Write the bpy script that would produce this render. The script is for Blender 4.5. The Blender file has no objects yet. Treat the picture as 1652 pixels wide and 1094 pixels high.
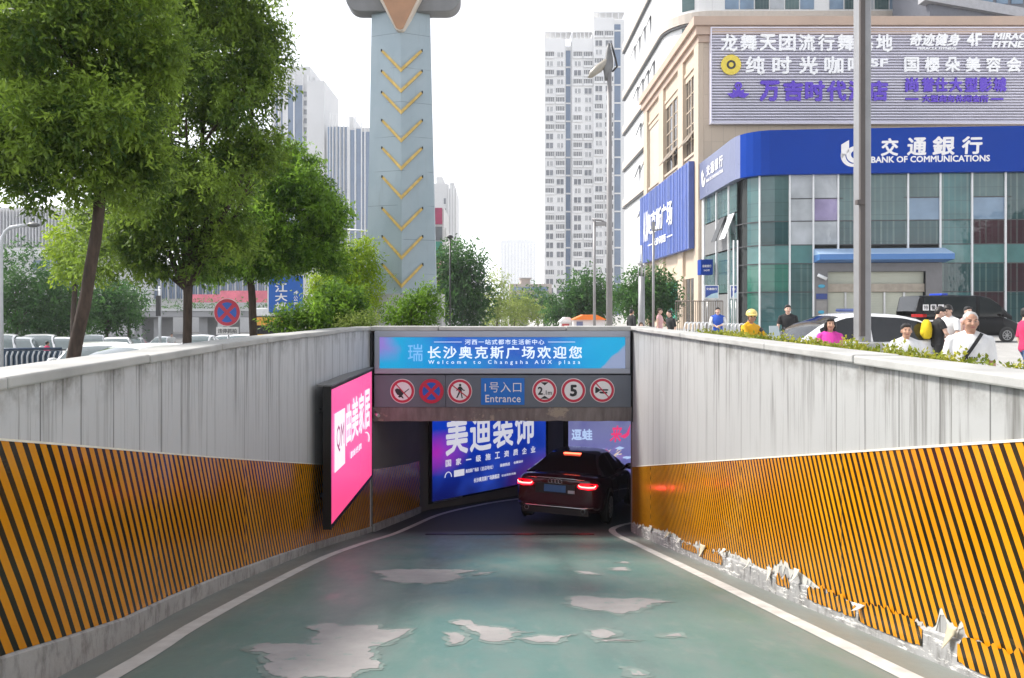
import bpy, bmesh, math, random
import numpy as np
from mathutils import Vector, Matrix, noise as mnoise

random.seed(7)
SC = bpy.context.scene
COL = SC.collection
R = math.radians

# ------------------------------------------------------------------ camera
EYE = 1.65                      # eye height above the plaza (plaza is z = 0)
F = 1200.0                      # focal length in pixels of the 1652 px wide photograph
cam_d = bpy.data.cameras.new('camera')
cam = bpy.data.objects.new('camera', cam_d)
COL.objects.link(cam)
cam.location = (0, 0, EYE)
cam.rotation_euler = (R(90), 0, 0)
cam_d.sensor_width = 36.0
cam_d.lens = F / 1652 * 36
cam_d.shift_x = 23 / 1652
cam_d.shift_y = -47 / 1652
cam_d.clip_start = 0.1
cam_d.clip_end = 4000
SC.camera = cam
SC.render.resolution_x, SC.render.resolution_y = 1024, 678

# ------------------------------------------------------------------ world, sun, exposure
SUN_EL, SUN_AZ = R(48), R(-72)           # azimuth from +Y towards +X: the sun stands to the left, a little ahead
w = bpy.data.worlds.new('World')
SC.world = w
w.use_nodes = True
wn = w.node_tree.nodes
wl = w.node_tree.links
bg = wn['Background']
sky = wn.new('ShaderNodeTexSky')
sky.sky_type = 'NISHITA'
sky.sun_disc = False
sky.sun_elevation = SUN_EL
sky.sun_rotation = SUN_AZ
sky.air_density = 1.0
sky.dust_density = 0.6
sky.ozone_density = 1.0
bw = wn.new('ShaderNodeRGBToBW')
wl.new(sky.outputs[0], bw.inputs[0])
mixw = wn.new('ShaderNodeMix')           # a bright veil of thin cloud: most of the blue is washed out of the sky
mixw.data_type = 'RGBA'
mixw.inputs['Factor'].default_value = 0.9
tint = wn.new('ShaderNodeMix')
tint.data_type = 'RGBA'
tint.blend_type = 'MULTIPLY'
tint.inputs['Factor'].default_value = 1.0
tint.inputs['B'].default_value = (1.0, 1.0, 1.03, 1)
wl.new(bw.outputs[0], tint.inputs['A'])
wl.new(sky.outputs[0], mixw.inputs['A'])
wl.new(tint.outputs['Result'], mixw.inputs['B'])
wl.new(mixw.outputs['Result'], bg.inputs['Color'])
bg.inputs['Strength'].default_value = 0.15

sun_d = bpy.data.lights.new('sun', 'SUN')
sun_d.energy = 1.7
sun_d.angle = R(12)
sun_d.color = (1.0, 0.95, 0.87)
sun = bpy.data.objects.new('sun', sun_d)
COL.objects.link(sun)
sv = Vector((math.sin(SUN_AZ) * math.cos(SUN_EL), math.cos(SUN_AZ) * math.cos(SUN_EL), math.sin(SUN_EL)))
sun.rotation_euler = (-sv).to_track_quat('-Z', 'Y').to_euler()
sun.location = (-20, 0, 40)

SC.view_settings.view_transform = 'Standard'
SC.view_settings.look = 'None'
SC.view_settings.gamma = 1
SC.view_settings.exposure = 1.68
LIT = 1 / (2 ** SC.view_settings.exposure)    # emission of a lit panel that shows its own colour
SC.cycles.use_denoising = True
SC.cycles.max_bounces = 8
SC.cycles.volume_bounces = 1
SC.cycles.transparent_max_bounces = 8
SC.cycles.caustics_reflective = False
SC.cycles.caustics_refractive = False
SC.cycles.sample_clamp_indirect = 6

# ------------------------------------------------------------------ helpers


def P(px, py, Y):
    """World point at depth Y seen at pixel (px, py) of the photograph."""
    return Vector(((px - 803) * Y / F, Y, EYE - (py - 500) * Y / F))


def lin(r, g, b):
    f = lambda c: (c / 255 / 12.92) if c / 255 <= 0.04045 else ((c / 255 + 0.055) / 1.055) ** 2.4
    return (f(r), f(g), f(b))


class NT:
    """Small node-tree writer."""

    def __init__(s, name):
        s.m = bpy.data.materials.new(name)
        s.m.use_nodes = True
        s.n = s.m.node_tree.nodes
        s.l = s.m.node_tree.links
        s.b = s.n['Principled BSDF']
        s.out = s.n['Material Output']
        s._tc = None

    def tc(s, which='Object'):
        if s._tc is None:
            s._tc = s.n.new('ShaderNodeTexCoord')
        return s._tc.outputs[which]

    def set(s, **k):
        for a, v in k.items():
            key = {'color': 'Base Color', 'rough': 'Roughness', 'metal': 'Metallic', 'spec': 'Specular IOR Level',
                   'coat': 'Coat Weight', 'emit': 'Emission Color', 'emitf': 'Emission Strength', 'alpha': 'Alpha',
                   'trans': 'Transmission Weight', 'ior': 'IOR', 'coatr': 'Coat Roughness', 'normal': 'Normal'}[a]
            i = s.b.inputs[key]
            if isinstance(v, (int, float)):
                i.default_value = v
            elif isinstance(v, tuple):
                i.default_value = (*v[:3], 1)
            else:
                s.l.new(v, i)
        return s

    def plug(s, i, v):
        if isinstance(v, (int, float)):
            i.default_value = v
        elif isinstance(v, tuple):
            i.default_value = (*v[:3], 1) if i.type == 'RGBA' else v
        else:
            s.l.new(v, i)

    def math(s, op, a, b=0.0, c=0.0, clamp=False):
        n = s.n.new('ShaderNodeMath')
        n.operation = op
        n.use_clamp = clamp
        s.plug(n.inputs[0], a)
        s.plug(n.inputs[1], b)
        s.plug(n.inputs[2], c)
        return n.outputs[0]

    def mix(s, f, a, b, mode='MIX'):
        n = s.n.new('ShaderNodeMix')
        n.data_type = 'RGBA'
        n.blend_type = mode
        s.plug(n.inputs['Factor'], f)
        s.plug(n.inputs['A'], a)
        s.plug(n.inputs['B'], b)
        return n.outputs['Result']

    def mapping(s, scale=(1, 1, 1), loc=(0, 0, 0), rot=(0, 0, 0), v=None):
        n = s.n.new('ShaderNodeMapping')
        s.l.new(v or s.tc(), n.inputs[0])
        n.inputs['Scale'].default_value = scale
        n.inputs['Location'].default_value = loc
        n.inputs['Rotation'].default_value = rot
        return n.outputs[0]

    def noise(s, scale=5, detail=4, rough=0.55, v=None, dist=0):
        n = s.n.new('ShaderNodeTexNoise')
        s.l.new(v or s.tc(), n.inputs['Vector'])
        n.inputs['Scale'].default_value = scale
        n.inputs['Detail'].default_value = detail
        n.inputs['Roughness'].default_value = rough
        n.inputs['Distortion'].default_value = dist
        return n.outputs['Fac']

    def ramp(s, v, lo, hi, a=0.0, b=1.0):
        n = s.n.new('ShaderNodeMapRange')
        n.clamp = True
        s.plug(n.inputs[0], v)
        for k, x in zip((1, 2, 3, 4), (lo, hi, a, b)):
            n.inputs[k].default_value = x
        return n.outputs[0]

    def xyz(s, v=None):
        n = s.n.new('ShaderNodeSeparateXYZ')
        s.l.new(v or s.tc(), n.inputs[0])
        return n.outputs

    def white(s, v):
        n = s.n.new('ShaderNodeTexWhiteNoise')
        n.noise_dimensions = '1D'
        s.plug(n.inputs['W'], v)
        return n.outputs['Value']

    def bump(s, h, strength=0.3, dist=0.02):
        n = s.n.new('ShaderNodeBump')
        n.inputs['Strength'].default_value = strength
        n.inputs['Distance'].default_value = dist
        s.l.new(h, n.inputs['Height'])
        s.l.new(n.outputs[0], s.b.inputs['Normal'])
        return s

    def attr(s, name):
        n = s.n.new('ShaderNodeAttribute')
        n.attribute_name = name
        return n.outputs


def mat(name, color, rough=0.6, metal=0.0, var=0.12, scale=3.0, bump=0.0, bscale=None, **k):
    """Principled material whose colour and gloss wander a little with a noise."""
    t = NT(name)
    c = tuple(color)
    if var:
        n = t.noise(scale, 5)
        lo = tuple(x * (1 - var) for x in c)
        hi = tuple(min(1, x * (1 + var)) for x in c)
        t.set(color=t.mix(t.ramp(n, 0.3, 0.7), lo, hi))
        t.set(rough=t.ramp(n, 0.25, 0.75, max(0.02, rough * 0.85), min(1, rough * 1.15)))
    else:
        t.set(color=c, rough=rough)
    t.set(metal=metal, **k)
    if bump:
        t.bump(t.noise(bscale or scale * 8, 4), bump, 0.01)
    return t.m


def glow(name, color, f=1.0, base=0.3):
    t = NT(name)
    t.set(color=tuple(c * base for c in color), rough=0.4, emit=tuple(color), emitf=f * LIT)
    return t.m


class MB:
    """Mesh builder: collects shapes, builds ONE object."""

    def __init__(s):
        s.v, s.f, s.mi, s.sm = [], [], [], []

    def add(s, vs, fs, mi=0, sm=False):
        o = len(s.v)
        s.v.extend(tuple(v) for v in vs)
        for f in fs:
            s.f.append(tuple(i + o for i in f))
            s.mi.append(mi)
            s.sm.append(sm)
        return s

    def box(s, x0, x1, y0, y1, z0, z1, mi=0):
        v = [(x, y, z) for z in (z0, z1) for y in (y0, y1) for x in (x0, x1)]
        return s.add(v, [(0, 2, 3, 1), (4, 5, 7, 6), (0, 1, 5, 4), (2, 6, 7, 3), (0, 4, 6, 2), (1, 3, 7, 5)], mi)

    def obox(s, o, r, u, n, w, h, d, mi=0):
        """Box from corner o along unit vectors r (w), u (h) and n (d)."""
        o, r, u, n = Vector(o), Vector(r) * w, Vector(u) * h, Vector(n) * d
        v = [o, o + r, o + r + u, o + u, o + n, o + n + r, o + n + r + u, o + n + u]
        return s.add(v, [(3, 2, 1, 0), (4, 5, 6, 7), (0, 1, 5, 4), (1, 2, 6, 5), (2, 3, 7, 6), (3, 0, 4, 7)], mi)

    def quad(s, a, b, c, d, mi=0):
        return s.add([a, b, c, d], [(0, 1, 2, 3)], mi)

    def prism(s, pts, n, mi=0):
        """Extrude a closed planar polygon (3-D points) by vector n."""
        k = len(pts)
        n = Vector(n)
        v = [Vector(p) for p in pts] + [Vector(p) + n for p in pts]
        fs = [tuple(range(k))[::-1], tuple(range(k, 2 * k))] + [(i, (i + 1) % k, (i + 1) % k + k, i + k) for i in range(k)]
        return s.add(v, fs, mi)

    def tube(s, pts, rad, n=8, mi=0, cap=True, sm=True, sq=None):
        """Tapered tube along points; rad is a number or one per point."""
        pts = [Vector(p) for p in pts]
        if isinstance(rad, (int, float)):
            rad = [rad] * len(pts)
        o = len(s.v)
        prev = None
        for i, p in enumerate(pts):
            d = (pts[min(i + 1, len(pts) - 1)] - pts[max(i - 1, 0)])
            d = d.normalized() if d.length > 1e-9 else Vector((0, 0, 1))
            if prev is None:
                a = d.orthogonal().normalized() if abs(d.z) < 0.99 else Vector((1, 0, 0))
            else:
                a = (prev - d * prev.dot(d)).normalized()
            prev = a
            b = d.cross(a)
            for j in range(n):
                t = 2 * math.pi * j / n
                s.v.append(tuple(p + (a * math.cos(t) + b * math.sin(t)) * rad[i]))
        for i in range(len(pts) - 1):
            for j in range(n):
                s.f.append((o + i * n + j, o + i * n + (j + 1) % n, o + (i + 1) * n + (j + 1) % n, o + (i + 1) * n + j))
                s.mi.append(mi)
                s.sm.append(sm)
        if cap:
            s.f.append(tuple(o + j for j in range(n))[::-1])
            s.f.append(tuple(o + (len(pts) - 1) * n + j for j in range(n)))
            s.mi += [mi, mi]
            s.sm += [False, False]
        return s

    def capsule(s, pts, rad, n=12, mi=0):
        pts = [Vector(p) for p in pts]
        if isinstance(rad, (int, float)):
            rad = [rad] * len(pts)
        a, b = (pts[0] - pts[1]).normalized(), (pts[-1] - pts[-2]).normalized()
        pp, rr = [], []
        for t in (85, 60, 30):
            pp.append(pts[0] + a * rad[0] * math.sin(R(t)))
            rr.append(rad[0] * math.cos(R(t)))
        pp += pts
        rr += list(rad)
        for t in (30, 60, 85):
            pp.append(pts[-1] + b * rad[-1] * math.sin(R(t)))
            rr.append(rad[-1] * math.cos(R(t)))
        return s.tube(pp, rr, n, mi)

    def ball(s, c, r, n=14, k=9, mi=0, rot=None):
        c = Vector(c)
        r = Vector(r) if not isinstance(r, (int, float)) else Vector((r, r, r))
        vs, fs = [], []
        for i in range(k + 1):
            ph = math.pi * i / k
            if i in (0, k):
                vs.append(Vector((0, 0, r.z * math.cos(ph))))
                continue
            for j in range(n):
                th = 2 * math.pi * j / n
                vs.append(Vector((r.x * math.sin(ph) * math.cos(th), r.y * math.sin(ph) * math.sin(th), r.z * math.cos(ph))))
        if rot is not None:
            vs = [rot @ v for v in vs]
        vs = [v + c for v in vs]
        last = len(vs) - 1
        for j in range(n):
            fs.append((0, 1 + j, 1 + (j + 1) % n))
            fs.append((last, 1 + (k - 2) * n + (j + 1) % n, 1 + (k - 2) * n + j))
        for i in range(k - 2):
            for j in range(n):
                fs.append((1 + i * n + j, 1 + (i + 1) * n + j, 1 + (i + 1) * n + (j + 1) % n, 1 + i * n + (j + 1) % n))
        return s.add(vs, fs, mi, True)

    def loft(s, rings, mi=0, closed=True, cap=True, sm=True):
        o = len(s.v)
        n = len(rings[0])
        for r_ in rings:
            s.v.extend(tuple(p) for p in r_)
        for i in range(len(rings) - 1):
            for j in range(n if closed else n - 1):
                s.f.append((o + i * n + j, o + i * n + (j + 1) % n, o + (i + 1) * n + (j + 1) % n, o + (i + 1) * n + j))
                s.mi.append(mi)
                s.sm.append(sm)
        if cap and closed:
            s.f.append(tuple(o + j for j in range(n))[::-1])
            s.f.append(tuple(o + (len(rings) - 1) * n + j for j in range(n)))
            s.mi += [mi, mi]
            s.sm += [False, False]
        return s

    def disc(s, c, r, u, rad, d=0.01, n=28, mi=0, inner=0.0):
        """Flat disc (or ring) with thickness d facing r x u."""
        c, r, u = Vector(c), Vector(r), Vector(u)
        nn = r.cross(u) * d
        pt = lambda t, q: c + (r * math.cos(t) + u * math.sin(t)) * q
        ts = [2 * math.pi * i / n for i in range(n)]
        if inner <= 0:
            return s.prism([pt(t, rad) for t in ts], nn, mi)
        a = [pt(t, rad) for t in ts]
        b = [pt(t, inner) for t in ts]
        v = a + b + [p + nn for p in a] + [p + nn for p in b]
        fs = []
        for i in range(n):
            j = (i + 1) % n
            fs += [(2 * n + i, 2 * n + j, 3 * n + j, 3 * n + i), (i, j, 2 * n + j, 2 * n + i), (n + j, n + i, 3 * n + i, 3 * n + j)]
        return s.add(v, fs, mi)

    def mesh(s, name, mats, off=None):
        me = bpy.data.meshes.new(name)
        vs = s.v if off is None else [(x - off[0], y - off[1], z - off[2]) for x, y, z in s.v]
        me.from_pydata(vs, [], s.f)
        for m in (mats if isinstance(mats, (list, tuple)) else [mats]):
            me.materials.append(m)
        me.polygons.foreach_set('material_index', s.mi)
        me.polygons.foreach_set('use_smooth', s.sm)
        me.update()
        return me

    def build(s, name, mats, parent=None, world=False, bevel=0.0, subsurf=0, fix=False):
        """Link as one object. world=True: coordinates are world ones, made local to the (unrotated) parent."""
        off = None
        if world and parent is not None:
            off = parent.location
            if parent.parent is not None:
                off = off + parent.parent.location
        me = s.mesh(name, mats, off)
        if fix:
            b = bmesh.new()
            b.from_mesh(me)
            bmesh.ops.recalc_face_normals(b, faces=b.faces)
            b.to_mesh(me)
            b.free()
        o = bpy.data.objects.new(name, me)
        COL.objects.link(o)
        if parent is not None:
            o.parent = parent
        if bevel:
            m = o.modifiers.new('bevel', 'BEVEL')
            m.width = bevel
            m.segments = 2
            m.limit_method = 'ANGLE'
            m.angle_limit = R(40)
        if subsurf:
            m = o.modifiers.new('sub', 'SUBSURF')
            m.levels = m.render_levels = subsurf
        return o


def tag(o, label=None, cat=None, group=None, kind=None):
    if label:
        o['label'] = label
    if cat:
        o['category'] = cat
    if group:
        o['group'] = group
    if kind:
        o['kind'] = kind
    return o


def thing(name, label, cat, loc=(0, 0, 0), rz=0.0, group=None):
    o = bpy.data.objects.new(name, None)
    o.empty_display_size = 0.2
    COL.objects.link(o)
    o.location = loc
    o.rotation_euler = (0, 0, rz)
    return tag(o, label, cat, group)


def dup(o, parent=None):
    """Copy a thing with its parts and their sub-parts."""
    c = o.copy()
    COL.objects.link(c)
    c.parent = parent
    for ch in list(o.children):
        dup(ch, c)
    return c


_tx = {}


def text_data(body, bold=0.0, ext=0.005, spacing=1.0):
    key = (body, bold, ext, spacing)
    if key in _tx:
        return _tx[key]
    c = bpy.data.curves.new('lettering', 'FONT')
    c.body = body
    c.size = 1
    c.offset = bold
    c.extrude = 0
    c.resolution_u = 2
    c.space_character = spacing
    o = bpy.data.objects.new('lettering', c)
    COL.objects.link(o)
    dg = bpy.context.evaluated_depsgraph_get()
    me = bpy.data.meshes.new_from_object(o.evaluated_get(dg))
    vs = [tuple(v.co) for v in me.vertices]
    fs = [tuple(p.vertices) for p in me.polygons]
    bpy.data.objects.remove(o)
    bpy.data.curves.remove(c)
    bpy.data.meshes.remove(me)
    xs = [v[0] for v in vs]
    ys = [v[1] for v in vs]
    _tx[key] = (vs, fs, min(xs), max(xs), min(ys), max(ys))
    return _tx[key]


def put_text(mb, body, o, r, u, w, h, bold=0.02, spacing=1.0, mi=0, lift=0.004, slant=0.0):
    """Flat lettering fitted into a w x h box whose lower left corner is o; bold strokes come from shifted copies."""
    vs, fs, x0, x1, y0, y1 = text_data(body, 0, 0, spacing)
    o, r, u = Vector(o), Vector(r), Vector(u)
    n = r.cross(u)
    bold = max(0, bold) * 0.9
    sx = w / (x1 - x0 + 2 * bold)
    sy = h / (y1 - y0 + 2 * bold) if h else sx
    sh = [(0, 0)] if bold == 0 else [(0, 0)] + [(bold * math.cos(k * math.pi / 3 + 0.5), bold * math.sin(k * math.pi / 3 + 0.5)) for k in range(6)]
    for i, (ex, ey) in enumerate(sh):
        mb.add([o + r * ((x - x0 + bold + ex) * sx + slant * (y - y0 + bold + ey) * sy) + u * ((y - y0 + bold + ey) * sy) + n * (lift + 0.0004 * i) for x, y, z in vs], fs, mi)
    return mb


X_, Y_, Z_ = Vector((1, 0, 0)), Vector((0, 1, 0)), Vector((0, 0, 1))
# ------------------------------------------------------------------ ground levels


def drop(Y):
    """Depth of the ramp surface below the eye."""
    if Y > 13.5:
        d = min(Y - 13.5, 8)
        return 4.11675 + 0.2225 * d - 0.0139 * d * d
    return 1.113 + 0.2225 * Y


def zr(Y):
    return EYE - drop(Y)


def zs(Y):
    """Upper edge of the striped film."""
    return EYE - (-0.17 + 0.223 * Y)


def ground_z(x, y):
    far = max(0.0, min(1.0, (y - 22) / 90.0)) * -3.5
    if x < -4.2:
        return -0.5 + far
    if x < 9 and y > 60:
        return max(0.0, min(1.0, (y - 60) / 60.0)) * -4.0
    return 0.0


def wall_x(side, Y):
    """Face of the ramp walls."""
    if side < 0:
        tab = ((-3, -2.34), (2.5, -2.36), (4.1, -2.44), (5.0, -2.52), (6.0, -2.63), (7.2, -2.71), (9.0, -2.745), (11.0, -2.74), (12.5, -2.66), (14.5, -2.47))
        for (a, va), (b_, vb) in zip(tab, tab[1:]):
            if Y <= b_:
                return va + (vb - va) * (Y - a) / (b_ - a)
        return tab[-1][1]
    return 2.62


# --- materials of the ramp
def m_plaza():
    t = NT('plaza_paving')
    n = t.noise(0.6, 6)
    x, y, z = t.xyz()
    br = t.n.new('ShaderNodeTexBrick')
    t.l.new(t.tc(), br.inputs['Vector'])
    br.inputs['Scale'].default_value = 1.0
    br.inputs['Mortar Size'].default_value = 0.012
    br.inputs['Brick Width'].default_value = 0.6
    br.inputs['Row Height'].default_value = 0.6
    br.inputs['Color1'].default_value = (0.40, 0.39, 0.37, 1)
    br.inputs['Color2'].default_value = (0.45, 0.44, 0.42, 1)
    br.inputs['Mortar'].default_value = (0.25, 0.24, 0.23, 1)
    t.set(color=t.mix(t.ramp(n, 0.3, 0.7, 0, 0.35), br.outputs['Color'], (0.30, 0.29, 0.28)), rough=0.75)
    return t.m


def m_wall(name, base, k_dirt):
    """Painted concrete panels: upright joints every 0.45 m, rain streaks and grime below the coping."""
    t = NT(name)
    x, y, z = t.xyz()
    u = t.math('DIVIDE', y, 0.45)
    cell = t.math('FLOOR', u)
    fr = t.math('SUBTRACT', u, cell)
    jit = t.white(cell)
    joint = t.math('MULTIPLY', t.math('LESS_THAN', fr, 0.028), t.math('GREATER_THAN', jit, 0.32))
    big = t.noise(0.5, 5)
    sv_ = t.mapping((1, 5.0, 0.22))
    streak = t.ramp(t.noise(2.4, 6, 0.62, v=sv_), 0.52, 0.74)
    fine = t.ramp(t.noise(7.5, 4, 0.6, v=t.mapping((1, 4.0, 0.12), (3, 1, 7))), 0.58, 0.72)
    top = t.ramp(z, 0.2, 1.25, 0.25, 1.0)
    c = t.mix(t.ramp(big, 0.3, 0.7), tuple(b * 0.93 for b in base), base)
    c = t.mix(t.math('MULTIPLY', t.math('SUBTRACT', jit, 0.5), 0.22, clamp=True), c, tuple(b * 0.6 for b in base))
    dirt = (0.10, 0.095, 0.085)
    c = t.mix(t.math('MULTIPLY', t.math('MULTIPLY', streak, top), k_dirt), c, dirt)
    c = t.mix(t.math('MULTIPLY', t.math('MULTIPLY', fine, top), k_dirt * 0.9), c, dirt)
    grime = t.math('MULTIPLY', t.ramp(z, 1.05, 1.25), t.ramp(t.noise(3.0, 6, 0.7), 0.46, 0.66))
    c = t.mix(t.math('MULTIPLY', grime, k_dirt * 0.75), c, (0.12, 0.11, 0.09))
    # paler worn patches
    wear = t.math('MULTIPLY', t.ramp(t.noise(1.3, 8, 0.72), 0.66, 0.70), 0.35)
    c = t.mix(wear, c, tuple(min(1, b * 1.3) for b in base))
    c = t.mix(t.math('MULTIPLY', joint, 0.75), c, (0.07, 0.068, 0.065))
    t.set(color=c, rough=t.ramp(big, 0.2, 0.8, 0.5, 0.75))
    h = t.math('ADD', t.math('MULTIPLY', joint, -1.0), t.math('MULTIPLY', t.noise(18, 4), 0.25))
    t.bump(h, 0.35, 0.01)
    return t.m


def m_kerb(name, base, scrape):
    t = NT(name)
    n = t.noise(1.4, 7, 0.65)
    c = t.mix(t.ramp(n, 0.3, 0.7), tuple(b * 0.7 for b in base), base)
    fine = t.noise(9, 6, 0.7, v=t.mapping((1, 1, 0.5)))
    c = t.mix(t.ramp(fine, 0.46, 0.70, 0, 0.75), c, (0.10, 0.095, 0.085))
    if scrape:
        x, y, z = t.xyz()
        cv = t.n.new('ShaderNodeCombineXYZ')
        t.l.new(t.math('MULTIPLY', y, 0.9), cv.inputs[1])
        t.l.new(t.math('MULTIPLY', t.math('ADD', z, t.math('MULTIPLY', y, 0.2225)), 6.0), cv.inputs[2])
        s = t.ramp(t.noise(4.2, 9, 0.75, v=cv.outputs[0]), 0.53, 0.56)
        s2 = t.ramp(t.noise(1.7, 5, 0.6), 0.42, 0.56)
        c = t.mix(t.math('MULTIPLY', s, s2), c, (0.80, 0.79, 0.76))
    t.set(color=c, rough=0.8)
    t.bump(t.noise(25, 5), 0.35, 0.01)
    return t.m


def m_film(name, lean, worn=0.5):
    """Glossy hazard film: slanting amber and black bars, scratched."""
    t = NT(name)
    x, y, z = t.xyz()
    sheet = t.math('DIVIDE', t.math('ADD', y, t.math('MULTIPLY', z, 0.02)), 2.35)
    jog = t.math('MULTIPLY', t.white(t.math('FLOOR', sheet)), 0.05)
    wob = t.math('ADD', jog, t.math('MULTIPLY', t.math('SUBTRACT', t.noise(2.0, 2), 0.5), 0.014))
    u = t.math('DIVIDE', t.math('ADD', t.math('ADD', y, t.math('MULTIPLY', z, lean)), wob), 0.098)
    fr = t.math('FRACT', u)
    bar = t.math('GREATER_THAN', fr, 0.43)
    n = t.noise(1.6, 5)
    amber = t.mix(t.ramp(n, 0.3, 0.75), (0.60, 0.225, 0.003), (0.72, 0.30, 0.006))
    black = t.mix(t.ramp(n, 0.3, 0.7), (0.010, 0.008, 0.004), (0.022, 0.017, 0.006))
    c = t.mix(bar, black, amber)
    sc = t.ramp(t.noise(34, 5, 0.7, v=t.mapping((1, 1.0, 0.55), rot=(0.5, 0, 0))), 0.735, 0.75)
    c = t.mix(t.math('MULTIPLY', sc, worn), c, (0.62, 0.58, 0.50))
    seam = t.math('MULTIPLY', t.math('LESS_THAN', t.math('FRACT', sheet), 0.004), 0.8)
    c = t.mix(seam, c, (0.10, 0.07, 0.03))
    dust = t.math('MULTIPLY', t.ramp(t.noise(1.1, 6, 0.7), 0.50, 0.74), 0.16)
    c = t.mix(dust, c, (0.20, 0.15, 0.09))
    rub = t.math('MULTIPLY', t.ramp(t.noise(3.0, 6, 0.75, v=t.mapping((1, 0.35, 2.2), (7, 3, 1))), 0.60, 0.72), 0.4 * worn)
    c = t.mix(rub, c, (0.30, 0.20, 0.08))
    dk = t.ramp(t.noise(22, 5, 0.7, v=t.mapping((1, 0.5, 1.2), (4, 2, 9))), 0.70, 0.73)
    c = t.mix(t.math('MULTIPLY', dk, worn * 0.8), c, (0.05, 0.03, 0.012))
    t.set(color=c, rough=t.ramp(t.noise(5, 4), 0.3, 0.7, 0.10, 0.26), spec=0.28)
    h = t.math('ADD', t.noise(4.5, 3, v=t.mapping((1, 1.0, 0.35))), t.math('MULTIPLY', t.noise(22, 3), 0.1))
    t.bump(h, 0.22, 0.02)
    return t.m


def m_road():
    """Green floor coating: scuffed, with greyer margins along the walls and dusty bands."""
    t = NT('green_ramp_coating')
    x, y, z = t.xyz()
    n = t.noise(0.55, 6, 0.6)
    n2 = t.noise(2.6, 7, 0.65, v=t.mapping((1.0, 0.35, 1.0)))
    green = t.mix(t.ramp(n, 0.32, 0.68), (0.078, 0.175, 0.155), (0.135, 0.215, 0.19))
    grey = (0.175, 0.195, 0.185)
    c = t.mix(t.ramp(n2, 0.45, 0.75, 0, 0.75), green, grey)
    edge = t.ramp(t.math('ABSOLUTE', t.math('ADD', x, t.math('MULTIPLY', t.math('SUBTRACT', n2, 0.5), 0.5))), 2.0, 2.3)
    c = t.mix(t.math('MULTIPLY', edge, t.ramp(y, 15, 17, 0.8, 0)), c, (0.22, 0.225, 0.21))
    wear = t.ramp(t.math('ABSOLUTE', t.math('SUBTRACT', t.math('ABSOLUTE', x), 0.85)), 0.05, 0.55, 0.4, 0)
    c = t.mix(t.math('MULTIPLY', wear, t.ramp(n, 0.35, 0.65)), c, grey)
    spots = t.ramp(t.noise(9, 5, 0.7), 0.69, 0.73)
    c = t.mix(t.math('MULTIPLY', spots, 0.55), c, (0.04, 0.065, 0.06))
    ty = t.math('ABSOLUTE', t.math('SUBTRACT', t.math('ABSOLUTE', t.math('ADD', x, t.math('MULTIPLY', t.math('SUBTRACT', n, 0.5), 0.25))), 0.8))
    tr_ = t.math('MULTIPLY', t.ramp(ty, 0.06, 0.22, 0.5, 0), t.ramp(t.noise(1.7, 6, 0.7, v=t.mapping((1, 0.12, 1))), 0.42, 0.65))
    c = t.mix(tr_, c, (0.07, 0.10, 0.095))
    dir_ = t.math('MULTIPLY', t.ramp(t.noise(4.0, 7, 0.75, v=t.mapping((1.6, 0.6, 1))), 0.55, 0.72), 0.35)
    c = t.mix(dir_, c, (0.26, 0.27, 0.255))
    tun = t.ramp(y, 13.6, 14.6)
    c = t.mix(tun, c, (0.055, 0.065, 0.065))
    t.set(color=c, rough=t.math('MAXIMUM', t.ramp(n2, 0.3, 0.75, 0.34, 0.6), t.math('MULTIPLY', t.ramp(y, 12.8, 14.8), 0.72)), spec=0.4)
    t.bump(t.math('ADD', t.noise(40, 4), t.math('MULTIPLY', n2, 1.5)), 0.10, 0.01)
    return t.m


M_ROAD = m_road()
M_PLAZA = m_plaza()
M_WALL_L = m_wall('painted_panels_streaked', (0.56, 0.56, 0.565), 1.0)
M_WALL_R = m_wall('painted_panels_pale', (0.42, 0.42, 0.415), 1.0)
M_KERB_L = m_kerb('kerb_concrete', (0.46, 0.46, 0.45), False)
M_KERB_R = m_kerb('kerb_concrete_scraped', (0.42, 0.42, 0.42), True)
M_FILM_L = m_film('hazard_film', 0.505, 0.55)
M_FILM_R = m_film('hazard_film_worn', -0.575, 1.0)
M_PAINT = mat('road_marking_white', (0.56, 0.56, 0.54), 0.6, var=0.16, scale=6)
M_COPING = mat('coping_concrete', (0.42, 0.415, 0.40), 0.8, var=0.18, scale=2.2, bump=0.25)
_t = NT('bare_screed')
_n = _t.noise(2.5, 6, 0.65)
_c = _t.mix(_t.ramp(_n, 0.3, 0.7), (0.25, 0.24, 0.24), (0.35, 0.335, 0.33))
_c = _t.mix(_t.math('MULTIPLY', _t.ramp(_t.noise(7, 7, 0.75), 0.58, 0.64), 0.75), _c, (0.16, 0.25, 0.22))
_c = _t.mix(_t.math('MULTIPLY', _t.ramp(_t.noise(26, 5, 0.7), 0.62, 0.68), 0.6), _c, (0.22, 0.22, 0.21))
_t.set(color=_c, rough=0.7)
_t.bump(_t.noise(60, 4), 0.2, 0.005)
M_BARE = _t.m
M_WORN = mat('worn_green_coat', (0.16, 0.215, 0.195), 0.5, var=0.25, scale=9)
M_ASPHALT = mat('asphalt', (0.11, 0.11, 0.11), 0.85, var=0.2, scale=1.0)
M_SKIN_BACK = mat('film_backing', (0.80, 0.76, 0.64), 0.5, var=0.1, scale=8)
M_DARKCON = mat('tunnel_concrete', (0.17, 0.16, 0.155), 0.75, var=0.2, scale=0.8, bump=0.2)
M_BLACK = mat('black_metal', (0.012, 0.012, 0.013), 0.35, var=0.1)
M_STEEL = mat('brushed_steel', (0.55, 0.55, 0.55), 0.35, metal=0.9, var=0.08)
M_GREYPANEL = mat('grey_cladding', (0.135, 0.15, 0.18), 0.42, metal=0.25, var=0.08, scale=1.4)
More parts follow.
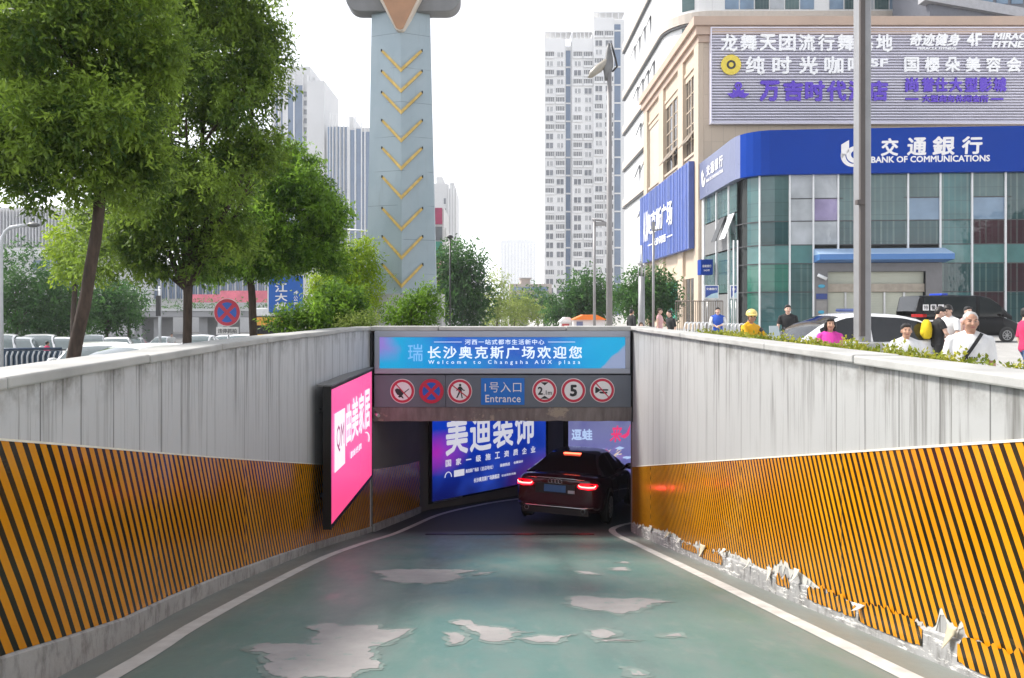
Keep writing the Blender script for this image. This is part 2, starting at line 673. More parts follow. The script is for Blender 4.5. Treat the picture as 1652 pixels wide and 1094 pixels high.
M_GREYFRAME = mat('grey_sign_frame', (0.34, 0.36, 0.42), 0.4, metal=0.35, var=0.06, scale=1.5)

# --- ground: one sheet with the pit of the ramp left open, reaching the horizon
xs = [-1500, -600, -200, -90, -45, -20, -9, -4.4, -4.1, -2.95]
xe = [2.84, 4, 6, 9, 9.2, 15, 30, 60, 120, 300, 800, 1500]
ys = [-300, -60, -12, -3, 5, 14.8, 17, 22, 30, 45, 60, 75, 90, 112, 125, 200, 400, 900, 2500]
mb = MB()
allx = xs + xe
idx = {}
for j, yy in enumerate(ys):
    for i, xx in enumerate(allx):
        idx[i, j] = len(mb.v)
        mb.v.append((xx, yy, ground_z(xx, yy)))
for j in range(len(ys) - 1):
    for i in range(len(allx) - 1):
        if i == len(xs) - 1 and -3 <= ys[j] and ys[j + 1] <= 14.8:
            continue
        mb.f.append((idx[i, j], idx[i + 1, j], idx[i + 1, j + 1], idx[i, j + 1]))
        mb.mi.append(1 if allx[i + 1] <= -4.1 else 0)
        mb.sm.append(False)
tag(mb.build('ground', [M_PLAZA, M_ASPHALT]), kind='structure')

# --- ramp road
mb = MB()
yy = [-3, 0, 1.4] + [2 + 0.4 * i for i in range(33)] + [15.2 + 0.5 * i for i in range(19)]
ring = []
for y in yy:
    ring.append([(x, y, zr(y)) for x in ((-2.95, -1, 1, 2.84) if y < 14.9 else (-2.95, -1, 1, 9.5))])
for k, r_ in enumerate(ring):
    pass
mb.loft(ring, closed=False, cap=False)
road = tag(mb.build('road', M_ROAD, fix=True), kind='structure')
for p in road.data.polygons:
    if p.normal.z < 0:
        p.flip()


def strip(name, pts, wid, m, lift=0.004, wob=0.0):
    """A painted line following the road surface."""
    b = MB()
    vs = []
    for i, p in enumerate(pts):
        a, c = Vector(pts[max(0, i - 1)]), Vector(pts[min(len(pts) - 1, i + 1)])
        d = (c - a).normalized()
        nn = Vector((d.y, -d.x))
        w_ = wid * (1 + wob * (mnoise.noise((p[0] * 5, p[1] * 3, 0))))
        for s in (-1, 1):
            q = Vector(p) + nn * s * w_ / 2
            vs.append((q.x, q.y, zr(q.y) + lift))
    fs = [(2 * i, 2 * i + 1, 2 * i + 3, 2 * i + 2) for i in range(len(pts) - 1)]
    b.add(vs, fs)
    o = b.build(name, m)
    for p in o.data.polygons:
        if p.normal.z < 0:
            p.flip()
    return tag(o, kind='structure')


def dense(pts, step=0.3):
    """Catmull-Rom through plan points."""
    out = []
    n = len(pts)
    for i in range(n - 1):
        p0, p1, p2, p3 = [Vector(pts[max(0, min(n - 1, k))]) for k in (i - 1, i, i + 1, i + 2)]
        m = max(2, int((p2 - p1).length / step))
        for k in range(m):
            t = k / m
            out.append(0.5 * ((2 * p1) + (p2 - p0) * t + (2 * p0 - 5 * p1 + 4 * p2 - p3) * t * t + (3 * p1 - p0 - 3 * p2 + p3) * t ** 3))
    out.append(Vector(pts[-1]))
    return out


LW = [(-2.95, 14.9)]
strip('road_marking', dense([(-2.08, 1), (-2.14, 4.1), (-2.25, 5.5), (-2.32, 7.4), (-2.35, 10), (-2.22, 12), (-2.02, 13.6), (-1.76, 15.6), (-1.35, 17.3), (-0.5, 18.6), (0.6, 19.5), (2.5, 20.2), (5, 20.4)]), 0.128, M_PAINT, wob=0.06)
strip('road_marking', dense([(2.26, 1), (2.27, 4.5), (2.27, 8), (2.25, 11.5), (2.22, 13.4), (2.24, 14.5), (2.38, 15.2), (2.8, 15.9), (3.6, 16.6), (5, 17.3)], 0.2), 0.135, M_PAINT, wob=0.06)


def onroad(px, py):
    """Point of the ramp surface under a pixel."""
    lo, hi = 2.0, 23.0
    for _ in range(50):
        m = (lo + hi) / 2
        if (py - 500) * m / F > drop(m):
            hi = m
        else:
            lo = m
    return (px - 803) * lo / F, lo


# bare patches where the green coat has flaked off (outlines lie on the road, sheets 4 mm above it)
PATCH = [
    [(401, 1051), (421, 1039), (436, 1038), (437, 1040), (505, 1040), (503, 1034), (512, 1020), (495, 1012), (520, 1007), (540, 1006), (545, 1010), (611, 1010), (612, 1016), (662, 1016), (655, 1022), (640, 1030), (612, 1042), (594, 1046), (602, 1064), (613, 1070), (613, 1079), (580, 1081), (566, 1094), (455, 1094), (434, 1083), (425, 1075), (442, 1069), (426, 1062), (437, 1055)],
    [(731, 1006), (738, 1001), (760, 1001), (766, 1009), (790, 1013), (818, 1014), (824, 1019), (848, 1020), (826, 1023), (824, 1034), (800, 1036), (778, 1033), (772, 1023), (757, 1014)],
    [(720, 1022), (733, 1021), (749, 1025), (748, 1034), (722, 1039), (727, 1032)],
    [(842, 1032), (872, 1026), (905, 1026), (930, 1023), (903, 1030), (898, 1038), (870, 1037)],
    [(600, 922), (640, 919), (700, 919), (770, 921), (735, 926), (745, 932), (718, 939), (690, 942), (640, 940), (616, 935), (625, 931)],
    [(920, 965), (935, 962), (985, 966), (1040, 966), (1082, 971), (1050, 974), (1028, 985), (1004, 991), (985, 988), (945, 982), (923, 977)],
    [(762, 930), (775, 924), (798, 923), (780, 926)],
    [(984, 917), (1010, 915), (1012, 920), (995, 921)],
    [(995, 908), (1010, 906), (1014, 909)],
    [(950, 1018), (975, 1016), (994, 1024), (978, 1030), (960, 1028)],
    [(960, 1033), (990, 1032), (1030, 1034), (1000, 1035)],
    [(1072, 1027), (1098, 1024), (1099, 1028)],
    [(1010, 1080), (1030, 1083), (1045, 1089), (1030, 1090)],
    [(930, 922), (952, 923), (968, 928), (945, 927)],
]
for pl in PATCH:
    pts = []
    k = len(pl)
    for i in range(k):
        a, c = onroad(*pl[i]), onroad(*pl[(i + 1) % k])
        L = math.hypot(c[0] - a[0], c[1] - a[1])
        m = max(1, int(L / 0.022))
        for q in range(m):
            t = q / m
            x, y = a[0] + (c[0] - a[0]) * t, a[1] + (c[1] - a[1]) * t
            if q:
                ex = mnoise.noise((x * 9, y * 9, 1)) * 0.035 + mnoise.noise((x * 31, y * 31, 1)) * 0.022
                y += mnoise.noise((x * 9, y * 9, 5)) * 0.06 + mnoise.noise((x * 31, y * 31, 5)) * 0.03
                x += ex
            pts.append((x, y, zr(y) + 0.004))
    cx_, cy_ = sum(p[0] for p in pts) / len(pts), sum(p[1] for p in pts) / len(pts)
    halo = []
    for x, y, z in pts:
        d_ = Vector((x - cx_, y - cy_))
        g_ = 0.035 + 0.05 * (0.5 + mnoise.noise((x * 14, y * 14, 8))) + 0.03 * mnoise.noise((x * 45, y * 45, 2))
        d_ = d_ + d_.normalized() * max(0.004, g_)
        halo.append((cx_ + d_.x, cy_ + d_.y, zr(cy_ + d_.y) + 0.002))
    for nm_, pp_, mm_ in (('road_patch_edge', halo, M_WORN), ('road_patch', pts, M_BARE)):
        o = MB().add(pp_, [tuple(range(len(pp_)))]).build(nm_, mm_)
        bm = bmesh.new()
        bm.from_mesh(o.data)
        bmesh.ops.triangulate(bm, faces=bm.faces)
        bm.to_mesh(o.data)
        bm.free()
        for p in o.data.polygons:
            if p.normal.z < 0:
                p.flip()
        tag(o, kind='structure')
# drainage joint across the ramp before the portal
mb = MB()
for i in range(30):
    x0 = -1.35 + i * 0.105
    y0 = 13.85 + mnoise.noise((x0 * 3, 0, 0)) * 0.05
    mb.box(x0, x0 + 0.104, y0, y0 + 0.07 + 0.03 * mnoise.noise((x0 * 7, 2, 0)), zr(y0) - 0.02, zr(y0) + 0.012)
tag(mb.build('road_joint', M_BLACK), kind='structure')

# ------------------------------------------------------------------ ramp walls


def kerb_l(y):
    """Height of the bare kerb below the film of the left wall."""
    return 0.25 - 0.09 * max(0, min(1, (y - 3.4) / 1.6)) - 0.05 * max(0, min(1, (y - 5) / 6.5))


def ramp_wall(side, name, label, m, mk, filmm):
    t = thing(name, label, 'wall', (side * 2.75, 8, 0))
    Ys = [-3 + 0.5 * i for i in range(36)]          # to 14.5
    b = MB()
    back = []
    for y in Ys:
        x = wall_x(side, y)
        xo = 2.88 if side > 0 else -3.02
        back.append([(x, y, zr(y) - 0.3), (x, y, 1.268), (xo, y, 1.268), (xo, y, zr(y) - 0.3)])
    b.loft(back, sm=False)
    b.build('panelling', m, t, True, fix=True)
    # kerb base a little proud of the wall
    b = MB()
    rg = []
    for y in Ys:
        x = wall_x(side, y)
        h = 0.17 if side > 0 else kerb_l(y) - 0.015
        rg.append([(x - side * 0.0015, y, zr(y) - 0.1), (x - side * 0.02, y, zr(y) - 0.1), (x - side * 0.02, y, zr(y) + h), (x - side * 0.0015, y, zr(y) + h + 0.015)])
    b.loft(rg, sm=False)
    b.build('kerb', mk, t, True, fix=True)
    # coping slabs, 1.8 m each, with open joints
    y = -3.0
    k = 0
    b = MB()
    while y < 14.75:
        y2 = min(y + (1.8 if k % 3 else 1.5), 14.82)
        dz = 0.012 * mnoise.noise((y, side, 3))
        dx = 0.012 * mnoise.noise((y, side, 9))
        a, c = wall_x(side, min(y, 14.5)) + dx, wall_x(side, min(y2, 14.5)) + dx
        i0, o0 = -side * 0.05, side * (0.30 if side > 0 else 0.34)
        g = 0.006
        v = [(a + i0, y + g, 1.262 + dz), (c + i0, y2 - g, 1.262 + dz), (c + o0, y2 - g, 1.262 + dz), (a + o0, y + g, 1.262 + dz),
             (a + i0, y + g, 1.325 + dz), (c + i0, y2 - g, 1.325 + dz), (c + o0, y2 - g, 1.325 + dz), (a + o0, y + g, 1.325 + dz)]
        b.add(v, [(0, 1, 2, 3), (4, 5, 6, 7), (0, 1, 5, 4), (1, 2, 6, 5), (2, 3, 7, 6), (3, 0, 4, 7)])
        y = y2
        k += 1
    b.build('coping', M_COPING, t, True, bevel=0.012, fix=True)
    return t


WL = ramp_wall(-1, 'ramp_wall', 'grey ramp wall with the pink lit advert on it, streaked panels above an unbroken striped film', M_WALL_L, M_KERB_L, M_FILM_L)
WR = ramp_wall(1, 'ramp_wall', 'pale ramp wall below the hedge, its striped film torn along the bottom', M_WALL_R, M_KERB_R, M_FILM_R)

# hazard film: smooth lower edge on the left, torn on the right
b = MB()
rg = []
y = -3.0
while y < 14.45:
    x = wall_x(-1, y) + 0.006
    bot = zr(y) + kerb_l(y) + 0.004 * mnoise.noise((y * 6, 1, 1))
    rg.append([(x, y, bot), (x, y, zs(y))])
    y += 0.1
b.loft(rg, closed=False, cap=False)
b.build('striped_film', M_FILM_L, WL, True)
b = MB()
b.loft([[(wall_x(-1, q) + 0.004, q, zs(q)), (wall_x(-1, q) + 0.011, q, zs(q)), (wall_x(-1, q) + 0.011, q, zs(q) + 0.012), (wall_x(-1, q) + 0.004, q, zs(q) + 0.012)] for q in [-3 + 0.5 * i for i in range(35)]], sm=False)
b.build('film_edge_tape', M_SKIN_BACK, WL, True, fix=True)


def tear(y):
    """How far above the road the film is torn away on the right wall."""
    n = mnoise.noise((y * 1.9, 4.2, 0)) * 0.4 + mnoise.noise((y * 6.3, 1.2, 0)) * 0.35 + mnoise.noise((y * 19, 8.2, 0)) * 0.3 + max(0, mnoise.noise((y * 9 + 1.5 * mnoise.noise((y * 3, 0, 0)), 5.5, 0)) - 0.2) * 0.6
    zone = 0.12 * math.exp(-((y - 6.55) / 0.5) ** 2) + 0.08 * math.exp(-((y - 8.2) / 0.8) ** 2) + 0.07 * math.exp(-((y - 12) / 1.6) ** 2) + 0.07 * math.exp(-((y - 4.3) / 0.16) ** 2)
    return max(0.15, 0.16 + zone + 0.20 * max(0, n))


b = MB()
bk = MB()
rg, rb = [], []
y = -3.0
while y < 14.47:
    x = wall_x(1, y)
    lo = zr(y) + tear(y)
    rg.append([(x - 0.006, y, lo), (x - 0.006, y, zs(y))])
    e = 0.03 + 0.16 * max(0, mnoise.noise((y * 6, 3.3, 1))) + 0.06 * mnoise.noise((y * 27, 7, 1))
    rb.append([(x - 0.0035, y, lo - max(0.008, e)), (x - 0.0035, y, lo + 0.03)])
    y += 0.02
b.loft(rg, closed=False, cap=False)
b.build('striped_film', M_FILM_R, WR, True)
bk.loft(rb, closed=False, cap=False)
bk.build('torn_edge', mat('torn_vinyl_backing', (0.60, 0.59, 0.55), 0.8, var=0.1, scale=9), WR, True)
b = MB()
b.loft([[(wall_x(1, q) - 0.004, q, zs(q)), (wall_x(1, q) - 0.011, q, zs(q)), (wall_x(1, q) - 0.011, q, zs(q) + 0.014), (wall_x(1, q) - 0.004, q, zs(q) + 0.014)] for q in [-3 + 0.5 * i for i in range(35)]], sm=False)
b.build('film_edge_tape', M_SKIN_BACK, WR, True, fix=True)


# strips of film still stuck below the tear
b = MB()
for (ya, yb, za, zb_) in ((4.55, 5.35, 0.06, 0.22), (5.4, 6.25, 0.075, 0.20), (6.62, 6.95, 0.10, 0.19), (8.6, 9.6, 0.07, 0.2), (9.7, 10.5, 0.09, 0.18), (3.6, 4.2, 0.05, 0.22)):
    rg = []
    y = ya
    while y <= yb + 1e-6:
        t_ = (y - ya) / (yb - ya)
        tap = min(1, (4 + 9 * abs(mnoise.noise((ya * 7, 1, 1)))) * min(t_, 1 - t_) + 0.35)
        mid = (za + zb_) / 2
        x = wall_x(1, y) - 0.0275
        lo = mid - (mid - za) * (0.8 + 0.2 * tap) + 0.006 * mnoise.noise((y * 17, 2, 2)) + 0.05 * max(0, mnoise.noise((y * 9, 8, 2)) - 0.2)
        hi = max(lo + 0.004, mid + (zb_ - mid) * tap + 0.06 * mnoise.noise((y * 12, 5, 2)) + 0.03 * mnoise.noise((y * 37, 5, 2)))
        rg.append([(x, y, zr(y) + lo), (x + 0.002, y, zr(y) + hi)])
        y += 0.02
    b.loft(rg, closed=False, cap=False)
b.build('film_scrap', M_FILM_R, WR, True)

# curled flaps of vinyl
FLAPS = [(4.24, 0.34, -0.15, 0.10, -1), (5.3, 0.25, -0.07, 0.10, -1), (6.45, 0.36, -0.13, 0.12, 1),
         (7.1, 0.34, -0.14, 0.14, 1), (7.65, 0.33, -0.12, 0.05, -1), (8.5, 0.3, -0.08, 0.14, -1), (9.4, 0.26, -0.17, 0.24, -1),
         (10.6, 0.3, -0.10, 0.16, 1), (11.3, 0.3, -0.12, 0.2, -1), (12.6, 0.3, -0.12, 0.24, 1), (13.5, 0.25, -0.09, 0.18, -1)]
fm = mat('vinyl_flap', (0.60, 0.58, 0.52), 0.8, var=0.12, scale=5)
fb = mat('vinyl_flap_glue_side', (0.62, 0.55, 0.40), 0.5, var=0.15, scale=5)
for i, (y, h0, hh, ww, dr) in enumerate(FLAPS):
    b = MB()
    rows = []
    for a in range(7):
        t_ = a / 6
        wd = ww * (1 - t_) ** 0.8 * (1 + 0.25 * mnoise.noise((i * 3.1, t_ * 4, 0)))
        curl = 0.055 * t_ ** 1.6 * (1.2 if i % 3 else 0.7)
        row = []
        for c in range(5):
            s = c / 4 - 0.5
            yy_ = y + s * wd + dr * 0.25 * hh * t_
            row.append((wall_x(1, yy_) - 0.024 - curl - 0.03 * (0.25 - s * s) * (1 - t_) - 0.006, yy_, zr(yy_) + tear(y) + 0.03 + hh * t_ + 0.3 * curl))
        rows.append(row)
    b.loft(rows, closed=False, cap=False)
    o = b.build('vinyl_flap', [fb if i in (0, 6, 8) else fm], WR, True)
    m = o.modifiers.new('thick', 'SOLIDIFY')
    m.thickness = 0.003
# ------------------------------------------------------------------ portal
YP = 14.5
pt = thing('tunnel_portal', 'concrete portal of the underground car park with a chipped beam', 'portal', (0.1, 14.8, 0))
b = MB()
b.box(-2.9, 2.9, 14.66, 15.05, -0.52, 1.24)
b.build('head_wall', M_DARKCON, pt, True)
M_BEAM = NT('beam_concrete')
_n = M_BEAM.noise(2.0, 7, 0.65, v=M_BEAM.mapping((3, 1, 0.6)))
_c = M_BEAM.mix(M_BEAM.ramp(_n, 0.35, 0.7), (0.17, 0.145, 0.14), (0.30, 0.27, 0.26))
_ch = M_BEAM.ramp(M_BEAM.noise(1.1, 6, 0.7), 0.56, 0.60)
_c = M_BEAM.mix(_ch, _c, (0.42, 0.36, 0.29))
M_BEAM.set(color=_c, rough=0.85)
M_BEAM.bump(_n, 0.5, 0.03)
b = MB()
n = 60
rg = []
for i in range(n + 1):
    x = -2.6 + 5.25 * i / n
    e = 0.03 * max(0, mnoise.noise((x * 3, 1, 1))) + 0.012 * mnoise.noise((x * 13, 1, 1))
    chip = 0.05 * max(0, 1 - abs((x - 0.25) / 0.75)) * (0.6 + 0.4 * mnoise.noise((x * 9, 3, 0)))
    rg.append([(x, 14.42 + chip, -0.24), (x, 14.64, -0.24), (x, 14.64, -0.50), (x, 14.5 + chip, -0.52 + e)])
b.loft(rg, sm=False)
b.build('beam', M_BEAM.m, pt, True, fix=True)
b = MB()
for i in range(3):
    xa, xb = [(-2.48, -1.15), (-1.14, 1.32), (1.33, 2.66)][i]
    b.box(xa, xb - 0.008, 14.36, 15.0, 1.245 + 0.006 * (i % 2), 1.330 - 0.008 * (i % 2))
b.build('coping', M_COPING, pt, True, bevel=0.01)
b = MB()
b.box(-2.50, -2.43, 14.40, 14.62, -0.52, 1.2)
b.build('dark_joint', M_BLACK, pt, True)
MB().box(2.60, 2.66, 14.40, 14.62, -0.52, 1.2).build('dark_joint', M_BLACK, pt, True)

# --- upper lit sign
SY = 14.36
sg = thing('welcome_sign', 'wide blue lit welcome sign in a grey frame across the portal', 'sign', (0.09, SY, 0.8))
a, c = P(604, 534, SY), P(1017, 603, SY)
i0, i1 = P(612, 544, SY), P(1009, 594.5, SY)
b = MB()
b.box(a.x, c.x, SY, SY + 0.24, c.z, i1.z)
b.box(a.x, c.x, SY, SY + 0.24, i0.z, a.z)
b.box(a.x, i0.x, SY, SY + 0.24, i1.z, i0.z)
b.box(i1.x, c.x, SY, SY + 0.24, i1.z, i0.z)
b.build('frame', M_GREYFRAME, sg, True, bevel=0.008)


def m_welcome():
    t = NT('welcome_panel_print')
    x, y, z = t.xyz()
    n = t.noise(1.1, 3, 0.5, v=t.mapping((0.8, 1, 1.6)))
    n2 = t.noise(2.3, 3)
    c = t.mix(t.ramp(n, 0.38, 0.66), lin(24, 100, 205), lin(0, 168, 232))
    c = t.mix(t.ramp(t.math('ABSOLUTE', x), 1.0, 2.0), c, lin(0, 172, 226))
    c = t.mix(t.math('MULTIPLY', t.ramp(t.math('ABSOLUTE', t.math('SUBTRACT', x, 0.15)), 0.2, 1.3, 1, 0), 0.75), c, lin(40, 88, 190))
    lb = t.ramp(t.math('ADD', t.math('MULTIPLY', x, -1.0), t.math('MULTIPLY', n2, 0.5)), 2.2, 2.55)
    c = t.mix(t.math('MULTIPLY', lb, t.ramp(z, -0.18, 0.1)), c, lin(150, 130, 215))
    tri = t.ramp(t.math('ADD', t.math('SUBTRACT', x, z), t.math('MULTIPLY', n2, 0.25)), 2.28, 2.34)
    c = t.mix(tri, c, lin(150, 165, 200))
    t.set(color=t.mix(0.7, c, (0, 0, 0)), rough=0.3, emit=c, emitf=0.74 * LIT)
    return t.m


b = MB()
b.box(i0.x, i1.x, SY + 0.03, SY + 0.2, i1.z, i0.z)
b.build('light_panel', m_welcome(), sg, True)
M_WT = glow('lit_white_lettering', lin(225, 238, 255), 0.95)
M_WTF = glow('lit_pale_lettering', lin(120, 185, 240), 0.9)
b = MB()


def pxtext(b, body, x0, y0, x1, y1, Y, bold=0.02, spacing=1.0, **k):
    p0, p1 = P(x0, y1, Y), P(x1, y0, Y)
    put_text(b, body, p0, X_, Z_, p1.x - p0.x, p1.z - p0.z, bold, spacing, **k)


FY = SY + 0.03
pxtext(b, '长沙奥克斯广场欢迎您', 690, 558.5, 939, 579, FY, 0.022, 1.25, lift=0.006)
pxtext(b, '河西一站式都市生活新中心', 750, 547.5, 878, 556, FY, 0.012, 1.2, lift=0.006)
pxtext(b, 'Welcome to Changsha AUX plaza', 691, 581, 936, 589, FY, 0.012, 1.9, lift=0.006)
for x0, x1 in ((700, 745), (884, 928)):
    q0, q1 = P(x0, 552.2, FY), P(x1, 551.4, FY)
    b.quad((q0.x, FY - 0.006, q0.z), (q1.x, FY - 0.006, q0.z), (q1.x, FY - 0.006, q1.z), (q0.x, FY - 0.006, q1.z))
b.build('lettering', M_WT, sg, True)
b = MB()
pxtext(b, '瑞', 658, 555, 682, 583, FY, 0.01, lift=0.005)
b.build('faded_character', M_WTF, sg, True)

# --- lower panel with the traffic discs
SP = 14.40
pn = thing('sign_panel', 'dark grey cladding band below the welcome sign carrying seven plates', 'sign panel', (0.09, SP, 0))
a, c = P(603.5, 605, SP), P(1018, 657, SP)
b = MB()
m_ = P(719, 0, SP).x
b.box(a.x, m_ - 0.003, SP, SP + 0.22, c.z, a.z)
b.box(m_ + 0.003, c.x, SP, SP + 0.22, c.z, a.z)
b.build('cladding', M_GREYPANEL, pn, True, bevel=0.006)
b = MB()
b.box(a.x, c.x, SP + 0.03, SP + 0.2, c.z - 0.025, c.z)
b.build('lower_edge', M_GREYPANEL, pn, True)

M_SRED = mat('sign_red', (0.55, 0.02, 0.06), 0.35, var=0.06)
M_SWHITE = mat('sign_white', (0.80, 0.78, 0.78), 0.4, var=0.05)
M_SBLUE = mat('sign_blue', (0.015, 0.10, 0.48), 0.35, var=0.05)
M_SBLK = mat('sign_black', (0.02, 0.02, 0.022), 0.45, var=0.05)
M_SEDGE = mat('sign_rim_pale', (0.75, 0.66, 0.68), 0.4, var=0.05)


def sign_disc(label, px, kind, py=631, r=0.238, Y=SP, name='traffic_sign', loc=None, rz=0, sub=None):
    c = loc or P(px, py, Y)
    t = thing(name, label, 'traffic sign', c, rz)
    pl = MB().disc((0, 0, 0), X_, Z_, r, 0.02, 40).build('plate', M_SEDGE if kind != 'cross' or loc else M_SRED, t)
    L = -0.0215                          # next layer, in front of the plate (towards -Y)

    def lay(k):
        return (0, L - 0.002 * k, 0)
    if kind == 'cross':
        MB().disc(lay(0), X_, Z_, r * 0.96, 0.002, 40).build('ring', M_SRED, t)
        b = MB()
        R_ = r * 0.72
        for q in range(4):               # four blue quarters between the arms of the cross
            pts = []
            for s in range(9):
                th = q * math.pi / 2 + math.radians(-33 + 66 * s / 8)
                pts.append((math.cos(th) * R_, L - 0.003, math.sin(th) * R_))
            mid = (math.cos(q * math.pi / 2) * r * 0.17, L - 0.003, math.sin(q * math.pi / 2) * r * 0.17)
            b.prism([mid] + pts, (0, -0.002, 0))
        b.build('blue_field', M_SBLUE, t, fix=True)
        return t
    MB().disc(lay(0), X_, Z_, r * 0.94, 0.002, 40).build('ring', M_SRED, t)
    MB().disc(lay(1), X_, Z_, r * 0.74, 0.002, 40).build('white_field', M_SWHITE, t)
    b = MB()
    z = L - 0.005

    def poly(pts, s=1.0, ox=0, oz=0):
        b.prism([(x * r * s + ox, z, y * r * s + oz) for x, y in pts], (0, -0.002, 0))
    if kind == 'five':
        put_text(b, '5', (-0.3 * r, z, -0.48 * r), X_, Z_, 0.6 * r, 0.96 * r, 0.05)
    elif kind == 'height':
        put_text(b, '2', (-0.56 * r, z, -0.34 * r), X_, Z_, 0.42 * r, 0.66 * r, 0.035)
        put_text(b, '.1m', (-0.08 * r, z, -0.34 * r), X_, Z_, 0.66 * r, 0.36 * r, 0.012)
        poly([(-0.32, 0.68), (0.32, 0.68), (0, 0.42)])
        poly([(-0.36, -0.66), (0, -0.42), (0.36, -0.66)])
    elif kind == 'walk':
        b.disc((0.02 * r, z, 0.5 * r), X_, Z_, 0.10 * r, 0.002, 14)
        poly([(-0.10, 0.38), (0.12, 0.38), (0.17, 0.0), (0.12, -0.12), (-0.10, -0.10), (-0.12, 0.1)])
        poly([(0.06, -0.08), (0.14, -0.12), (0.24, -0.56), (0.14, -0.56)])
        poly([(-0.10, -0.06), (0.02, -0.12), (-0.20, -0.56), (-0.30, -0.54)])
        poly([(-0.10, 0.36), (-0.30, 0.06), (-0.24, 0.02), (-0.06, 0.22)])
        poly([(0.11, 0.36), (0.30, 0.12), (0.40, 0.10), (0.40, 0.03), (0.26, 0.04), (0.10, 0.22)])
    elif kind == 'flame':
        poly([(-0.62, 0.12), (-0.45, 0.24), (-0.20, 0.16), (0.05, 0.02), (0.12, -0.16), (0.0, -0.34), (-0.2, -0.36), (-0.42, -0.28), (-0.56, -0.06)])
        poly([(-0.22, -0.30), (-0.02, -0.36), (0.10, -0.55), (0.06, -0.60), (-0.10, -0.48), (-0.26, -0.52), (-0.36, -0.44)])
        poly([(0.10, -0.10), (0.52, 0.22), (0.55, 0.16), (0.15, -0.16)])
    elif kind == 'horn':
        poly([(-0.58, 0.26), (-0.48, 0.26), (-0.22, 0.08), (-0.22, -0.06), (-0.48, -0.22), (-0.58, -0.22)])
        poly([(-0.24, 0.08), (0.40, 0.10), (0.52, 0.03), (0.40, -0.04), (-0.24, -0.02)])
        poly([(-0.18, -0.10), (0.36, -0.12), (0.42, -0.20), (0.30, -0.28), (-0.14, -0.26), (-0.26, -0.18)])
    b.build('symbol', M_SBLK, t, fix=True)
    if kind in ('walk', 'flame', 'horn'):
        b = MB()
        d = Vector((0.78 * r, 0, -0.62 * r)) if kind == 'walk' else Vector((0.66 * r, 0, -0.72 * r))
        nn = Vector((d.z, 0, -d.x)).normalized() * 0.045 * r * 2
        b.prism([(p.x, z - 0.003, p.z) for p in (-d * 0.82 - nn / 2, d * 0.82 - nn / 2, d * 0.82 + nn / 2, -d * 0.82 + nn / 2)], (0, -0.002, 0))
        b.build('slash', M_SRED, t, fix=True)
    return t


sign_disc('round no open flame disc with a black hand and match', 649.5, 'flame')
sign_disc('red and blue no stopping disc in the row above the tunnel', 696, 'cross')
sign_disc('round no pedestrians disc with a slashed walking figure', 742, 'walk')
sign_disc('round height limit disc reading 2.1m', 878.5, 'height', 630)
sign_disc('round speed limit disc reading 5', 925, 'five', 630)
sign_disc('round no horn disc with a slashed trumpet', 971.5, 'horn', 629.5)
en = thing('entrance_sign', 'blue rectangular plate reading 1号入口 Entrance', 'sign', P(811, 631, SP))
a, c = P(776, 610, SP), P(846, 653, SP)
MB().box(a.x, c.x, SP - 0.015, SP, c.z, a.z).build('plate', mat('entrance_blue', lin(20, 110, 200), 0.4, var=0.05), en, True)
b = MB()
pxtext(b, '1号入口', 782, 616.5, 841, 633, SP - 0.015, 0.0, 1.1)
pxtext(b, 'Entrance', 783, 637, 840, 649, SP - 0.015, 0.012, 1.05)
b.build('lettering', M_SWHITE, en, True)

# small camera under the sign panel
cc = thing('security_camera', 'small camera on a bracket at the corner of the portal beam', 'camera', P(606, 668, 14.2))
b = MB()
b.tube([(-0.03, 0.2, 0.02), (0, 0.02, 0.02)], 0.012, 8)
b.build('bracket', M_BLACK, cc)
b = MB()
b.tube([(0, 0.05, 0.0), (0.07, -0.10, -0.02)], 0.032, 10)
b.build('housing', M_STEEL, cc)

# --- pink lit advert on the left wall
PA, PB = Vector((-2.455, 10.95, 0)), Vector((-2.42, 14.28, 0))
PL = (PB - PA).length
pk = thing('lit_advert', 'tall pink lit advert in a black box frame hung on the left ramp wall', 'advert', (PA.x, PA.y, -1.515), math.atan2(PB.y - PA.y, PB.x - PA.x))
PH = 1.99
b = MB()
for x0, x1, z0, z1 in ((-0.04, PL + 0.03, -0.06, 0), (-0.04, PL + 0.03, PH, PH + 0.05), (-0.04, 0, 0, PH), (PL, PL + 0.03, 0, PH)):
    b.box(x0, x1, -0.008, 0.10, z0, z1)
b.box(-0.04, PL + 0.03, 0.10, 0.112, -0.06, PH + 0.05)
b.build('frame', M_BLACK, pk)
b = MB()
b.box(-0.06, PL + 0.03, -0.03, 0.2, PH + 0.052, PH + 0.075)
b.build('rain_hood', mat('weathered_zinc', (0.22, 0.22, 0.22), 0.5, metal=0.5, var=0.25, scale=6), pk)
t = NT('pink_light_panel')
x, y, z = t.xyz()
_c = t.mix(t.ramp(z, 0.2, 1.9), lin(255, 82, 140), lin(255, 100, 166))
t.set(color=(0.3, 0.02, 0.1), rough=0.25, emit=_c, emitf=1.0 * LIT)
MB().box(0, PL, 0.0, 0.09, 0, PH).build('light_panel', t.m, pk)
M_PKW = glow('lit_pinkish_white', lin(255, 240, 250), 1.0)
M_PKD = glow('advert_rose_letter', lin(170, 60, 120), 0.8)


def pkx(px):
    """Place along the advert for a photo column (perspective undone)."""
    lo, hi = 0.0, PL
    for _ in range(40):
        m = (lo + hi) / 2
        q = PA + (PB - PA) * (m / PL)
        if 803 + F * q.x / q.y > px:
            hi = m
        else:
            lo = m
    return lo


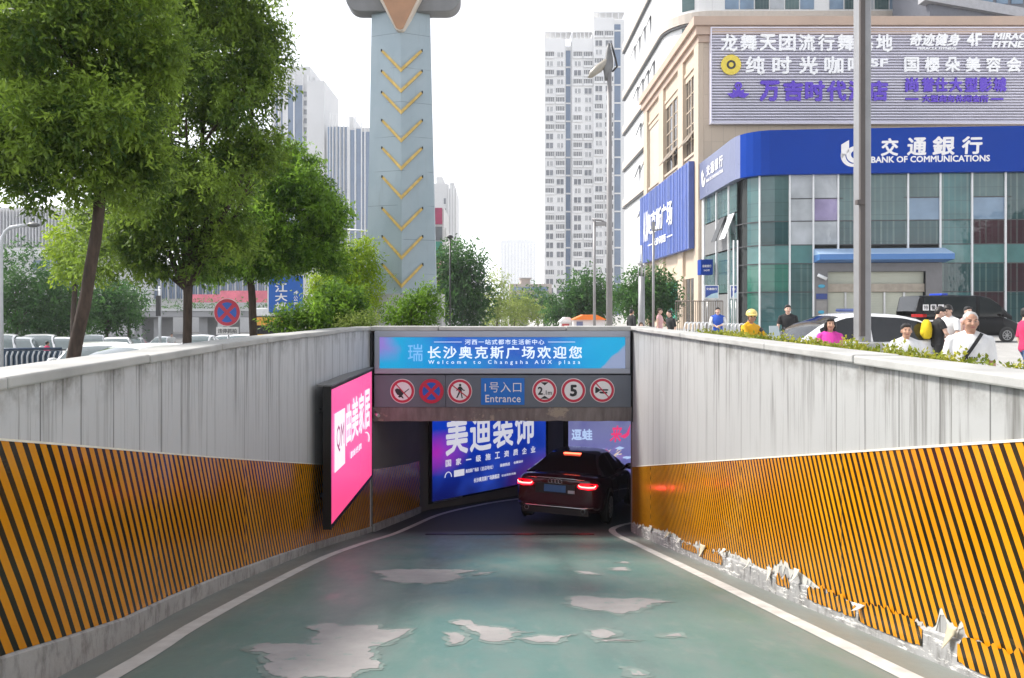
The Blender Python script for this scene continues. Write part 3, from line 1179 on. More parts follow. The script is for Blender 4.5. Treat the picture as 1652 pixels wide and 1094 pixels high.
b = MB()
xa, xb = pkx(539.5), pkx(555.5)
b.box(xa, xb, -0.012, -0.004, 0.72, 1.60)
xs_ = [pkx(v) for v in (557.5, 567, 578.5, 587.5, 597)]
for ch, q0, q1 in zip('曲美家居', xs_[:-1], xs_[1:]):
    put_text(b, ch, (q0, -0.004, 0.97), X_, Z_, (q1 - q0) * 0.9, 0.72 if ch != '曲' else 0.66, 0.028)
for i in range(9):
    q = pkx(565) + i * 0.135
    if i < 7:
        put_text(b, '居家设计生活馆'[i], (q, -0.004, 0.70), X_, Z_, 0.10, 0.11, 0.03)
rr = [(pkx(588) + 0.42 * math.sin(v), -0.006, 0.86 - 0.10 + 0.16 * math.cos(v)) for v in [0.2 + 0.22 * k for k in range(9)]]
b.tube(rr, 0.012, 6)
b.build('lettering', M_PKW, pk, fix=False)
b = MB()
put_text(b, 'QM', (xa + 0.08, -0.012, 0.98), X_, Z_, xb - xa - 0.16, 0.42, -0.005)
b.build('emblem', M_PKD, pk)
b = MB()
for q in (0.4, 1.7, 3.0):
    b.box(q, q + 0.05, 0.112, 0.36 if q < 1 else 0.3 if q < 2 else 0.13, 0.3, 0.36)
    b.box(q, q + 0.05, 0.112, 0.36 if q < 1 else 0.3 if q < 2 else 0.13, 1.6, 1.66)
b.build('bracket', M_BLACK, pk)

# ------------------------------------------------------------------ tunnel
TL = dense([(-2.44, 14.5), (-2.30, 15.6), (-2.02, 16.9), (-1.72, 17.9), (-1.0, 18.65), (0.3, 19.75), (1.3, 20.6), (1.95, 21.38)], 0.3) + [Vector((3, 21.44)), Vector((9.4, 21.5))]
TR = dense([(2.62, 14.5), (2.74, 15.3), (3.2, 16.4), (4.3, 17.5), (6.0, 18.3)], 0.3) + [Vector((9.4, 18.8))]


def tunnel_wall(name, label, path, side):
    t = thing(name, label, 'wall', (path[0].x, path[0].y, 0))
    rg = []
    fl = []
    kb = []
    for i, p in enumerate(path):
        a, c = path[max(0, i - 1)], path[min(len(path) - 1, i + 1)]
        d = (c - a).normalized()
        nn = Vector((d.y, -d.x)) * -side           # towards the road
        o = p - nn * 0.25
        z0 = zr(p.y)
        rg.append([(p.x, p.y, z0 - 0.3), (p.x, p.y, -0.05), (o.x, o.y, -0.05), (o.x, o.y, z0 - 0.3)])
        q = p + nn * 0.006
        fl.append([(q.x, q.y, z0 + 0.15), (q.x, q.y, z0 + 1.22)])
        q = p + nn * 0.05
        kb.append([(p.x + nn.x * 0.002, p.y + nn.y * 0.002, z0 - 0.1), (q.x, q.y, z0 - 0.1), (q.x, q.y, z0 + 0.14), (p.x + nn.x * 0.002, p.y + nn.y * 0.002, z0 + 0.145)])
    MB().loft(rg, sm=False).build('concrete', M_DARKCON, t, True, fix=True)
    if side < 0:
        cut = [i for i, p in enumerate(path) if p.y < 17.8]
        MB().loft([fl[i] for i in cut], closed=False, cap=False).build('striped_film', M_FILM_L, t, True)
        MB().loft([kb[i] for i in cut], sm=False).build('kerb', M_KERB_L, t, True, fix=True)
    return t


tunnel_wall('tunnel_wall', 'dark curved tunnel wall with a striped film behind the lit blue billboard', TL, -1)
tunnel_wall('tunnel_wall', 'inner tunnel wall hidden past the corner beyond the dark sedan', TR, 1)
b = MB()
b.box(-3.2, 9.6, 15.06, 22.2, -0.5, -0.06)
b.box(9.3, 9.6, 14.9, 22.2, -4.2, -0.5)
tag(b.build('ceiling', M_DARKCON), kind='structure')

# --- blue billboard
bb = thing('lit_billboard', 'large lit blue billboard with white characters inside the tunnel', 'billboard', (-1.59, 18.0, -2.99), math.atan2(0.643, 0.766))
BL, BH = 3.80, 2.46
t = NT('blue_billboard_print')
x, y, z = t.xyz()
n = t.noise(0.9, 2)
_c = t.mix(t.ramp(x, 0.1, 3.4), lin(14, 60, 190), lin(20, 58, 175))
_c = t.mix(t.ramp(z, 0.1, 1.3, 1, 0), _c, lin(14, 24, 100))
dx = t.math('SUBTRACT', x, 0.2)
dz = t.math('SUBTRACT', z, 1.15)
rad = t.math('SQRT', t.math('ADD', t.math('MULTIPLY', dx, dx), t.math('MULTIPLY', t.math('MULTIPLY', dz, dz), 3.0)))
_c = t.mix(t.ramp(rad, 0.1, 1.0, 0.85, 0), _c, lin(190, 30, 180))
_c = t.mix(t.math('MULTIPLY', t.ramp(n, 0.45, 0.7), 0.5), _c, lin(50, 90, 215))
_c = t.mix(t.math('MULTIPLY', t.ramp(x, 2.2, 3.8), t.ramp(z, 0.2, 0.9, 1, 0)), _c, lin(110, 40, 120))
t.set(color=t.mix(0.8, _c, (0, 0, 0)), rough=0.3, emit=_c, emitf=0.85 * LIT)
MB().box(0, BL, 0, 0.08, 0, BH).build('light_panel', t.m, bb)
b = MB()
b.box(-0.10, 0, -0.01, 0.10, -0.05, BH + 0.05)
b.box(BL, BL + 0.08, -0.01, 0.10, -0.05, BH + 0.05)
b.box(0, BL, -0.01, 0.10, -0.04, 0)
b.box(0, BL, -0.01, 0.10, BH, BH + 0.05)
b.build('frame', M_BLACK, bb)
MB().box(0.02, 0.9, -0.03, -0.011, -0.035, -0.005).build('lower_trim', M_STEEL, bb)
M_BW = glow('lit_soft_white', lin(226, 226, 240), 0.8)
b = MB()
for k, ch in enumerate('美迪装饰'):
    put_text(b, ch, (0.40 + 0.755 * k, 0, 1.04), X_, Z_, 0.70, 0.98, 0.03)
for k, ch in enumerate('国家一级施工资质企业'):
    put_text(b, ch, (0.40 + 0.315 * k, 0, 0.78 if ch != '一' else 0.86), X_, Z_, 0.17, 0.17 if ch != '一' else 0.03, 0.03)
put_text(b, '奥克斯广场店', (1.02, 0, 0.54), X_, Z_, 0.42, 0.10, 0.03)
put_text(b, '（总店地址）', (1.50, 0, 0.53), X_, Z_, 0.42, 0.11, 0.02)
put_text(b, '装修热线', (2.15, 0, 0.54), X_, Z_, 0.34, 0.09, 0.03)
put_text(b, '全案设计', (2.62, 0, 0.56), X_, Z_, 0.34, 0.07, 0.03)
put_text(b, '长沙奥克斯广场旗舰店', (1.28, 0, 0.26), X_, Z_, 0.85, 0.12, 0.03)
put_text(b, '欢迎您的光临', (2.2, 0, 0.28), X_, Z_, 0.5, 0.06, 0.01)
b.box(0.66, 0.98, -0.006, -0.003, 0.50, 0.66)
arc = [(0.48 + 0.10 * math.cos(v), -0.006, 0.52 + 0.13 * math.sin(v)) for v in [math.pi * k / 8 for k in range(9)]]
b.tube(arc, 0.012, 5)
b.build('lettering', M_BW, bb)

# --- pale digital screen on the end wall
ds = thing('lit_screen', 'pale violet lit poster screen on the end wall of the tunnel', 'screen', (2.02, 21.30, -3.2))
t = NT('violet_screen_print')
x, y, z = t.xyz()
_c = t.mix(t.ramp(z, 0.4, 1.6), lin(120, 120, 190), lin(128, 132, 178))
_c = t.mix(t.ramp(t.noise(1.4, 4), 0.45, 0.75), _c, lin(100, 100, 165))
t.set(color=(0.1, 0.1, 0.2), rough=0.3, emit=_c, emitf=0.85 * LIT)
MB().box(0, 2.3, 0, 0.08, 0, 2.62).build('light_panel', t.m, ds)
b = MB()
b.box(-0.16, 0, -0.01, 0.12, 0, 2.66)
b.build('frame', M_BLACK, ds)
M_SCW = glow('screen_pale_blue', lin(190, 215, 255), 0.9)
M_SCP = glow('screen_pink', lin(245, 70, 130), 0.9)
b = MB()
put_text(b, '逗蛙', (0.09, 0, 1.12), X_, Z_, 0.60, 0.32, 0.035)
b.build('lettering', M_SCW, ds)
b = MB()
put_text(b, '来', (1.18, 0, 1.06), X_, Z_, 0.32, 0.48, 0.03, slant=0.15)
b.prism([(1.46, -0.004, 1.22), (1.66, -0.004, 1.32), (1.78, -0.004, 1.58), (1.74, -0.004, 1.27), (1.62, -0.004, 1.17)], (0, -0.003, 0))
b.build('brush_lettering', M_SCP, ds)
random.seed(5)
b = MB()
for i in range(34):                      # splash of pale strokes in the lower half of the poster
    cx, cz = 1.12 + random.gauss(0.1, 0.22), 0.66 + random.gauss(0, 0.15)
    a_ = random.uniform(-0.3, 0.9)
    l_, h_ = random.uniform(0.06, 0.24), random.uniform(0.015, 0.05)
    pts = [(cx + l_ * math.cos(a_) * s - h_ * math.sin(a_) * q, -0.003 - 0.0004 * i, cz + l_ * math.sin(a_) * s + h_ * math.cos(a_) * q) for s, q in ((-1, 0), (0, -1), (1, 0), (0, 1))]
    b.add(pts, [(0, 1, 2, 3)], i % 3)
b.build('splash_print', [M_SCW, glow('screen_cream', lin(240, 215, 200), 0.8), glow('screen_mauve', lin(150, 130, 200), 0.8)], ds)
# ------------------------------------------------------------------ vehicles


def lerp(tab, y):
    if y <= tab[0][0]:
        return tab[0][1]
    for (a, va), (b_, vb) in zip(tab, tab[1:]):
        if y <= b_:
            t = (y - a) / (b_ - a)
            return va + (vb - va) * t
    return tab[-1][1]


def smooth_tab(tab, y, h=0.10):
    return (lerp(tab, y - h) + 2 * lerp(tab, y) + lerp(tab, y + h)) / 4


def paint(name, c, rough=0.22, coat=0.8):
    t = NT(name)
    n = t.noise(1.5, 4)
    t.set(color=t.mix(t.ramp(n, 0.3, 0.7), tuple(x * 0.92 for x in c), c), rough=t.ramp(t.noise(6, 4), 0.3, 0.7, rough, rough + 0.12), coat=coat, coatr=0.06, spec=0.5 if coat > 0.5 else 0.12)
    return t.m


M_GLASS_CAR = mat('tinted_car_glass', (0.012, 0.014, 0.016), 0.06, var=0.1, spec=0.7)
M_GLASS_PALE = mat('pale_car_glass', (0.05, 0.075, 0.075), 0.06, var=0.1, spec=0.8)
M_TYRE = mat('tyre_rubber', (0.02, 0.02, 0.02), 0.8, var=0.15)
M_RIM = mat('alloy_rim', (0.42, 0.42, 0.43), 0.3, metal=0.85, var=0.08)
M_LAMP_OFF = mat('lamp_lens_red', (0.35, 0.01, 0.012), 0.15, var=0.05)
M_LAMP_W = mat('lamp_lens_clear', (0.65, 0.66, 0.68), 0.1, var=0.05)
M_CHROME = mat('chrome_trim', (0.70, 0.70, 0.72), 0.12, metal=1.0, var=0.03)
M_PLATE_BLUE = mat('number_plate_blue', (0.06, 0.16, 0.36), 0.4, var=0.08)
M_TRIM = mat('black_plastic', (0.02, 0.02, 0.021), 0.5, var=0.1)


def body_x(sp, y, fz):
    """Half width of the flank at a fraction of its height."""
    prof = [(0, 0.90), (0.08, 0.965), (0.35, 1.0), (0.62, 0.99), (0.85, 0.955), (1.0, 0.88)]
    return smooth_tab(sp['hw'], y, 0.05) * lerp(prof, fz)


def make_car(name, label, cat, sp, pm, group=None, glass=None, detail=True):
    """Car with its nose towards +Y; origin on the ground under the middle of its tail."""
    t = thing(name, label, cat, group=group)
    glass = glass or M_GLASS_CAR
    L = sp['L']
    st = [0, 0.04, 0.12, 0.3, 0.55] + [0.85 + 0.3 * i for i in range(int((L - 1.5) / 0.3))] + [L - 0.5, L - 0.28, L - 0.12, L - 0.03, L]
    st = sorted(set(round(v, 3) for v in st if v <= L))
    b = MB()
    rg = []
    for y in st:
        top, bot = smooth_tab(sp['deck'], y, 0.04), smooth_tab(sp['bot'], y, 0.03)
        h = top - bot
        half = [(body_x(sp, y, f) * (1 if f > 0 else 1), bot + h * f) for f in (0, 0.08, 0.35, 0.62, 0.85)]
        w_ = smooth_tab(sp['hw'], y, 0.05)
        half += [(w_ * 0.90, bot + h * 0.95), (w_ * 0.80, top), (w_ * 0.4, top + 0.015)]
        pts = [(x, y, z) for x, z in half] + [(-x, y, z) for x, z in half[::-1]]
        rg.append(pts)
    b.loft(rg)
    b.build('body', pm, t, subsurf=1, fix=True)
    # cabin: painted roof and pillars, glass between
    y0, y1 = sp['roof'][0][0], sp['roof'][-1][0]
    n = 26
    ys_ = [y0 + (y1 - y0) * i / n for i in range(n + 1)]
    secs = []
    for y in ys_:
        rz_ = smooth_tab(sp['roof'], y, 0.08)
        bz = smooth_tab(sp['deck'], y, 0.04) - 0.03
        rz_ = max(rz_, bz + 0.035)
        f = min(1, (rz_ - bz) / sp.get('gh', 0.45))
        bw_ = smooth_tab(sp['hw'], y, 0.05) * 0.895
        tw = bw_ + (sp['top_hw'] - bw_) * f
        half = [(bw_, bz), (bw_ + (tw - bw_) * 0.5 + 0.012, bz + (rz_ - bz) * 0.46), (tw + 0.012, rz_ - 0.075 * f), (tw - 0.05, rz_ - 0.018 * f), (tw * 0.55, rz_ + 0.006), (0, rz_ + 0.012)]
        secs.append([(x, y, z) for x, z in half] + [(-x, y, z) for x, z in half[-2::-1]])
    m = len(secs[0])
    gb = {'paint': MB(), 'rear_window': MB(), 'windscreen': MB()}
    for k in range(len(sp['side'])):
        for s in (-1, 1):
            gb['side', k, s] = MB()
    for i in range(n):
        ym = (ys_[i] + ys_[i + 1]) / 2
        for j in range(m - 1):
            q = [secs[i][j], secs[i][j + 1], secs[i + 1][j + 1], secs[i + 1][j]]
            side = j in (0, 1, m - 3, m - 2)
            key = 'paint'
            if side:
                s = 1 if j < 2 else -1
                for k, (a, c) in enumerate(sp['side']):
                    if a <= ym <= c:
                        key = ('side', k, s)
            elif j in (3, 4, 5, 6):
                if sp['rear_glass'][0] <= ym <= sp['rear_glass'][1]:
                    key = 'rear_window'
                elif sp['front_glass'][0] <= ym <= sp['front_glass'][1]:
                    key = 'windscreen'
            gb[key].add(q, [(0, 1, 2, 3)], 0, True)
    for key, g in gb.items():
        if not g.f:
            continue
        nm = {'paint': 'roof', 'rear_window': 'rear_window', 'windscreen': 'windscreen'}.get(key, 'side_window')
        o = g.build(nm, pm if key == 'paint' else glass, t)
        bm = bmesh.new()
        bm.from_mesh(o.data)
        bmesh.ops.remove_doubles(bm, verts=bm.verts, dist=1e-5)
        bmesh.ops.recalc_face_normals(bm, faces=bm.faces)
        c0 = Vector((0, (y0 + y1) / 2, 0.7))
        if bm.faces and sum((f.calc_center_median() - c0).dot(f.normal) for f in bm.faces) < 0:
            bmesh.ops.reverse_faces(bm, faces=bm.faces)
        bm.to_mesh(o.data)
        bm.free()
    # wheels
    for yw in sp['wheels']:
        for s in (-1, 1):
            rw = sp['rw']
            wx = s * (smooth_tab(sp['hw'], yw, 0.05) * 1.0 + 0.004)
            tag(MB().disc((wx - s * 0.0, yw, rw + 0.015), (Y_ if s > 0 else -Y_), Z_, rw + 0.055, 0.012, 28).build('wheel_arch', M_TRIM, t))
            wb = MB()
            prof = [(0.10, -0.10), (rw * 0.93, -0.10), (rw, -0.06), (rw, 0.05), (rw * 0.94, 0.085), (rw * 0.70, 0.085), (rw * 0.68, 0.06)]
            rings = []
            for rr, dx in prof:
                rings.append([(wx - s * 0.06 + s * dx, yw + rr * math.cos(2 * math.pi * k / 28), rw + rr * math.sin(2 * math.pi * k / 28)) for k in range(28)])
            wb.loft(rings)
            w_ = wb.build('wheel', M_TYRE, t, fix=True)
            rb = MB()
            xo = wx + s * 0.012
            rb.disc((xo, yw, rw), (Y_ if s > 0 else -Y_), Z_, rw * 0.69, 0.012, 28, inner=rw * 0.6)
            rb.disc((xo, yw, rw), (Y_ if s > 0 else -Y_), Z_, rw * 0.14, 0.015, 14)
            for k in range(sp.get('spokes', 10)):
                a_ = 2 * math.pi * k / sp.get('spokes', 10)
                d = Vector((0, math.cos(a_), math.sin(a_)))
                e = Vector((0, -math.sin(a_), math.cos(a_)))
                c_ = Vector((xo + s * 0.001, yw, rw))
                rb.prism([c_ + d * rw * 0.12 - e * 0.018, c_ + d * rw * 0.62 - e * 0.012, c_ + d * rw * 0.62 + e * 0.012, c_ + d * rw * 0.12 + e * 0.018], (s * 0.011, 0, 0))
            rb.build('rim', M_RIM, w_, fix=True)
    # mirrors
    my = sp['mirror']
    for s in (-1, 1):
        hx = smooth_tab(sp['hw'], my, 0.05) * 0.9
        z = smooth_tab(sp['deck'], my, 0.04)
        mbx = MB()
        mbx.ball((s * (hx + 0.14), my, z + 0.07), (0.115, 0.06, 0.075), 12, 8)
        mbx.tube([(s * hx * 0.98, my, z + 0.0), (s * (hx + 0.06), my, z + 0.05)], 0.025, 6)
        mbx.build('mirror', sp.get('mirror_mat', pm), t)
    if detail:
        for s in (-1, 1):
            for yh in sp['handles']:
                zt = smooth_tab(sp['deck'], yh, 0.04)
                bz = smooth_tab(sp['bot'], yh, 0.03)
                f = 0.86
                x = body_x(sp, yh, f)
                MB().tube([(s * (x + 0.005), yh, bz + (zt - bz) * f), (s * (x + 0.03), yh + 0.04, bz + (zt - bz) * f + 0.01), (s * (x + 0.03), yh + 0.18, bz + (zt - bz) * f + 0.01), (s * (x + 0.005), yh + 0.22, bz + (zt - bz) * f)], 0.012, 6).build('door_handle', M_CHROME if sp.get('chrome') else pm, t)
            # door shut lines
            lb = MB()
            for yd in sp['doors']:
                pts = []
                for f in (0.12, 0.35, 0.62, 0.85, 0.95):
                    zt = smooth_tab(sp['deck'], yd, 0.04)
                    bz = smooth_tab(sp['bot'], yd, 0.03)
                    pts.append((s * (body_x(sp, yd, f) + 0.001), yd, bz + (zt - bz) * f))
                lb.tube(pts, 0.006, 5)
            lb.build('door_gap', M_TRIM, t)
    return t


SEDAN = dict(L=4.90, hw=[(0, 0.76), (0.06, 0.83), (0.2, 0.885), (0.6, 0.925), (1.2, 0.935), (3.6, 0.93), (4.3, 0.90), (4.65, 0.82), (4.82, 0.72), (4.9, 0.55)],
             deck=[(0, 0.93), (0.05, 1.02), (0.12, 1.035), (0.7, 1.03), (1.0, 0.99), (3.4, 0.95), (3.8, 0.93), (4.4, 0.80), (4.75, 0.68), (4.9, 0.55)],
             bot=[(0, 0.40), (0.08, 0.30), (0.35, 0.22), (0.8, 0.18), (4.2, 0.18), (4.6, 0.2), (4.9, 0.28)],
             roof=[(0.62, 1.03), (0.85, 1.14), (1.2, 1.31), (1.5, 1.405), (1.9, 1.45), (2.4, 1.46), (2.75, 1.43), (3.1, 1.32), (3.5, 1.12), (3.85, 0.95)],
             top_hw=0.56, gh=0.45, side=[(1.02, 2.03), (2.12, 3.3)], rear_glass=(0.68, 1.48), front_glass=(2.85, 3.8),
             wheels=(1.05, 3.92), rw=0.335, mirror=3.18, handles=(1.45, 2.5), doors=(1.42, 2.08, 3.3), chrome=True)

# --- the dark sedan driving into the tunnel
M_DKPAINT = paint('dark_wine_paint', (0.055, 0.004, 0.012), 0.14)
sd = make_car('sedan', 'dark wine-red sedan with brake lights on, driving into the tunnel', 'car', SEDAN, M_DKPAINT, glass=mat('wine_tinted_glass', (0.022, 0.004, 0.008), 0.08, var=0.1, spec=0.4))
M_LED = glow('brake_light_lit', (1.0, 0.012, 0.02), 12.0)
M_LEDW = glow('brake_light_core', (1.0, 0.10, 0.08), 14.0)
M_LENS = glow('tail_lens_glow', (0.85, 0.0, 0.012), 1.3)


def rear_pt(x, z, out=0.012):
    """Point on the rear face of the sedan (plan curve of the tail)."""
    ax = abs(x)
    y = 0.0
    for (ya, wa), (yb, wb_) in zip(SEDAN['hw'], SEDAN['hw'][1:]):
        if wa <= ax <= wb_:
            y = ya + (yb - ya) * (ax - wa) / (wb_ - wa)
            break
    return Vector((x, y - out - 0.02 * (1 - min(1, ax / 0.76)), z))


for s in (-1, 1):
    b = MB()
    pts = [(0.46, 0.84), (0.50, 0.795), (0.70, 0.775), (0.835, 0.80), (0.865, 0.86), (0.85, 0.90), (0.72, 0.915), (0.52, 0.905)]
    f = [rear_pt(s * x, z) for x, z in pts]
    k = [p + Vector((0, 0.05, 0)) for p in f]
    cen = sum(f, Vector()) / len(f)
    b.add(f + k + [cen], [(i, (i + 1) % 8, 16) for i in range(8)] + [(i, (i + 1) % 8, (i + 1) % 8 + 8, i + 8) for i in range(8)], 0, True)
    ln = b.build('taillight', M_LENS, sd, fix=True)
    led = MB()
    led.tube([rear_pt(s * x, z, 0.018) for x, z in ((0.50, 0.875), (0.505, 0.85), (0.56, 0.838), (0.70, 0.835), (0.81, 0.842), (0.835, 0.872))], 0.012, 6)
    led.build('light_strip', M_LEDW, ln)
    led = MB()
    led.tube([rear_pt(s * x, z, 0.015) for x, z in ((0.49, 0.85), (0.54, 0.815), (0.70, 0.81), (0.83, 0.82))], 0.013, 6)
    led.build('glow_strip', M_LED, ln)
b = MB()
b.box(-0.19, 0.19, 1.33, 1.45, 1.372, 1.398)
b.build('high_brake_light', glow('high_brake_lit', (1.0, 0.10, 0.05), 7.0), sd)
b = MB()
b.box(-0.23, 0.23, -0.050, -0.005, 0.70, 0.84)
b.build('number_plate', M_PLATE_BLUE, sd, bevel=0.006)
b = MB()
b.box(-0.42, 0.42, -0.030, 0.03, 0.67, 0.865)
b.build('plate_recess', M_TRIM, sd)
b = MB()
b.tube([(-0.62, -0.01, 0.972), (-0.3, -0.028, 0.982), (0.3, -0.028, 0.982), (0.62, -0.01, 0.972)], 0.010, 6)
b.build('boot_trim', M_CHROME, sd)
b = MB()
for i in range(4):
    c_ = Vector((-0.105 + 0.07 * i, -0.03, 0.915))
    b.tube([c_ + Vector((0.043 * math.cos(v), 0, 0.043 * math.sin(v))) for v in [2 * math.pi * k / 16 for k in range(17)]], 0.0055, 5)
b.build('badge', M_CHROME, sd)
b = MB()
b.tube([(-0.80, 0.05, 0.43), (-0.6, -0.012, 0.40), (0.6, -0.012, 0.40), (0.80, 0.05, 0.43)], 0.016, 6)
b.build('diffuser_trim', M_CHROME, sd)
b = MB()
b.box(-0.70, 0.70, 0.0, 0.12, 0.255, 0.375)
b.build('diffuser', M_TRIM, sd)
for s in (-1, 1):
    b = MB()
    b.tube([(s * 0.60, -0.02, 0.345), (s * 0.60, 0.12, 0.345)], 0.05, 14)
    e_ = b.build('exhaust', M_CHROME, sd)
    MB().disc((s * 0.60, -0.021, 0.345), X_, Z_, 0.038, 0.002, 14).build('bore', M_BLACK, e_)
b = MB()
b.box(0.28, 0.42, -0.045, -0.030, 0.69, 0.75)
b.build('dealer_sticker', mat('pale_sticker', (0.5, 0.5, 0.55), 0.4), sd)
sd.location = (1.16, 15.3, zr(15.3) + 0.02)
slope = math.atan2(zr(18.2) - zr(16.3), 1.9 / math.cos(R(20)))
sd.rotation_mode = 'ZYX'
sd.rotation_euler = (slope, 0, R(-20))
sd.rotation_mode = 'XYZ'
sd.rotation_euler = (Matrix.Rotation(R(-20), 3, 'Z') @ Matrix.Rotation(slope, 3, 'X')).to_euler()
# ------------------------------------------------------------------ pylon
YY = 22.0
PYL_F = Vector(((646.8 - 803) * YY / F, YY, 0))          # the sharp front edge
py = thing('landmark_pylon', 'tall blue-grey pylon with gold chevrons and a brown shield at its head', 'pylon', (PYL_F.x, YY, 0))


def m_pylon():
    t = NT('pylon_metal_paint')
    x, y, z = t.xyz()
    n = t.noise(1.0, 6, 0.6)
    c = t.mix(t.ramp(n, 0.3, 0.7), (0.30, 0.375, 0.42), (0.36, 0.43, 0.47))
    st = t.ramp(t.noise(2.5, 6, 0.65, v=t.mapping((3, 3, 0.3))), 0.56, 0.75)
    c = t.mix(t.math('MULTIPLY', st, 0.3), c, (0.22, 0.24, 0.25))
    band = t.math('LESS_THAN', t.math('FRACT', t.math('DIVIDE', t.math('ADD', z, 0.35), 1.02)), 0.012)
    gate = t.ramp(t.noise(0.9, 2, v=t.mapping((1, 1, 3))), 0.47, 0.53)
    c = t.mix(t.math('MULTIPLY', t.math('MULTIPLY', band, gate), 0.75), c, (0.10, 0.11, 0.12))
    c = t.mix(t.math('MULTIPLY', t.ramp(t.noise(8, 5), 0.70, 0.73), 0.4), c, (0.55, 0.55, 0.53))
    t.set(color=c, rough=0.42, metal=0.1)
    t.bump(t.noise(1.5, 3), 0.15, 0.03)
    return t.m


b = MB()
rg = []
for pyx, xl, xr, xm in ((480, 590.5, 704, 648.2), (250, 595.5, 698.5, 647.4), (20, 599.5, 693, 646.5), (-140, 602, 690, 646)):
    z = EYE - (pyx - 500) * YY / F
    L_, R_, M_ = [(v - 803) * YY / F - PYL_F.x for v in (xl, xr, xm)]
    d = 0.34
    # front edge at y = 0, wings swept back
    ys_k = (YY + d) / YY
    L2, R2 = (L_ + PYL_F.x) * ys_k - PYL_F.x, (R_ + PYL_F.x) * ys_k - PYL_F.x
    rg.append([(M_, 0, z), (R2, d, z), (R2, d + 0.25, z), (M_ + 0.1, d + 0.8, z), (L2, d + 0.25, z), (L2, d, z)])
b.loft(rg, sm=False)
b.build('shaft', m_pylon(), py, fix=True)
b = MB()
xl, xr = (587 - 803) * YY / F - PYL_F.x, (713 - 803) * YY / F - PYL_F.x
zt = EYE + 26 * YY / F
b.box(xl, xr, -0.06, 1.3, 0, zt)
b.build('plinth', mat('plinth_render', (0.45, 0.45, 0.45), 0.75, var=0.12, scale=1.2, bump=0.15), py)
M_GOLD = mat('gold_paint', (0.58, 0.40, 0.12), 0.4, metal=0.25, var=0.22, scale=7)
ridge_x = lambda z: ((646.5 + (EYE + (500 - 20) * YY / F - z) / ((480 - 20) * YY / F) * 1.7) - 803) * YY / F - PYL_F.x
for yb in (117, 150.5, 185, 230.5, 275.4, 322.3, 373.6, 419.5, 465):
    z0 = EYE - (yb - 500) * YY / F
    g = MB()
    x0 = ridge_x(z0)
    for s in (-1, 1):
        xe, ye = s * 0.595, 0.34 * (0.595 / 0.95)
        ze = z0 + 0.70
        # a bar that swells towards the ridge
        up = Vector((0, 0, 1))
        a_, c_ = Vector((x0, -0.012, z0)), Vector((x0 + xe, ye - 0.012, ze))
        d = (c_ - a_)
        nn = Vector((d.z * s, 0, -d.x * s)).normalized()
        if nn.z < 0:
            nn = -nn
        pts = [a_, c_ - nn * 0.03, c_ + nn * 0.045, a_ + up * 0.12]
        g.prism(pts, (0, -0.03, 0))
    g.build('chevron', M_GOLD, py, fix=True)
    g = MB()
    for s in (-1, 1):
        g.tube([(x0 + s * 0.605, 0.19, z0 + 0.68), (x0 + s * 0.605, 0.16, z0 + 0.75)], 0.022, 6)
    g.build('fixing', M_BLACK, py)
b = MB()
zb = EYE - (16 - 500) * YY / F
za = zb + 1.5
arm = []
xl, xr = (556 - 803) * YY / F - PYL_F.x, (742 - 803) * YY / F - PYL_F.x
r_ = 0.42
for cx, a0 in ((xr - r_, -90), (xr - r_, 0), (xl + r_, 90), (xl + r_, 180)):
    cz = (zb + r_) if a0 in (-90, 180) else (za - r_)
    for k in range(7):
        th = R(a0 + 90 * k / 6)
        arm.append((cx + r_ * math.cos(th), 0.10, cz + r_ * math.sin(th)))
b.prism(arm, (0, 0.55, 0))
b.build('arm', mat('pylon_arm_grey', (0.20, 0.20, 0.205), 0.5, var=0.1), py, fix=True, bevel=0.03)


def shield(s, y, d, m, nm):
    b = MB()
    tip = EYE - (55 - 500) * YY / F
    cx = -0.01
    pts = []
    r0 = 0.16 * s
    cz = tip + 0.20
    for k in range(9):
        th = R(-146 + 112 * k / 8)
        pts.append((cx + r0 * math.cos(th), y, cz + r0 * math.sin(th) + 0.0))
    pts += [(cx + 0.73 * s + 0.42, y, cz + 1.82), (cx, y, cz + 3.4 * s), (cx - 0.73 * s - 0.42, y, cz + 1.82)]
    b.prism(pts, (0, d, 0))
    return b.build(nm, m, py, fix=True)


shield(1.0, -0.17, 0.3, mat('shield_rim', (0.66, 0.58, 0.50), 0.5, var=0.1), 'shield_rim')
shield(0.82, -0.20, 0.12, mat('shield_brown', (0.40, 0.215, 0.12), 0.45, var=0.08), 'shield')

# ------------------------------------------------------------------ lamp posts
M_POLE = mat('lamp_post_grey', (0.27, 0.26, 0.26), 0.45, metal=0.3, var=0.1)
M_POLE_L = mat('lamp_post_pale', (0.30, 0.30, 0.31), 0.45, metal=0.3, var=0.1)
t = thing('lamp_post', 'thick square grey lamp post on a block beside the hedge, in front of the bank', 'lamp post', (P(1391, 0, 10).x, 10, 0))
b = MB()
b.box(-0.085, 0.085, -0.085, 0.085, 1.2, 9.5)
b.build('pole', M_POLE_L, t, bevel=0.02)
b = MB()
b.box(-0.083, -0.02, -0.125, -0.083, 1.3, 9.5)
b.box(-0.135, -0.04, -0.15, -0.08, 3.05, 3.11)
b.build('cable_channel', mat('dark_channel', (0.10, 0.085, 0.08), 0.6), t)
b = MB()
b.box(-0.17, 0.19, -0.2, 0.2, 0, 1.22)
b.build('base_block', M_COPING, t, bevel=0.02)

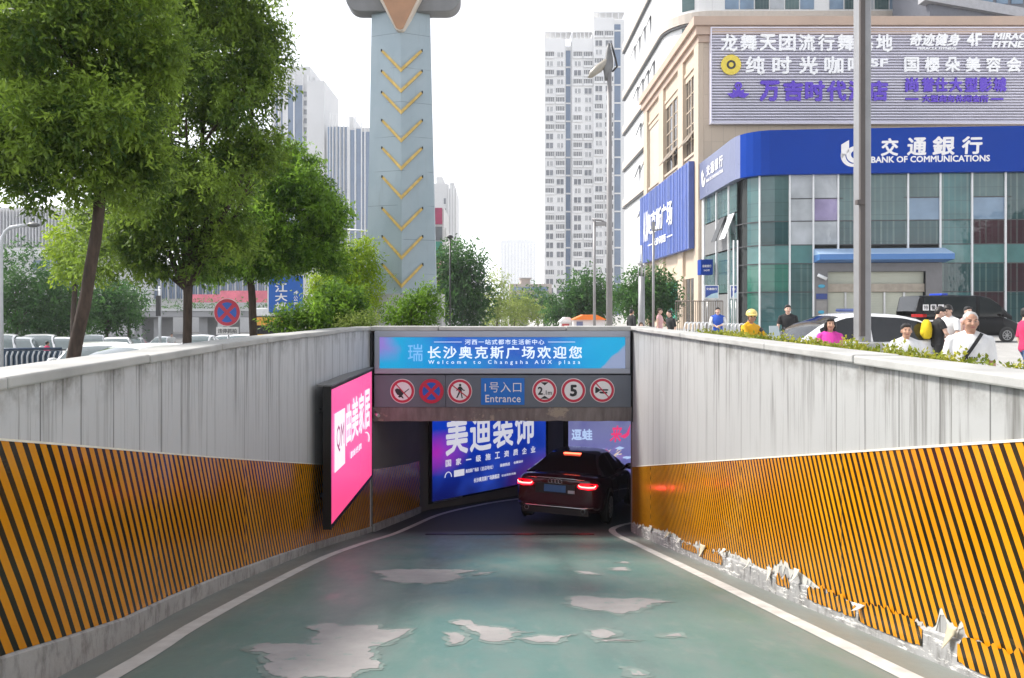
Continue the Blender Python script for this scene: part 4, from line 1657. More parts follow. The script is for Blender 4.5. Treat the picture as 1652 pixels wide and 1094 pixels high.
Yl = 25.0
t = thing('street_lamp', 'tall street lamp with a leaf-shaped head in front of the pale apartment tower', 'street lamp', (P(983, 0, Yl).x, Yl, 0))
b = MB()
b.tube([(0, 0, 0), (0, 0, 4), (0.0, 0, EYE + 395 * Yl / F)], [0.11, 0.10, 0.075], 12)
b.build('pole', M_POLE, t)
b = MB()
zt = EYE + 430 * Yl / F
rg = []
for k in range(9):
    f = k / 8
    z = zt - 1.25 * f
    cx = -0.02 + 0.02 * f - 0.10 * f * f * 0
    wd = 0.03 + 0.15 * math.sin(min(1, f * 1.35) * math.pi / 2) ** 1.1 if f < 0.62 else 0.18 - 0.12 * (f - 0.62) / 0.38
    sk = -0.16 * max(0, (f - 0.4))
    rg.append([(cx + sk + wd * math.cos(a_), 0.6 * wd * math.sin(a_), z) for a_ in [2 * math.pi * q / 12 for q in range(12)]])
b.loft(rg)
b.build('lamp_head', mat('lamp_head_grey', (0.17, 0.17, 0.17), 0.4, metal=0.3, var=0.15), t, fix=True)
b = MB()
b.loft([[(-0.10 + r_ * math.cos(a_) - 0.18 * k, 0.7 * r_ * math.sin(a_), zt - 0.55 - 0.20 * k) for a_ in [2 * math.pi * q / 12 for q in range(12)]] for k, r_ in enumerate((0.10, 0.19, 0.20, 0.08))])
b.build('diffuser', mat('frosted_diffuser', (0.36, 0.33, 0.28), 0.3, var=0.05), t, fix=True)
b = MB()
b.tube([(0.06, 0, zt), (0.2, 0, zt - 0.5), (0.26, 0, zt - 0.78), (0.1, 0, zt - 0.95)], 0.035, 6)
b.build('bracket', M_BLACK, t)


def post(name, label, cat, px, Y, ytop, rad, m=M_POLE, gz=0.0):
    p = P(px, ytop, Y)
    t = thing(name, label, cat, (p.x, Y, gz))
    MB().tube([(0, 0, 0), (0, 0, (p.z - gz) * 0.5), (0, 0, p.z - gz)], [rad, rad * 0.95, rad * 0.9], 10).build('pole', m, t)
    return t, p.z - gz


t, h = post('lamp_post', 'thin grey post with a short cross arm, next to the tall leaf-headed street lamp', 'lamp post', 959, 38, 354, 0.075)
b = MB()
b.tube([(-0.12, 0, h), (0.35, 0, h - 0.05), (0.9, 0, h - 0.35)], 0.05, 6)
b.box(0.05, 0.55, -0.12, 0.12, h - 0.32, h - 0.14)
b.build('arm', M_POLE, t)
t, h = post('camera_post', 'thick pale post topped with cameras at the end of the round trees', 'post', 1035, 24, 446, 0.115, M_POLE_L)
b = MB()
for q in (-0.10, 0.02, 0.1):
    b.tube([(q, 0, h), (q, -0.02, h + 0.35)], 0.02, 6)
b.ball((-0.08, -0.05, h + 0.42), (0.07, 0.09, 0.07), 10, 6)
b.ball((0.06, -0.05, h + 0.36), (0.06, 0.09, 0.06), 10, 6)
b.tube([(0, 0, h), (0, 0, h + 1.0)], 0.035, 6)
b.build('camera_cluster', M_STEEL, t)
t, h = post('lamp_post', 'thin dark post rising in front of the blue facade board', 'lamp post', 1054, 30, 372, 0.055)
b = MB()
b.tube([(0, 0, h), (0.35, 0, h + 0.06)], 0.03, 6)
b.box(-0.06, 0.06, -0.06, 0.06, h, h + 0.35)
b.build('arm', M_POLE, t)
t, h = post('lamp_post', 'slim dark post in front of the dark tree right of the pylon', 'lamp post', 726, 45, 385, 0.05, M_BLACK)
MB().ball((0, 0, h + 0.1), (0.2, 0.2, 0.12), 10, 6).build('lamp_head', M_BLACK, t)

# arched white street lamps at the left
M_WPOLE = mat('white_lamp_paint', (0.62, 0.64, 0.66), 0.4, var=0.06)


def arch_lamp(label, px, Y, ytop, pxe, gz, rad, s=1):
    p, e = P(px, ytop, Y), P(pxe, ytop, Y)
    t = thing('street_lamp', label, 'street lamp', (p.x, Y, gz))
    h = p.z - gz
    L = e.x - p.x
    pts = [(0, 0, 0), (0, 0, h * 0.55), (0, 0, h - 0.55)] + [(L * (0.5 - 0.5 * math.cos(v)) * 0.9, 0, h - 0.55 + 0.55 * math.sin(v)) for v in (0.5, 0.9, 1.3, 1.57)] + [(L, 0, h + 0.06)]
    MB().tube(pts, [rad * 1.3, rad, rad] + [rad * 0.75] * 5, 8).build('pole', M_WPOLE, t)
    MB().ball((L * 1.12, 0, h + 0.05), (abs(L) * 0.14 + 0.08, 0.10, 0.07), 10, 6).build('lamp_head', mat('lamp_cover_dark', (0.15, 0.15, 0.15), 0.4), t)
    return t


arch_lamp('white arched street lamp by the parked cars behind the leaning tree', 1, 20, 366, 48, -0.5, 0.06)
arch_lamp('far white arched street lamp beside the left edge of the pylon', 604, 60, 372, 560, -1.5, 0.09)

# ------------------------------------------------------------------ signs on the left
t = sign_disc('round red and blue no stopping sign on its own post between two tree trunks', 0, 'cross', r=0.30, loc=(P(367, 504, 16).x, 16, P(0, 504, 16).z), name='no_stopping_sign', rz=R(-6))
MB().tube([(0, 0.045, -2.2), (0, 0.045, 0.3)], 0.025, 8).build('post', M_STEEL, t)
b = MB()
b.box(-0.25, 0.25, -0.012, 0.008, -0.48, -0.315)
pl = b.build('name_plate', M_SWHITE, t)
b = MB()
put_text(b, '违停抓拍', (-0.21, -0.012, -0.45), X_, Z_, 0.42, 0.10, 0.01)
b.build('lettering', M_SBLK, t)

Ys_ = 30
p0, p1 = P(433, 505, Ys_), P(489, 445, Ys_)
t = thing('road_sign', 'blue road sign with white characters half hidden by leaves', 'road sign', (p0.x, Ys_, -0.8))
b = MB()
b.box(0, p1.x - p0.x, -0.03, 0.02, p0.z + 0.8, p1.z + 0.8)
b.build('board', mat('road_sign_blue', lin(16, 92, 178), 0.4, var=0.06), t)
b = MB()
b.box(-0.03, 0.02, -0.035, -0.03, p0.z + 0.8, p1.z + 0.8)
b.build('border', M_SWHITE, t)
b = MB()
for ch, ya, yb_ in (('江', 456, 471.5), ('大', 473.5, 486), ('桥', 488, 500.5)):
    q0, q1 = P(444, yb_, Ys_), P(464, ya, Ys_)
    put_text(b, ch, (q0.x - p0.x, -0.03, q0.z + 0.8), X_, Z_, q1.x - q0.x, q1.z - q0.z, 0.03)
for ch, ya, yb_ in (('4', 469, 474.5), ('公', 477, 486), ('里', 488, 496)):
    q0, q1 = P(474, yb_, Ys_), P(481, ya, Ys_)
    put_text(b, ch, (q0.x - p0.x, -0.03, q0.z + 0.8), X_, Z_, q1.x - q0.x, q1.z - q0.z, 0.015)
b.build('lettering', M_SWHITE, t)
b = MB()
b.tube([(0.7, 0.08, 0), (0.7, 0.08, p1.z + 0.8)], 0.07, 8)
b.build('post', M_STEEL, t)

# traffic-light mast over the left road
t = thing('traffic_mast', 'white mast with two long arms reaching over the left road behind the trunks', 'traffic mast', (P(258, 0, 60).x, 60, -2.0))
b = MB()
z1, z2 = P(0, 468, 60).z + 2.0, P(0, 492, 60).z + 2.0
b.tube([(0, 0, 0), (0, 0, z1 + 0.3)], 0.11, 8)
b.build('pole', M_WPOLE, t)
xl = P(150, 0, 60).x - P(258, 0, 60).x
b = MB()
b.tube([(0, 0, z1), (xl, 0, z1 + 0.05)], [0.08, 0.05], 8)
b.build('arm', M_WPOLE, t)
b = MB()
b.tube([(0, 0, z2), (xl * 0.45, 0, z2)], [0.07, 0.05], 8)
b.build('arm', M_WPOLE, t)
b = MB()
b.box(-0.22, 0.12, -0.25, -0.05, z2 - 0.9, z2 + 0.75)
b.build('traffic_light', M_BLACK, t)
# ------------------------------------------------------------------ buildings on the right
M_STONE = mat('beige_stone', (0.54, 0.44, 0.34), 0.75, var=0.08, scale=0.25, bump=0.05)


def m_tiles(name, base, w, h, joint=0.02):
    t = NT(name)
    x, y, z = t.xyz()
    u = t.math('DIVIDE', t.math('ADD', x, y), w)
    v = t.math('DIVIDE', z, h)
    ju = t.math('LESS_THAN', t.math('FRACT', u), joint / w)
    jv = t.math('LESS_THAN', t.math('FRACT', v), joint / h)
    j = t.math('MAXIMUM', ju, jv)
    cell = t.white(t.math('ADD', t.math('FLOOR', u), t.math('MULTIPLY', t.math('FLOOR', v), 17.3)))
    c = t.mix(t.math('MULTIPLY', cell, 0.18), base, tuple(b_ * 0.55 for b_ in base))
    st = t.ramp(t.noise(0.7, 6, 0.65, v=t.mapping((1, 1, 0.15))), 0.52, 0.75, 0, 0.22)
    c = t.mix(st, c, tuple(b_ * 0.45 for b_ in base))
    c = t.mix(t.math('MULTIPLY', j, 0.6), c, tuple(b_ * 0.4 for b_ in base))
    t.set(color=c, rough=0.7)
    return t.m


M_BTILE = m_tiles('beige_facing_tiles', (0.56, 0.46, 0.36), 0.95, 1.9)


def m_facade_glass(name, base, rough=0.05, blind=0.0):
    """Tinted curtain-wall glass: slight ripple, dim upright blinds behind."""
    t = NT(name)
    x, y, z = t.xyz()
    n = t.noise(0.5, 3)
    c = t.mix(t.ramp(n, 0.3, 0.7), tuple(b_ * 0.6 for b_ in base), base)
    if blind:
        s = t.math('FRACT', t.math('MULTIPLY', t.math('ADD', x, y), 2.8))
        k = t.white(t.math('FLOOR', t.math('MULTIPLY', t.math('ADD', x, y), 2.8)))
        c = t.mix(t.math('MULTIPLY', t.math('LESS_THAN', s, 0.30), t.math('MULTIPLY', k, blind)), c, (0.16, 0.22, 0.20))
        hz = t.math('LESS_THAN', t.math('FRACT', t.math('MULTIPLY', z, 1.15)), 0.05)
        c = t.mix(t.math('MULTIPLY', hz, 0.35), c, (0.01, 0.02, 0.02))
    t.set(color=c, rough=rough, spec=0.5, ior=1.5)
    t.bump(t.noise(0.55, 3), 0.10, 0.25)
    return t.m


GL = [m_facade_glass('glass_teal', (0.05, 0.155, 0.16), 0.05, 0.8), m_facade_glass('glass_deep', (0.025, 0.075, 0.08), 0.04, 0.6),
      m_facade_glass('glass_grey', (0.08, 0.15, 0.15), 0.05, 0.5), m_facade_glass('glass_pale', (0.52, 0.55, 0.58), 0.06), m_facade_glass('glass_lilac', (0.36, 0.31, 0.50), 0.08),
      m_facade_glass('glass_green', (0.05, 0.20, 0.15), 0.05, 0.7), m_facade_glass('glass_wine', (0.045, 0.012, 0.02), 0.05, 0.3), m_facade_glass('glass_blue', (0.20, 0.30, 0.42), 0.05)]
M_SPANDREL = m_facade_glass('glass_spandrel', (0.11, 0.25, 0.245), 0.10)
M_MULL = mat('white_mullion', (0.70, 0.71, 0.72), 0.4, var=0.05)
M_DKFRAME = mat('dark_frame', (0.05, 0.052, 0.055), 0.5, var=0.1)

# --- bank: plan line of its glass skin
XS = 16.3


def fx(px, Y):
    return (px - 803) * Y / F


BK = [(XS + 0.35, 59.8), (XS + 0.3, 56), (XS + 0.2, 51.6)]
cur = []
c0 = Vector((17.9, 49.95))
for k in range(1, 7):
    th = R(180 + 78 * k / 6)
    cur.append((18.2 + 1.7 * math.cos(th) , 51.0 + 2.0 * math.sin(th)))
BK += cur + [(21, 48.75), (27, 48.3), (36, 47.7)]
BKP = [Vector(p) for p in BK]
bank = thing('bank_building', 'corner bank with a green glass curtain wall and a shuttered entrance', 'bank', (18, 50, 0))


def bank_pt(px):
    """Point of the plan line seen in photo column px (front run only) with its outward normal."""
    for i in range(2, len(BKP) - 1):
        a, c = BKP[i], BKP[i + 1]
        pa, pc = 803 + F * a.x / a.y, 803 + F * c.x / c.y
        if pa <= px <= pc:
            lo, hi = 0, 1
            for _ in range(40):
                m = (lo + hi) / 2
                q = a + (c - a) * m
                if 803 + F * q.x / q.y > px:
                    hi = m
                else:
                    lo = m
            d = (c - a).normalized()
            return a + (c - a) * lo, d, Vector((d.y, -d.x))
    d = (BKP[-1] - BKP[-2]).normalized()
    return BKP[-1], d, Vector((d.y, -d.x))


# core behind the glass
b = MB()
core = [(p.x + 0.35 if i < 4 else p.x, p.y + (0.35 if i >= 4 else 0), 0) for i, p in enumerate(BKP)] + [(36, 59.7, 0)]
b.prism(core, (0, 0, 13.2))
b.build('core', mat('dark_interior', (0.03, 0.035, 0.035), 0.8, var=0.2), bank, True, fix=True)
ZL = [0.0, 2.82, 4.68, 5.91, 7.47, 10.6]
cols = [1192, 1226, 1273.5, 1311.5, 1351.5, 1400, 1464, 1516, 1567, 1621, 1668]
cols = [1186] + cols[1:]
pick = {  # pane material per column, bottom to top; pale ones carry painted-in sky reflection
    0: [5, 5, 8, 0, 0], 1: [0, 5, 8, 1, 2], 2: [2, 2, 8, 3, 3], 3: [9, 9, 9, 3, 3], 4: [9, 9, 9, 1, 2], 5: [9, 9, 9, 1, 2], 6: [9, 9, 9, 1, 2], 7: [0, 1, 8, 0, 0], 8: [6, 1, 8, 6, 2], 9: [1, 6, 8, 6, 1]}
split_top = {2: 3, 3: 4, 5: None, 6: 7, 8: 7}
for ci in range(len(cols) - 1):
    xa, xb = cols[ci], cols[ci + 1]
    sub = 2 if ci < 2 else 1
    for li in range(5):
        mk = pick[ci][li]
        if mk == 9:
            continue
        segs = [(ZL[li], ZL[li + 1], GL[mk] if mk < 8 else M_SPANDREL)]
        if li == 4 and split_top.get(ci) is not None:
            segs = [(7.47, 8.95, GL[split_top[ci]]), (8.95, 10.6, GL[mk])]
        for z0, z1, m in segs:
            b = MB()
            rg = []
            for k in range(sub + 1):
                q, d, nn = bank_pt(xa + (xb - xa) * k / sub)
                rg.append([(q.x, q.y, z0 + 0.02), (q.x, q.y, z1 - 0.02)])
            b.loft(rg, closed=False, cap=False, sm=False)
            o = b.build('pane', m, bank, True)
            mm = o.modifiers.new('t', 'SOLIDIFY')
            mm.thickness = 0.03
            mm.offset = 0
for ci, px in enumerate(cols):
    q, d, nn = bank_pt(px)
    b = MB()
    z0 = 5.6 if 4 <= ci <= 6 else 0
    b.obox((q.x - d.x * 0.05, q.y - d.y * 0.05, z0), (d.x, d.y, 0), Z_, (nn.x, nn.y, 0), 0.10, 10.6 - z0, 0.13)
    b.build('mullion', M_MULL, bank, True)
b = MB()
for z in ZL[1:5] + [8.95]:
    rg = []
    for px in np.linspace(1187, 1668, 40):
        q, d, nn = bank_pt(px)
        o = q + nn * 0.045
        i_ = q - nn * 0.03
        rg.append([(o.x, o.y, z - 0.03), (o.x, o.y, z + 0.03), (i_.x, i_.y, z + 0.03), (i_.x, i_.y, z - 0.03)])
    if z < 5 or z > 8:
        k0 = 11 if z < 5 else 7
        if z > 8:
            b.loft(rg[7:15], sm=False)
            b.loft(rg[22:28], sm=False)
            b.loft(rg[31:37], sm=False)
        else:
            b.loft(rg[:11], sm=False)
            b.loft(rg[28:], sm=False)
    else:
        b.loft(rg, sm=False)
b.build('transom', M_DKFRAME, bank, True, fix=True)
# left flank of the bank
flank = [(51.4, 53.0, 0), (53.1, 56.0, 2), (56.1, 59.6, 2)]
for ya, yb_, g_ in flank:
    for z0, z1 in ((0, 2.82), (2.86, 5.9), (5.95, 8.4), (8.44, 10.6)):
        b = MB()
        b.box(XS + 0.22, XS + 0.28, ya + 0.05, yb_ - 0.05, z0 + 0.03, z1 - 0.03)
        b.build('pane', mat('flank_panel', (0.20, 0.20, 0.20), 0.35, var=0.1) if (z0 in (5.95, 0) and g_ == 2) else GL[2], bank, True)
b = MB()
b.box(XS + 0.1, XS + 0.3, 59.3, 59.8, 0, 10.6)
b.box(XS + 0.12, XS + 0.3, 52.98, 53.12, 0, 10.6)
b.box(XS + 0.12, XS + 0.3, 55.98, 56.12, 0, 10.6)
b.build('flank_frame', M_MULL, bank, True)
for ya in (52.3, 54.4):                    # top-hung windows tilted open
    b = MB()
    b.obox((XS + 0.18, ya - 0.6, 8.4), Vector((0, 1, 0)), Vector((0, 0, -1)) * 0.93 + Vector((-0.36, 0, 0)), Vector((-1, 0, 0)), 1.2, 1.9, 0.05)
    b.build('open_window', M_MULL if ya < 53 else M_DKFRAME, bank, True)
# entrance
qa, da, na = bank_pt(1313)
qb, db, nb = bank_pt(1517)
ent = MB()
D3 = Vector((da.x, da.y, 0))
N3 = Vector((na.x, na.y, 0))
A3 = Vector((qa.x, qa.y, 0))
W_ = (qb - qa).length
M_ENT = mat('entrance_grey', (0.17, 0.165, 0.17), 0.5, var=0.08)
ent.obox(A3, D3, Z_, N3, 0.85, 4.7, 0.10)
ent.obox(A3 + D3 * (W_ - 1.0), D3, Z_, N3, 1.0, 4.7, 0.10)
ent.obox(A3 + D3 * 0.85 + Z_ * 4.15, D3, Z_, N3, W_ - 1.85, 0.55, 0.10)
ent.build('entrance_surround', M_ENT, bank, True)
M_SHUT = NT('roller_shutter')
x, y, z = M_SHUT.xyz()
_f = M_SHUT.math('FRACT', M_SHUT.math('MULTIPLY', z, 9.0))
M_SHUT.set(color=M_SHUT.mix(M_SHUT.ramp(M_SHUT.noise(0.6, 4), 0.3, 0.7), (0.40, 0.41, 0.34), (0.48, 0.49, 0.40)), rough=0.45)
M_SHUT.bump(M_SHUT.math('MULTIPLY', M_SHUT.math('ABSOLUTE', M_SHUT.math('SUBTRACT', _f, 0.5)), 1.0), 0.3, 0.03)
b = MB()
b.obox(A3 + D3 * 0.85 - N3 * 0.30 + Z_ * 3.36, D3, Z_, N3, W_ - 1.85, 0.78, 0.05)
b.build('shutter', M_SHUT.m, bank, True)
for k in range(5):
    b = MB()
    w_ = (W_ - 1.85) / 5
    b.obox(A3 + D3 * (0.85 + w_ * k + 0.03) - N3 * 0.32, D3, Z_, N3, w_ - 0.06, 2.80, 0.05)
    b.build('shutter', M_SHUT.m, bank, True)
b = MB()
b.obox(A3 + D3 * 0.85 - N3 * 0.30 + Z_ * 2.82, D3, Z_, N3, W_ - 1.85, 0.54, 0.22)
b.build('shutter_box', mat('shutter_box_beige', (0.36, 0.31, 0.25), 0.5, var=0.15), bank, True, bevel=0.02)
b = MB()
for k in range(1, 5):
    b.obox(A3 + D3 * (0.85 + w_ * k - 0.06) - N3 * 0.28, D3, Z_, N3, 0.12, 2.8, 0.08)
b.build('shutter_guide', M_STEEL, bank, True)
b = MB()
base = A3 + D3 * -0.05
p_ = [base + Z_ * 5.66, base + N3 * 1.25 + Z_ * 5.22, base + N3 * 1.25 + Z_ * 4.86, base + Z_ * 4.72]
b.prism(p_, D3 * (W_ + 0.25))
M_AWN = NT('awning_two_tone')
x, y, z = M_AWN.xyz()
M_AWN.set(color=M_AWN.mix(M_AWN.math('LESS_THAN', z, 5.21), (0.36, 0.50, 0.70), (0.07, 0.19, 0.45)), rough=0.45)
aw = b.build('awning', M_AWN.m, bank, True, fix=True)
aw.data.transform(Matrix.Translation(bank.location))
aw.location = -bank.location
b = MB()
for f in (0.22, 0.46, 0.74):
    put_text(b, '交通银行', base + N3 * 1.252 + D3 * (W_ * f) + Z_ * 4.93, D3, Z_, 1.15, 0.22, 0.03)
tx = b.build('lettering', M_SWHITE, aw, True)
tx.data.transform(Matrix.Translation(bank.location))
tx.location = (0, 0, 0)
tx.parent = aw
tx.matrix_parent_inverse = Matrix.Identity(4)
# small notices on the entrance jamb
b = MB()
b.obox(A3 + D3 * 0.1 + N3 * 0.102 + Z_ * 2.35, D3, Z_, N3, 0.7, 0.36, 0.02)
b.build('notice_board', mat('navy_notice', (0.02, 0.045, 0.20), 0.4), bank, True)
b = MB()
b.obox(A3 + D3 * 0.12 + N3 * 0.102 + Z_ * 1.35, D3, Z_, N3, 0.66, 0.9, 0.02)
b.build('notice_board', mat('grey_notice', (0.24, 0.23, 0.22), 0.4), bank, True)
M_CYAN = mat('notice_cyan', (0.05, 0.33, 0.50), 0.4)
for z in (1.5, 3.2):
    b = MB()
    b.ball(A3 + D3 * 0.45 + N3 * 0.125 + Z_ * z, (0.24, 0.02, 0.12), 12, 6)
    b.build('notice_emblem', M_CYAN, bank, True)
cc = thing('security_camera', 'white bullet camera on the grey jamb of the bank entrance', 'camera', A3 + D3 * 0.4 + N3 * 0.1 + Z_ * 3.75)
b = MB()
b.tube([(0, 0, 0), (0.0, -0.15, 0.0)], 0.04, 8)
b.build('bracket', M_STEEL, cc)
b = MB()
b.tube([(-0.28, -0.2, 0.18), (0.25, -0.35, -0.10)], 0.11, 10)
b.build('housing', M_MULL, cc)

# --- bank fascia
fs = thing('bank_sign', 'long blue fascia sign of the bank with white lettering round the corner', 'shop sign', (18, 50, 10.5))
M_FASCIA = mat('fascia_blue', (0.0005, 0.04, 0.30), 0.45, var=0.06, scale=0.3, spec=0.06)
M_FASC_L = mat('fascia_grey_blue', (0.16, 0.18, 0.30), 0.30, metal=0.2, var=0.06, scale=0.3)
off = 0.42
fp = []
for i, p in enumerate(BKP):
    a, c = BKP[max(0, i - 1)], BKP[min(len(BKP) - 1, i + 1)]
    d = (c - a).normalized()
    fp.append((p + Vector((d.y, -d.x)) * off, p - Vector((d.y, -d.x)) * 0.1))
cut = 4
for part, rng, m in (('flank_board', range(0, cut + 1), M_FASC_L), ('board', range(cut, len(fp)), M_FASCIA)):
    b = MB()
    b.loft([[(fp[i][0].x, fp[i][0].y, 10.5), (fp[i][0].x, fp[i][0].y, 13.4), (fp[i][1].x, fp[i][1].y, 13.4), (fp[i][1].x, fp[i][1].y, 10.5)] for i in rng], sm=False)
    o = b.build(part, m, fs, True, fix=True)


def fascia(px0, px1, y0, y1):
    """Frame (origin, right) on the blue board between two photo columns."""
    q0, d, nn = bank_pt(px0)
    q1, _, _ = bank_pt(px1)
    q0 = q0 + nn * (off + 0.01)
    q1 = q1 + nn * (off + 0.01)
    d = (q1 - q0)
    Yq = (q0.y + q1.y) / 2
    k = 1 - off / Yq
    return Vector((q0.x, q0.y, EYE - (y1 - 500) * q0.y / F)), Vector((d.x, d.y, 0)).normalized(), d.length, (y1 - y0) * Yq / F


b = MB()
chs = [('交', 1416, 1444, 223, 252), ('通', 1458, 1489, 222, 251), ('銀', 1498, 1534, 220, 251), ('行', 1545, 1578, 220, 249)]
for ch, x0, x1, y0, y1 in chs:
    o, d, W2, H2 = fascia(x0, x1, y0, y1)
    put_text(b, ch, o, d, Z_, W2, H2, 0.035, slant=0.05)
o, d, W2, H2 = fascia(1401, 1591, 251.5, 263.5)
put_text(b, 'BANK OF COMMUNICATIONS', o + Z_ * 0.02, d, Z_, W2, 0.42, 0.035)
lt = b.build('lettering', M_SWHITE, fs, True)
mm = lt.modifiers.new('t', 'SOLIDIFY')
mm.thickness = 0.06


def bank_logo(b, o, d, s):
    """White ring broken by a wedge: the emblem before the name."""
    n = d.cross(Z_)
    q = lambda x, z: o + d * (x * s) + Z_ * (z * s) + n * 0.006
    out = [q(0.0, 0.25), q(0.0, 0.82), q(0.30, 1.0), q(0.30, 0.55)]
    b.add(out, [(0, 1, 2, 3)])
    pts, pin = [], []
    for k in range(15):
        th = R(170 + 145 * k / 14)
        pts.append(q(0.42 + 0.44 * math.cos(th), 0.40 + 0.46 * math.sin(th)))
        pin.append(q(0.46 + 0.30 * math.cos(th), 0.40 + 0.34 * math.sin(th)))
    b.add(pts + pin, [(i, i + 1, i + 16, i + 15) for i in range(14)])
    r1, r2 = [], []
    for k in range(25):
        th = 2 * math.pi * k / 24
        r1.append(q(0.52 + 0.33 * math.cos(th), 0.42 + 0.33 * math.sin(th)))
        r2.append(q(0.52 + 0.15 * math.cos(th), 0.42 + 0.15 * math.sin(th)))
    b.add(r1 + r2, [(i, i + 1, i + 26, i + 25) for i in range(6, 24)])
    return b


o, d, W2, H2 = fascia(1353, 1400, 226, 267)
bank_logo(MB(), o, d, H2).build('emblem', M_SWHITE, fs, True)
# small flank lettering (read from the left, runs towards the corner)
b = MB()
o = Vector((XS - 0.08, 57.7, 11.6))
dF = Vector((fp[2][0].x - fp[0][0].x, fp[2][0].y - fp[0][0].y, 0)).normalized()
of = Vector((fp[0][0].x, fp[0][0].y, 0)) + dF * 2.2
n_ = dF.cross(Z_) * 0.02
for k, ch in enumerate('交通銀行'):
    put_text(b, ch, of + n_ + dF * (1.15 * k) + Z_ * 11.95, dF, Z_, 0.95, 0.85, 0.035)
put_text(b, 'BANK OF COMMUNICATIONS', of + n_ + dF * -0.1 + Z_ * 11.5, dF, Z_, 4.6, 0.26, 0.035)
b.build('flank_lettering', M_SWHITE, fs, True)
bank_logo(MB(), of - dF * 1.5 + n_ + Z_ * 11.4, dF, 1.35).build('emblem', M_SWHITE, fs, True)

# projecting box and standing panels on the flank
t = thing('box_sign', 'small blue box sign sticking out from the bank flank', 'sign', (XS - 0.1, 56.5, 4.3))
MB().box(-0.9, 0, -0.5, 0.5, 0, 1.15).build('box', M_FASCIA, t, bevel=0.02)
b = MB()
put_text(b, '自助银行', (-0.78, -0.502, 0.55), X_, Z_, 0.66, 0.2, 0.03)
put_text(b, '24小时', (-0.7, -0.502, 0.25), X_, Z_, 0.45, 0.16, 0.03)
b.build('lettering', M_SWHITE, t)
for lab, px, Y, wpx in (('blue and white notice panel standing by the beige pilaster', 1148, 50, 23), ('second blue and white notice panel nearer the glass corner', 1184, 47, 12)):
    p0, p1 = P(px - wpx / 2, 482, Y), P(px + wpx / 2, 460, Y)
    t = thing('notice_panel', lab, 'notice panel', (p0.x, Y, 0))
    w_ = p1.x - p0.x
    MB().box(0, w_, 0, 0.06, p0.z, p1.z).build('frame', M_MULL, t)
    b = MB()
    b.box(0.06, w_ - 0.06, -0.012, 0, p0.z + 0.06, p1.z - 0.06)
    b.build('print', mat('notice_blue', (0.015, 0.06, 0.30), 0.4), t)
    b = MB()
    b.prism([(0.06, -0.016, p0.z + 0.06), (w_ - 0.06, -0.016, p0.z + 0.06), (w_ - 0.06, -0.016, p0.z + 0.42), (w_ * 0.5, -0.016, p0.z + 0.32)], (0, -0.002, 0))
    b.build('pale_wave', mat('notice_pale', (0.45, 0.62, 0.70), 0.4), t, fix=True)
    b = MB()
    put_text(b, '交通银行', (0.12, -0.013, p1.z - 0.34), X_, Z_, w_ - 0.24, 0.16, 0.03)
    b.build('lettering', M_SWHITE, t)
    b = MB()
    b.tube([(w_ * 0.2, 0.03, 0), (w_ * 0.2, 0.03, p0.z)], 0.03, 6)
    b.build('post', M_STEEL, t)
    b = MB()
    b.tube([(w_ * 0.8, 0.03, 0), (w_ * 0.8, 0.03, p0.z)], 0.03, 6)
    b.build('post', M_STEEL, t)
for px in (1183.5, 1190):
    p = P(px, 300, 46.5)
    t = thing('flag_pole', 'thin white pole before the glass corner, %s' % ('nearer the flank' if px < 1185 else 'nearer the curved panes'), 'pole', (p.x, 46.5, 0))
    MB().tube([(0, 0, 0), (0, 0, 6)], 0.045, 8).build('shaft', M_MULL, t)

# --- beige shopping building
bg_ = thing('shopping_building', 'beige stone shopping building with a deep cornice behind the bank', 'building', (XS, 60, 0))
YB = 60.0
b = MB()
b.box(XS + 0.25, 60, YB + 0.05, 82.3, 0, 24.5)
b.build('core', M_DARKCON, bg_, True)
b = MB()
b.box(XS + 0.25, 60, YB, YB + 0.05, 0, 23.4)
b.build('front_wall', M_BTILE, bg_, True)


def sideY(px):
    return XS * F / (px - 803)


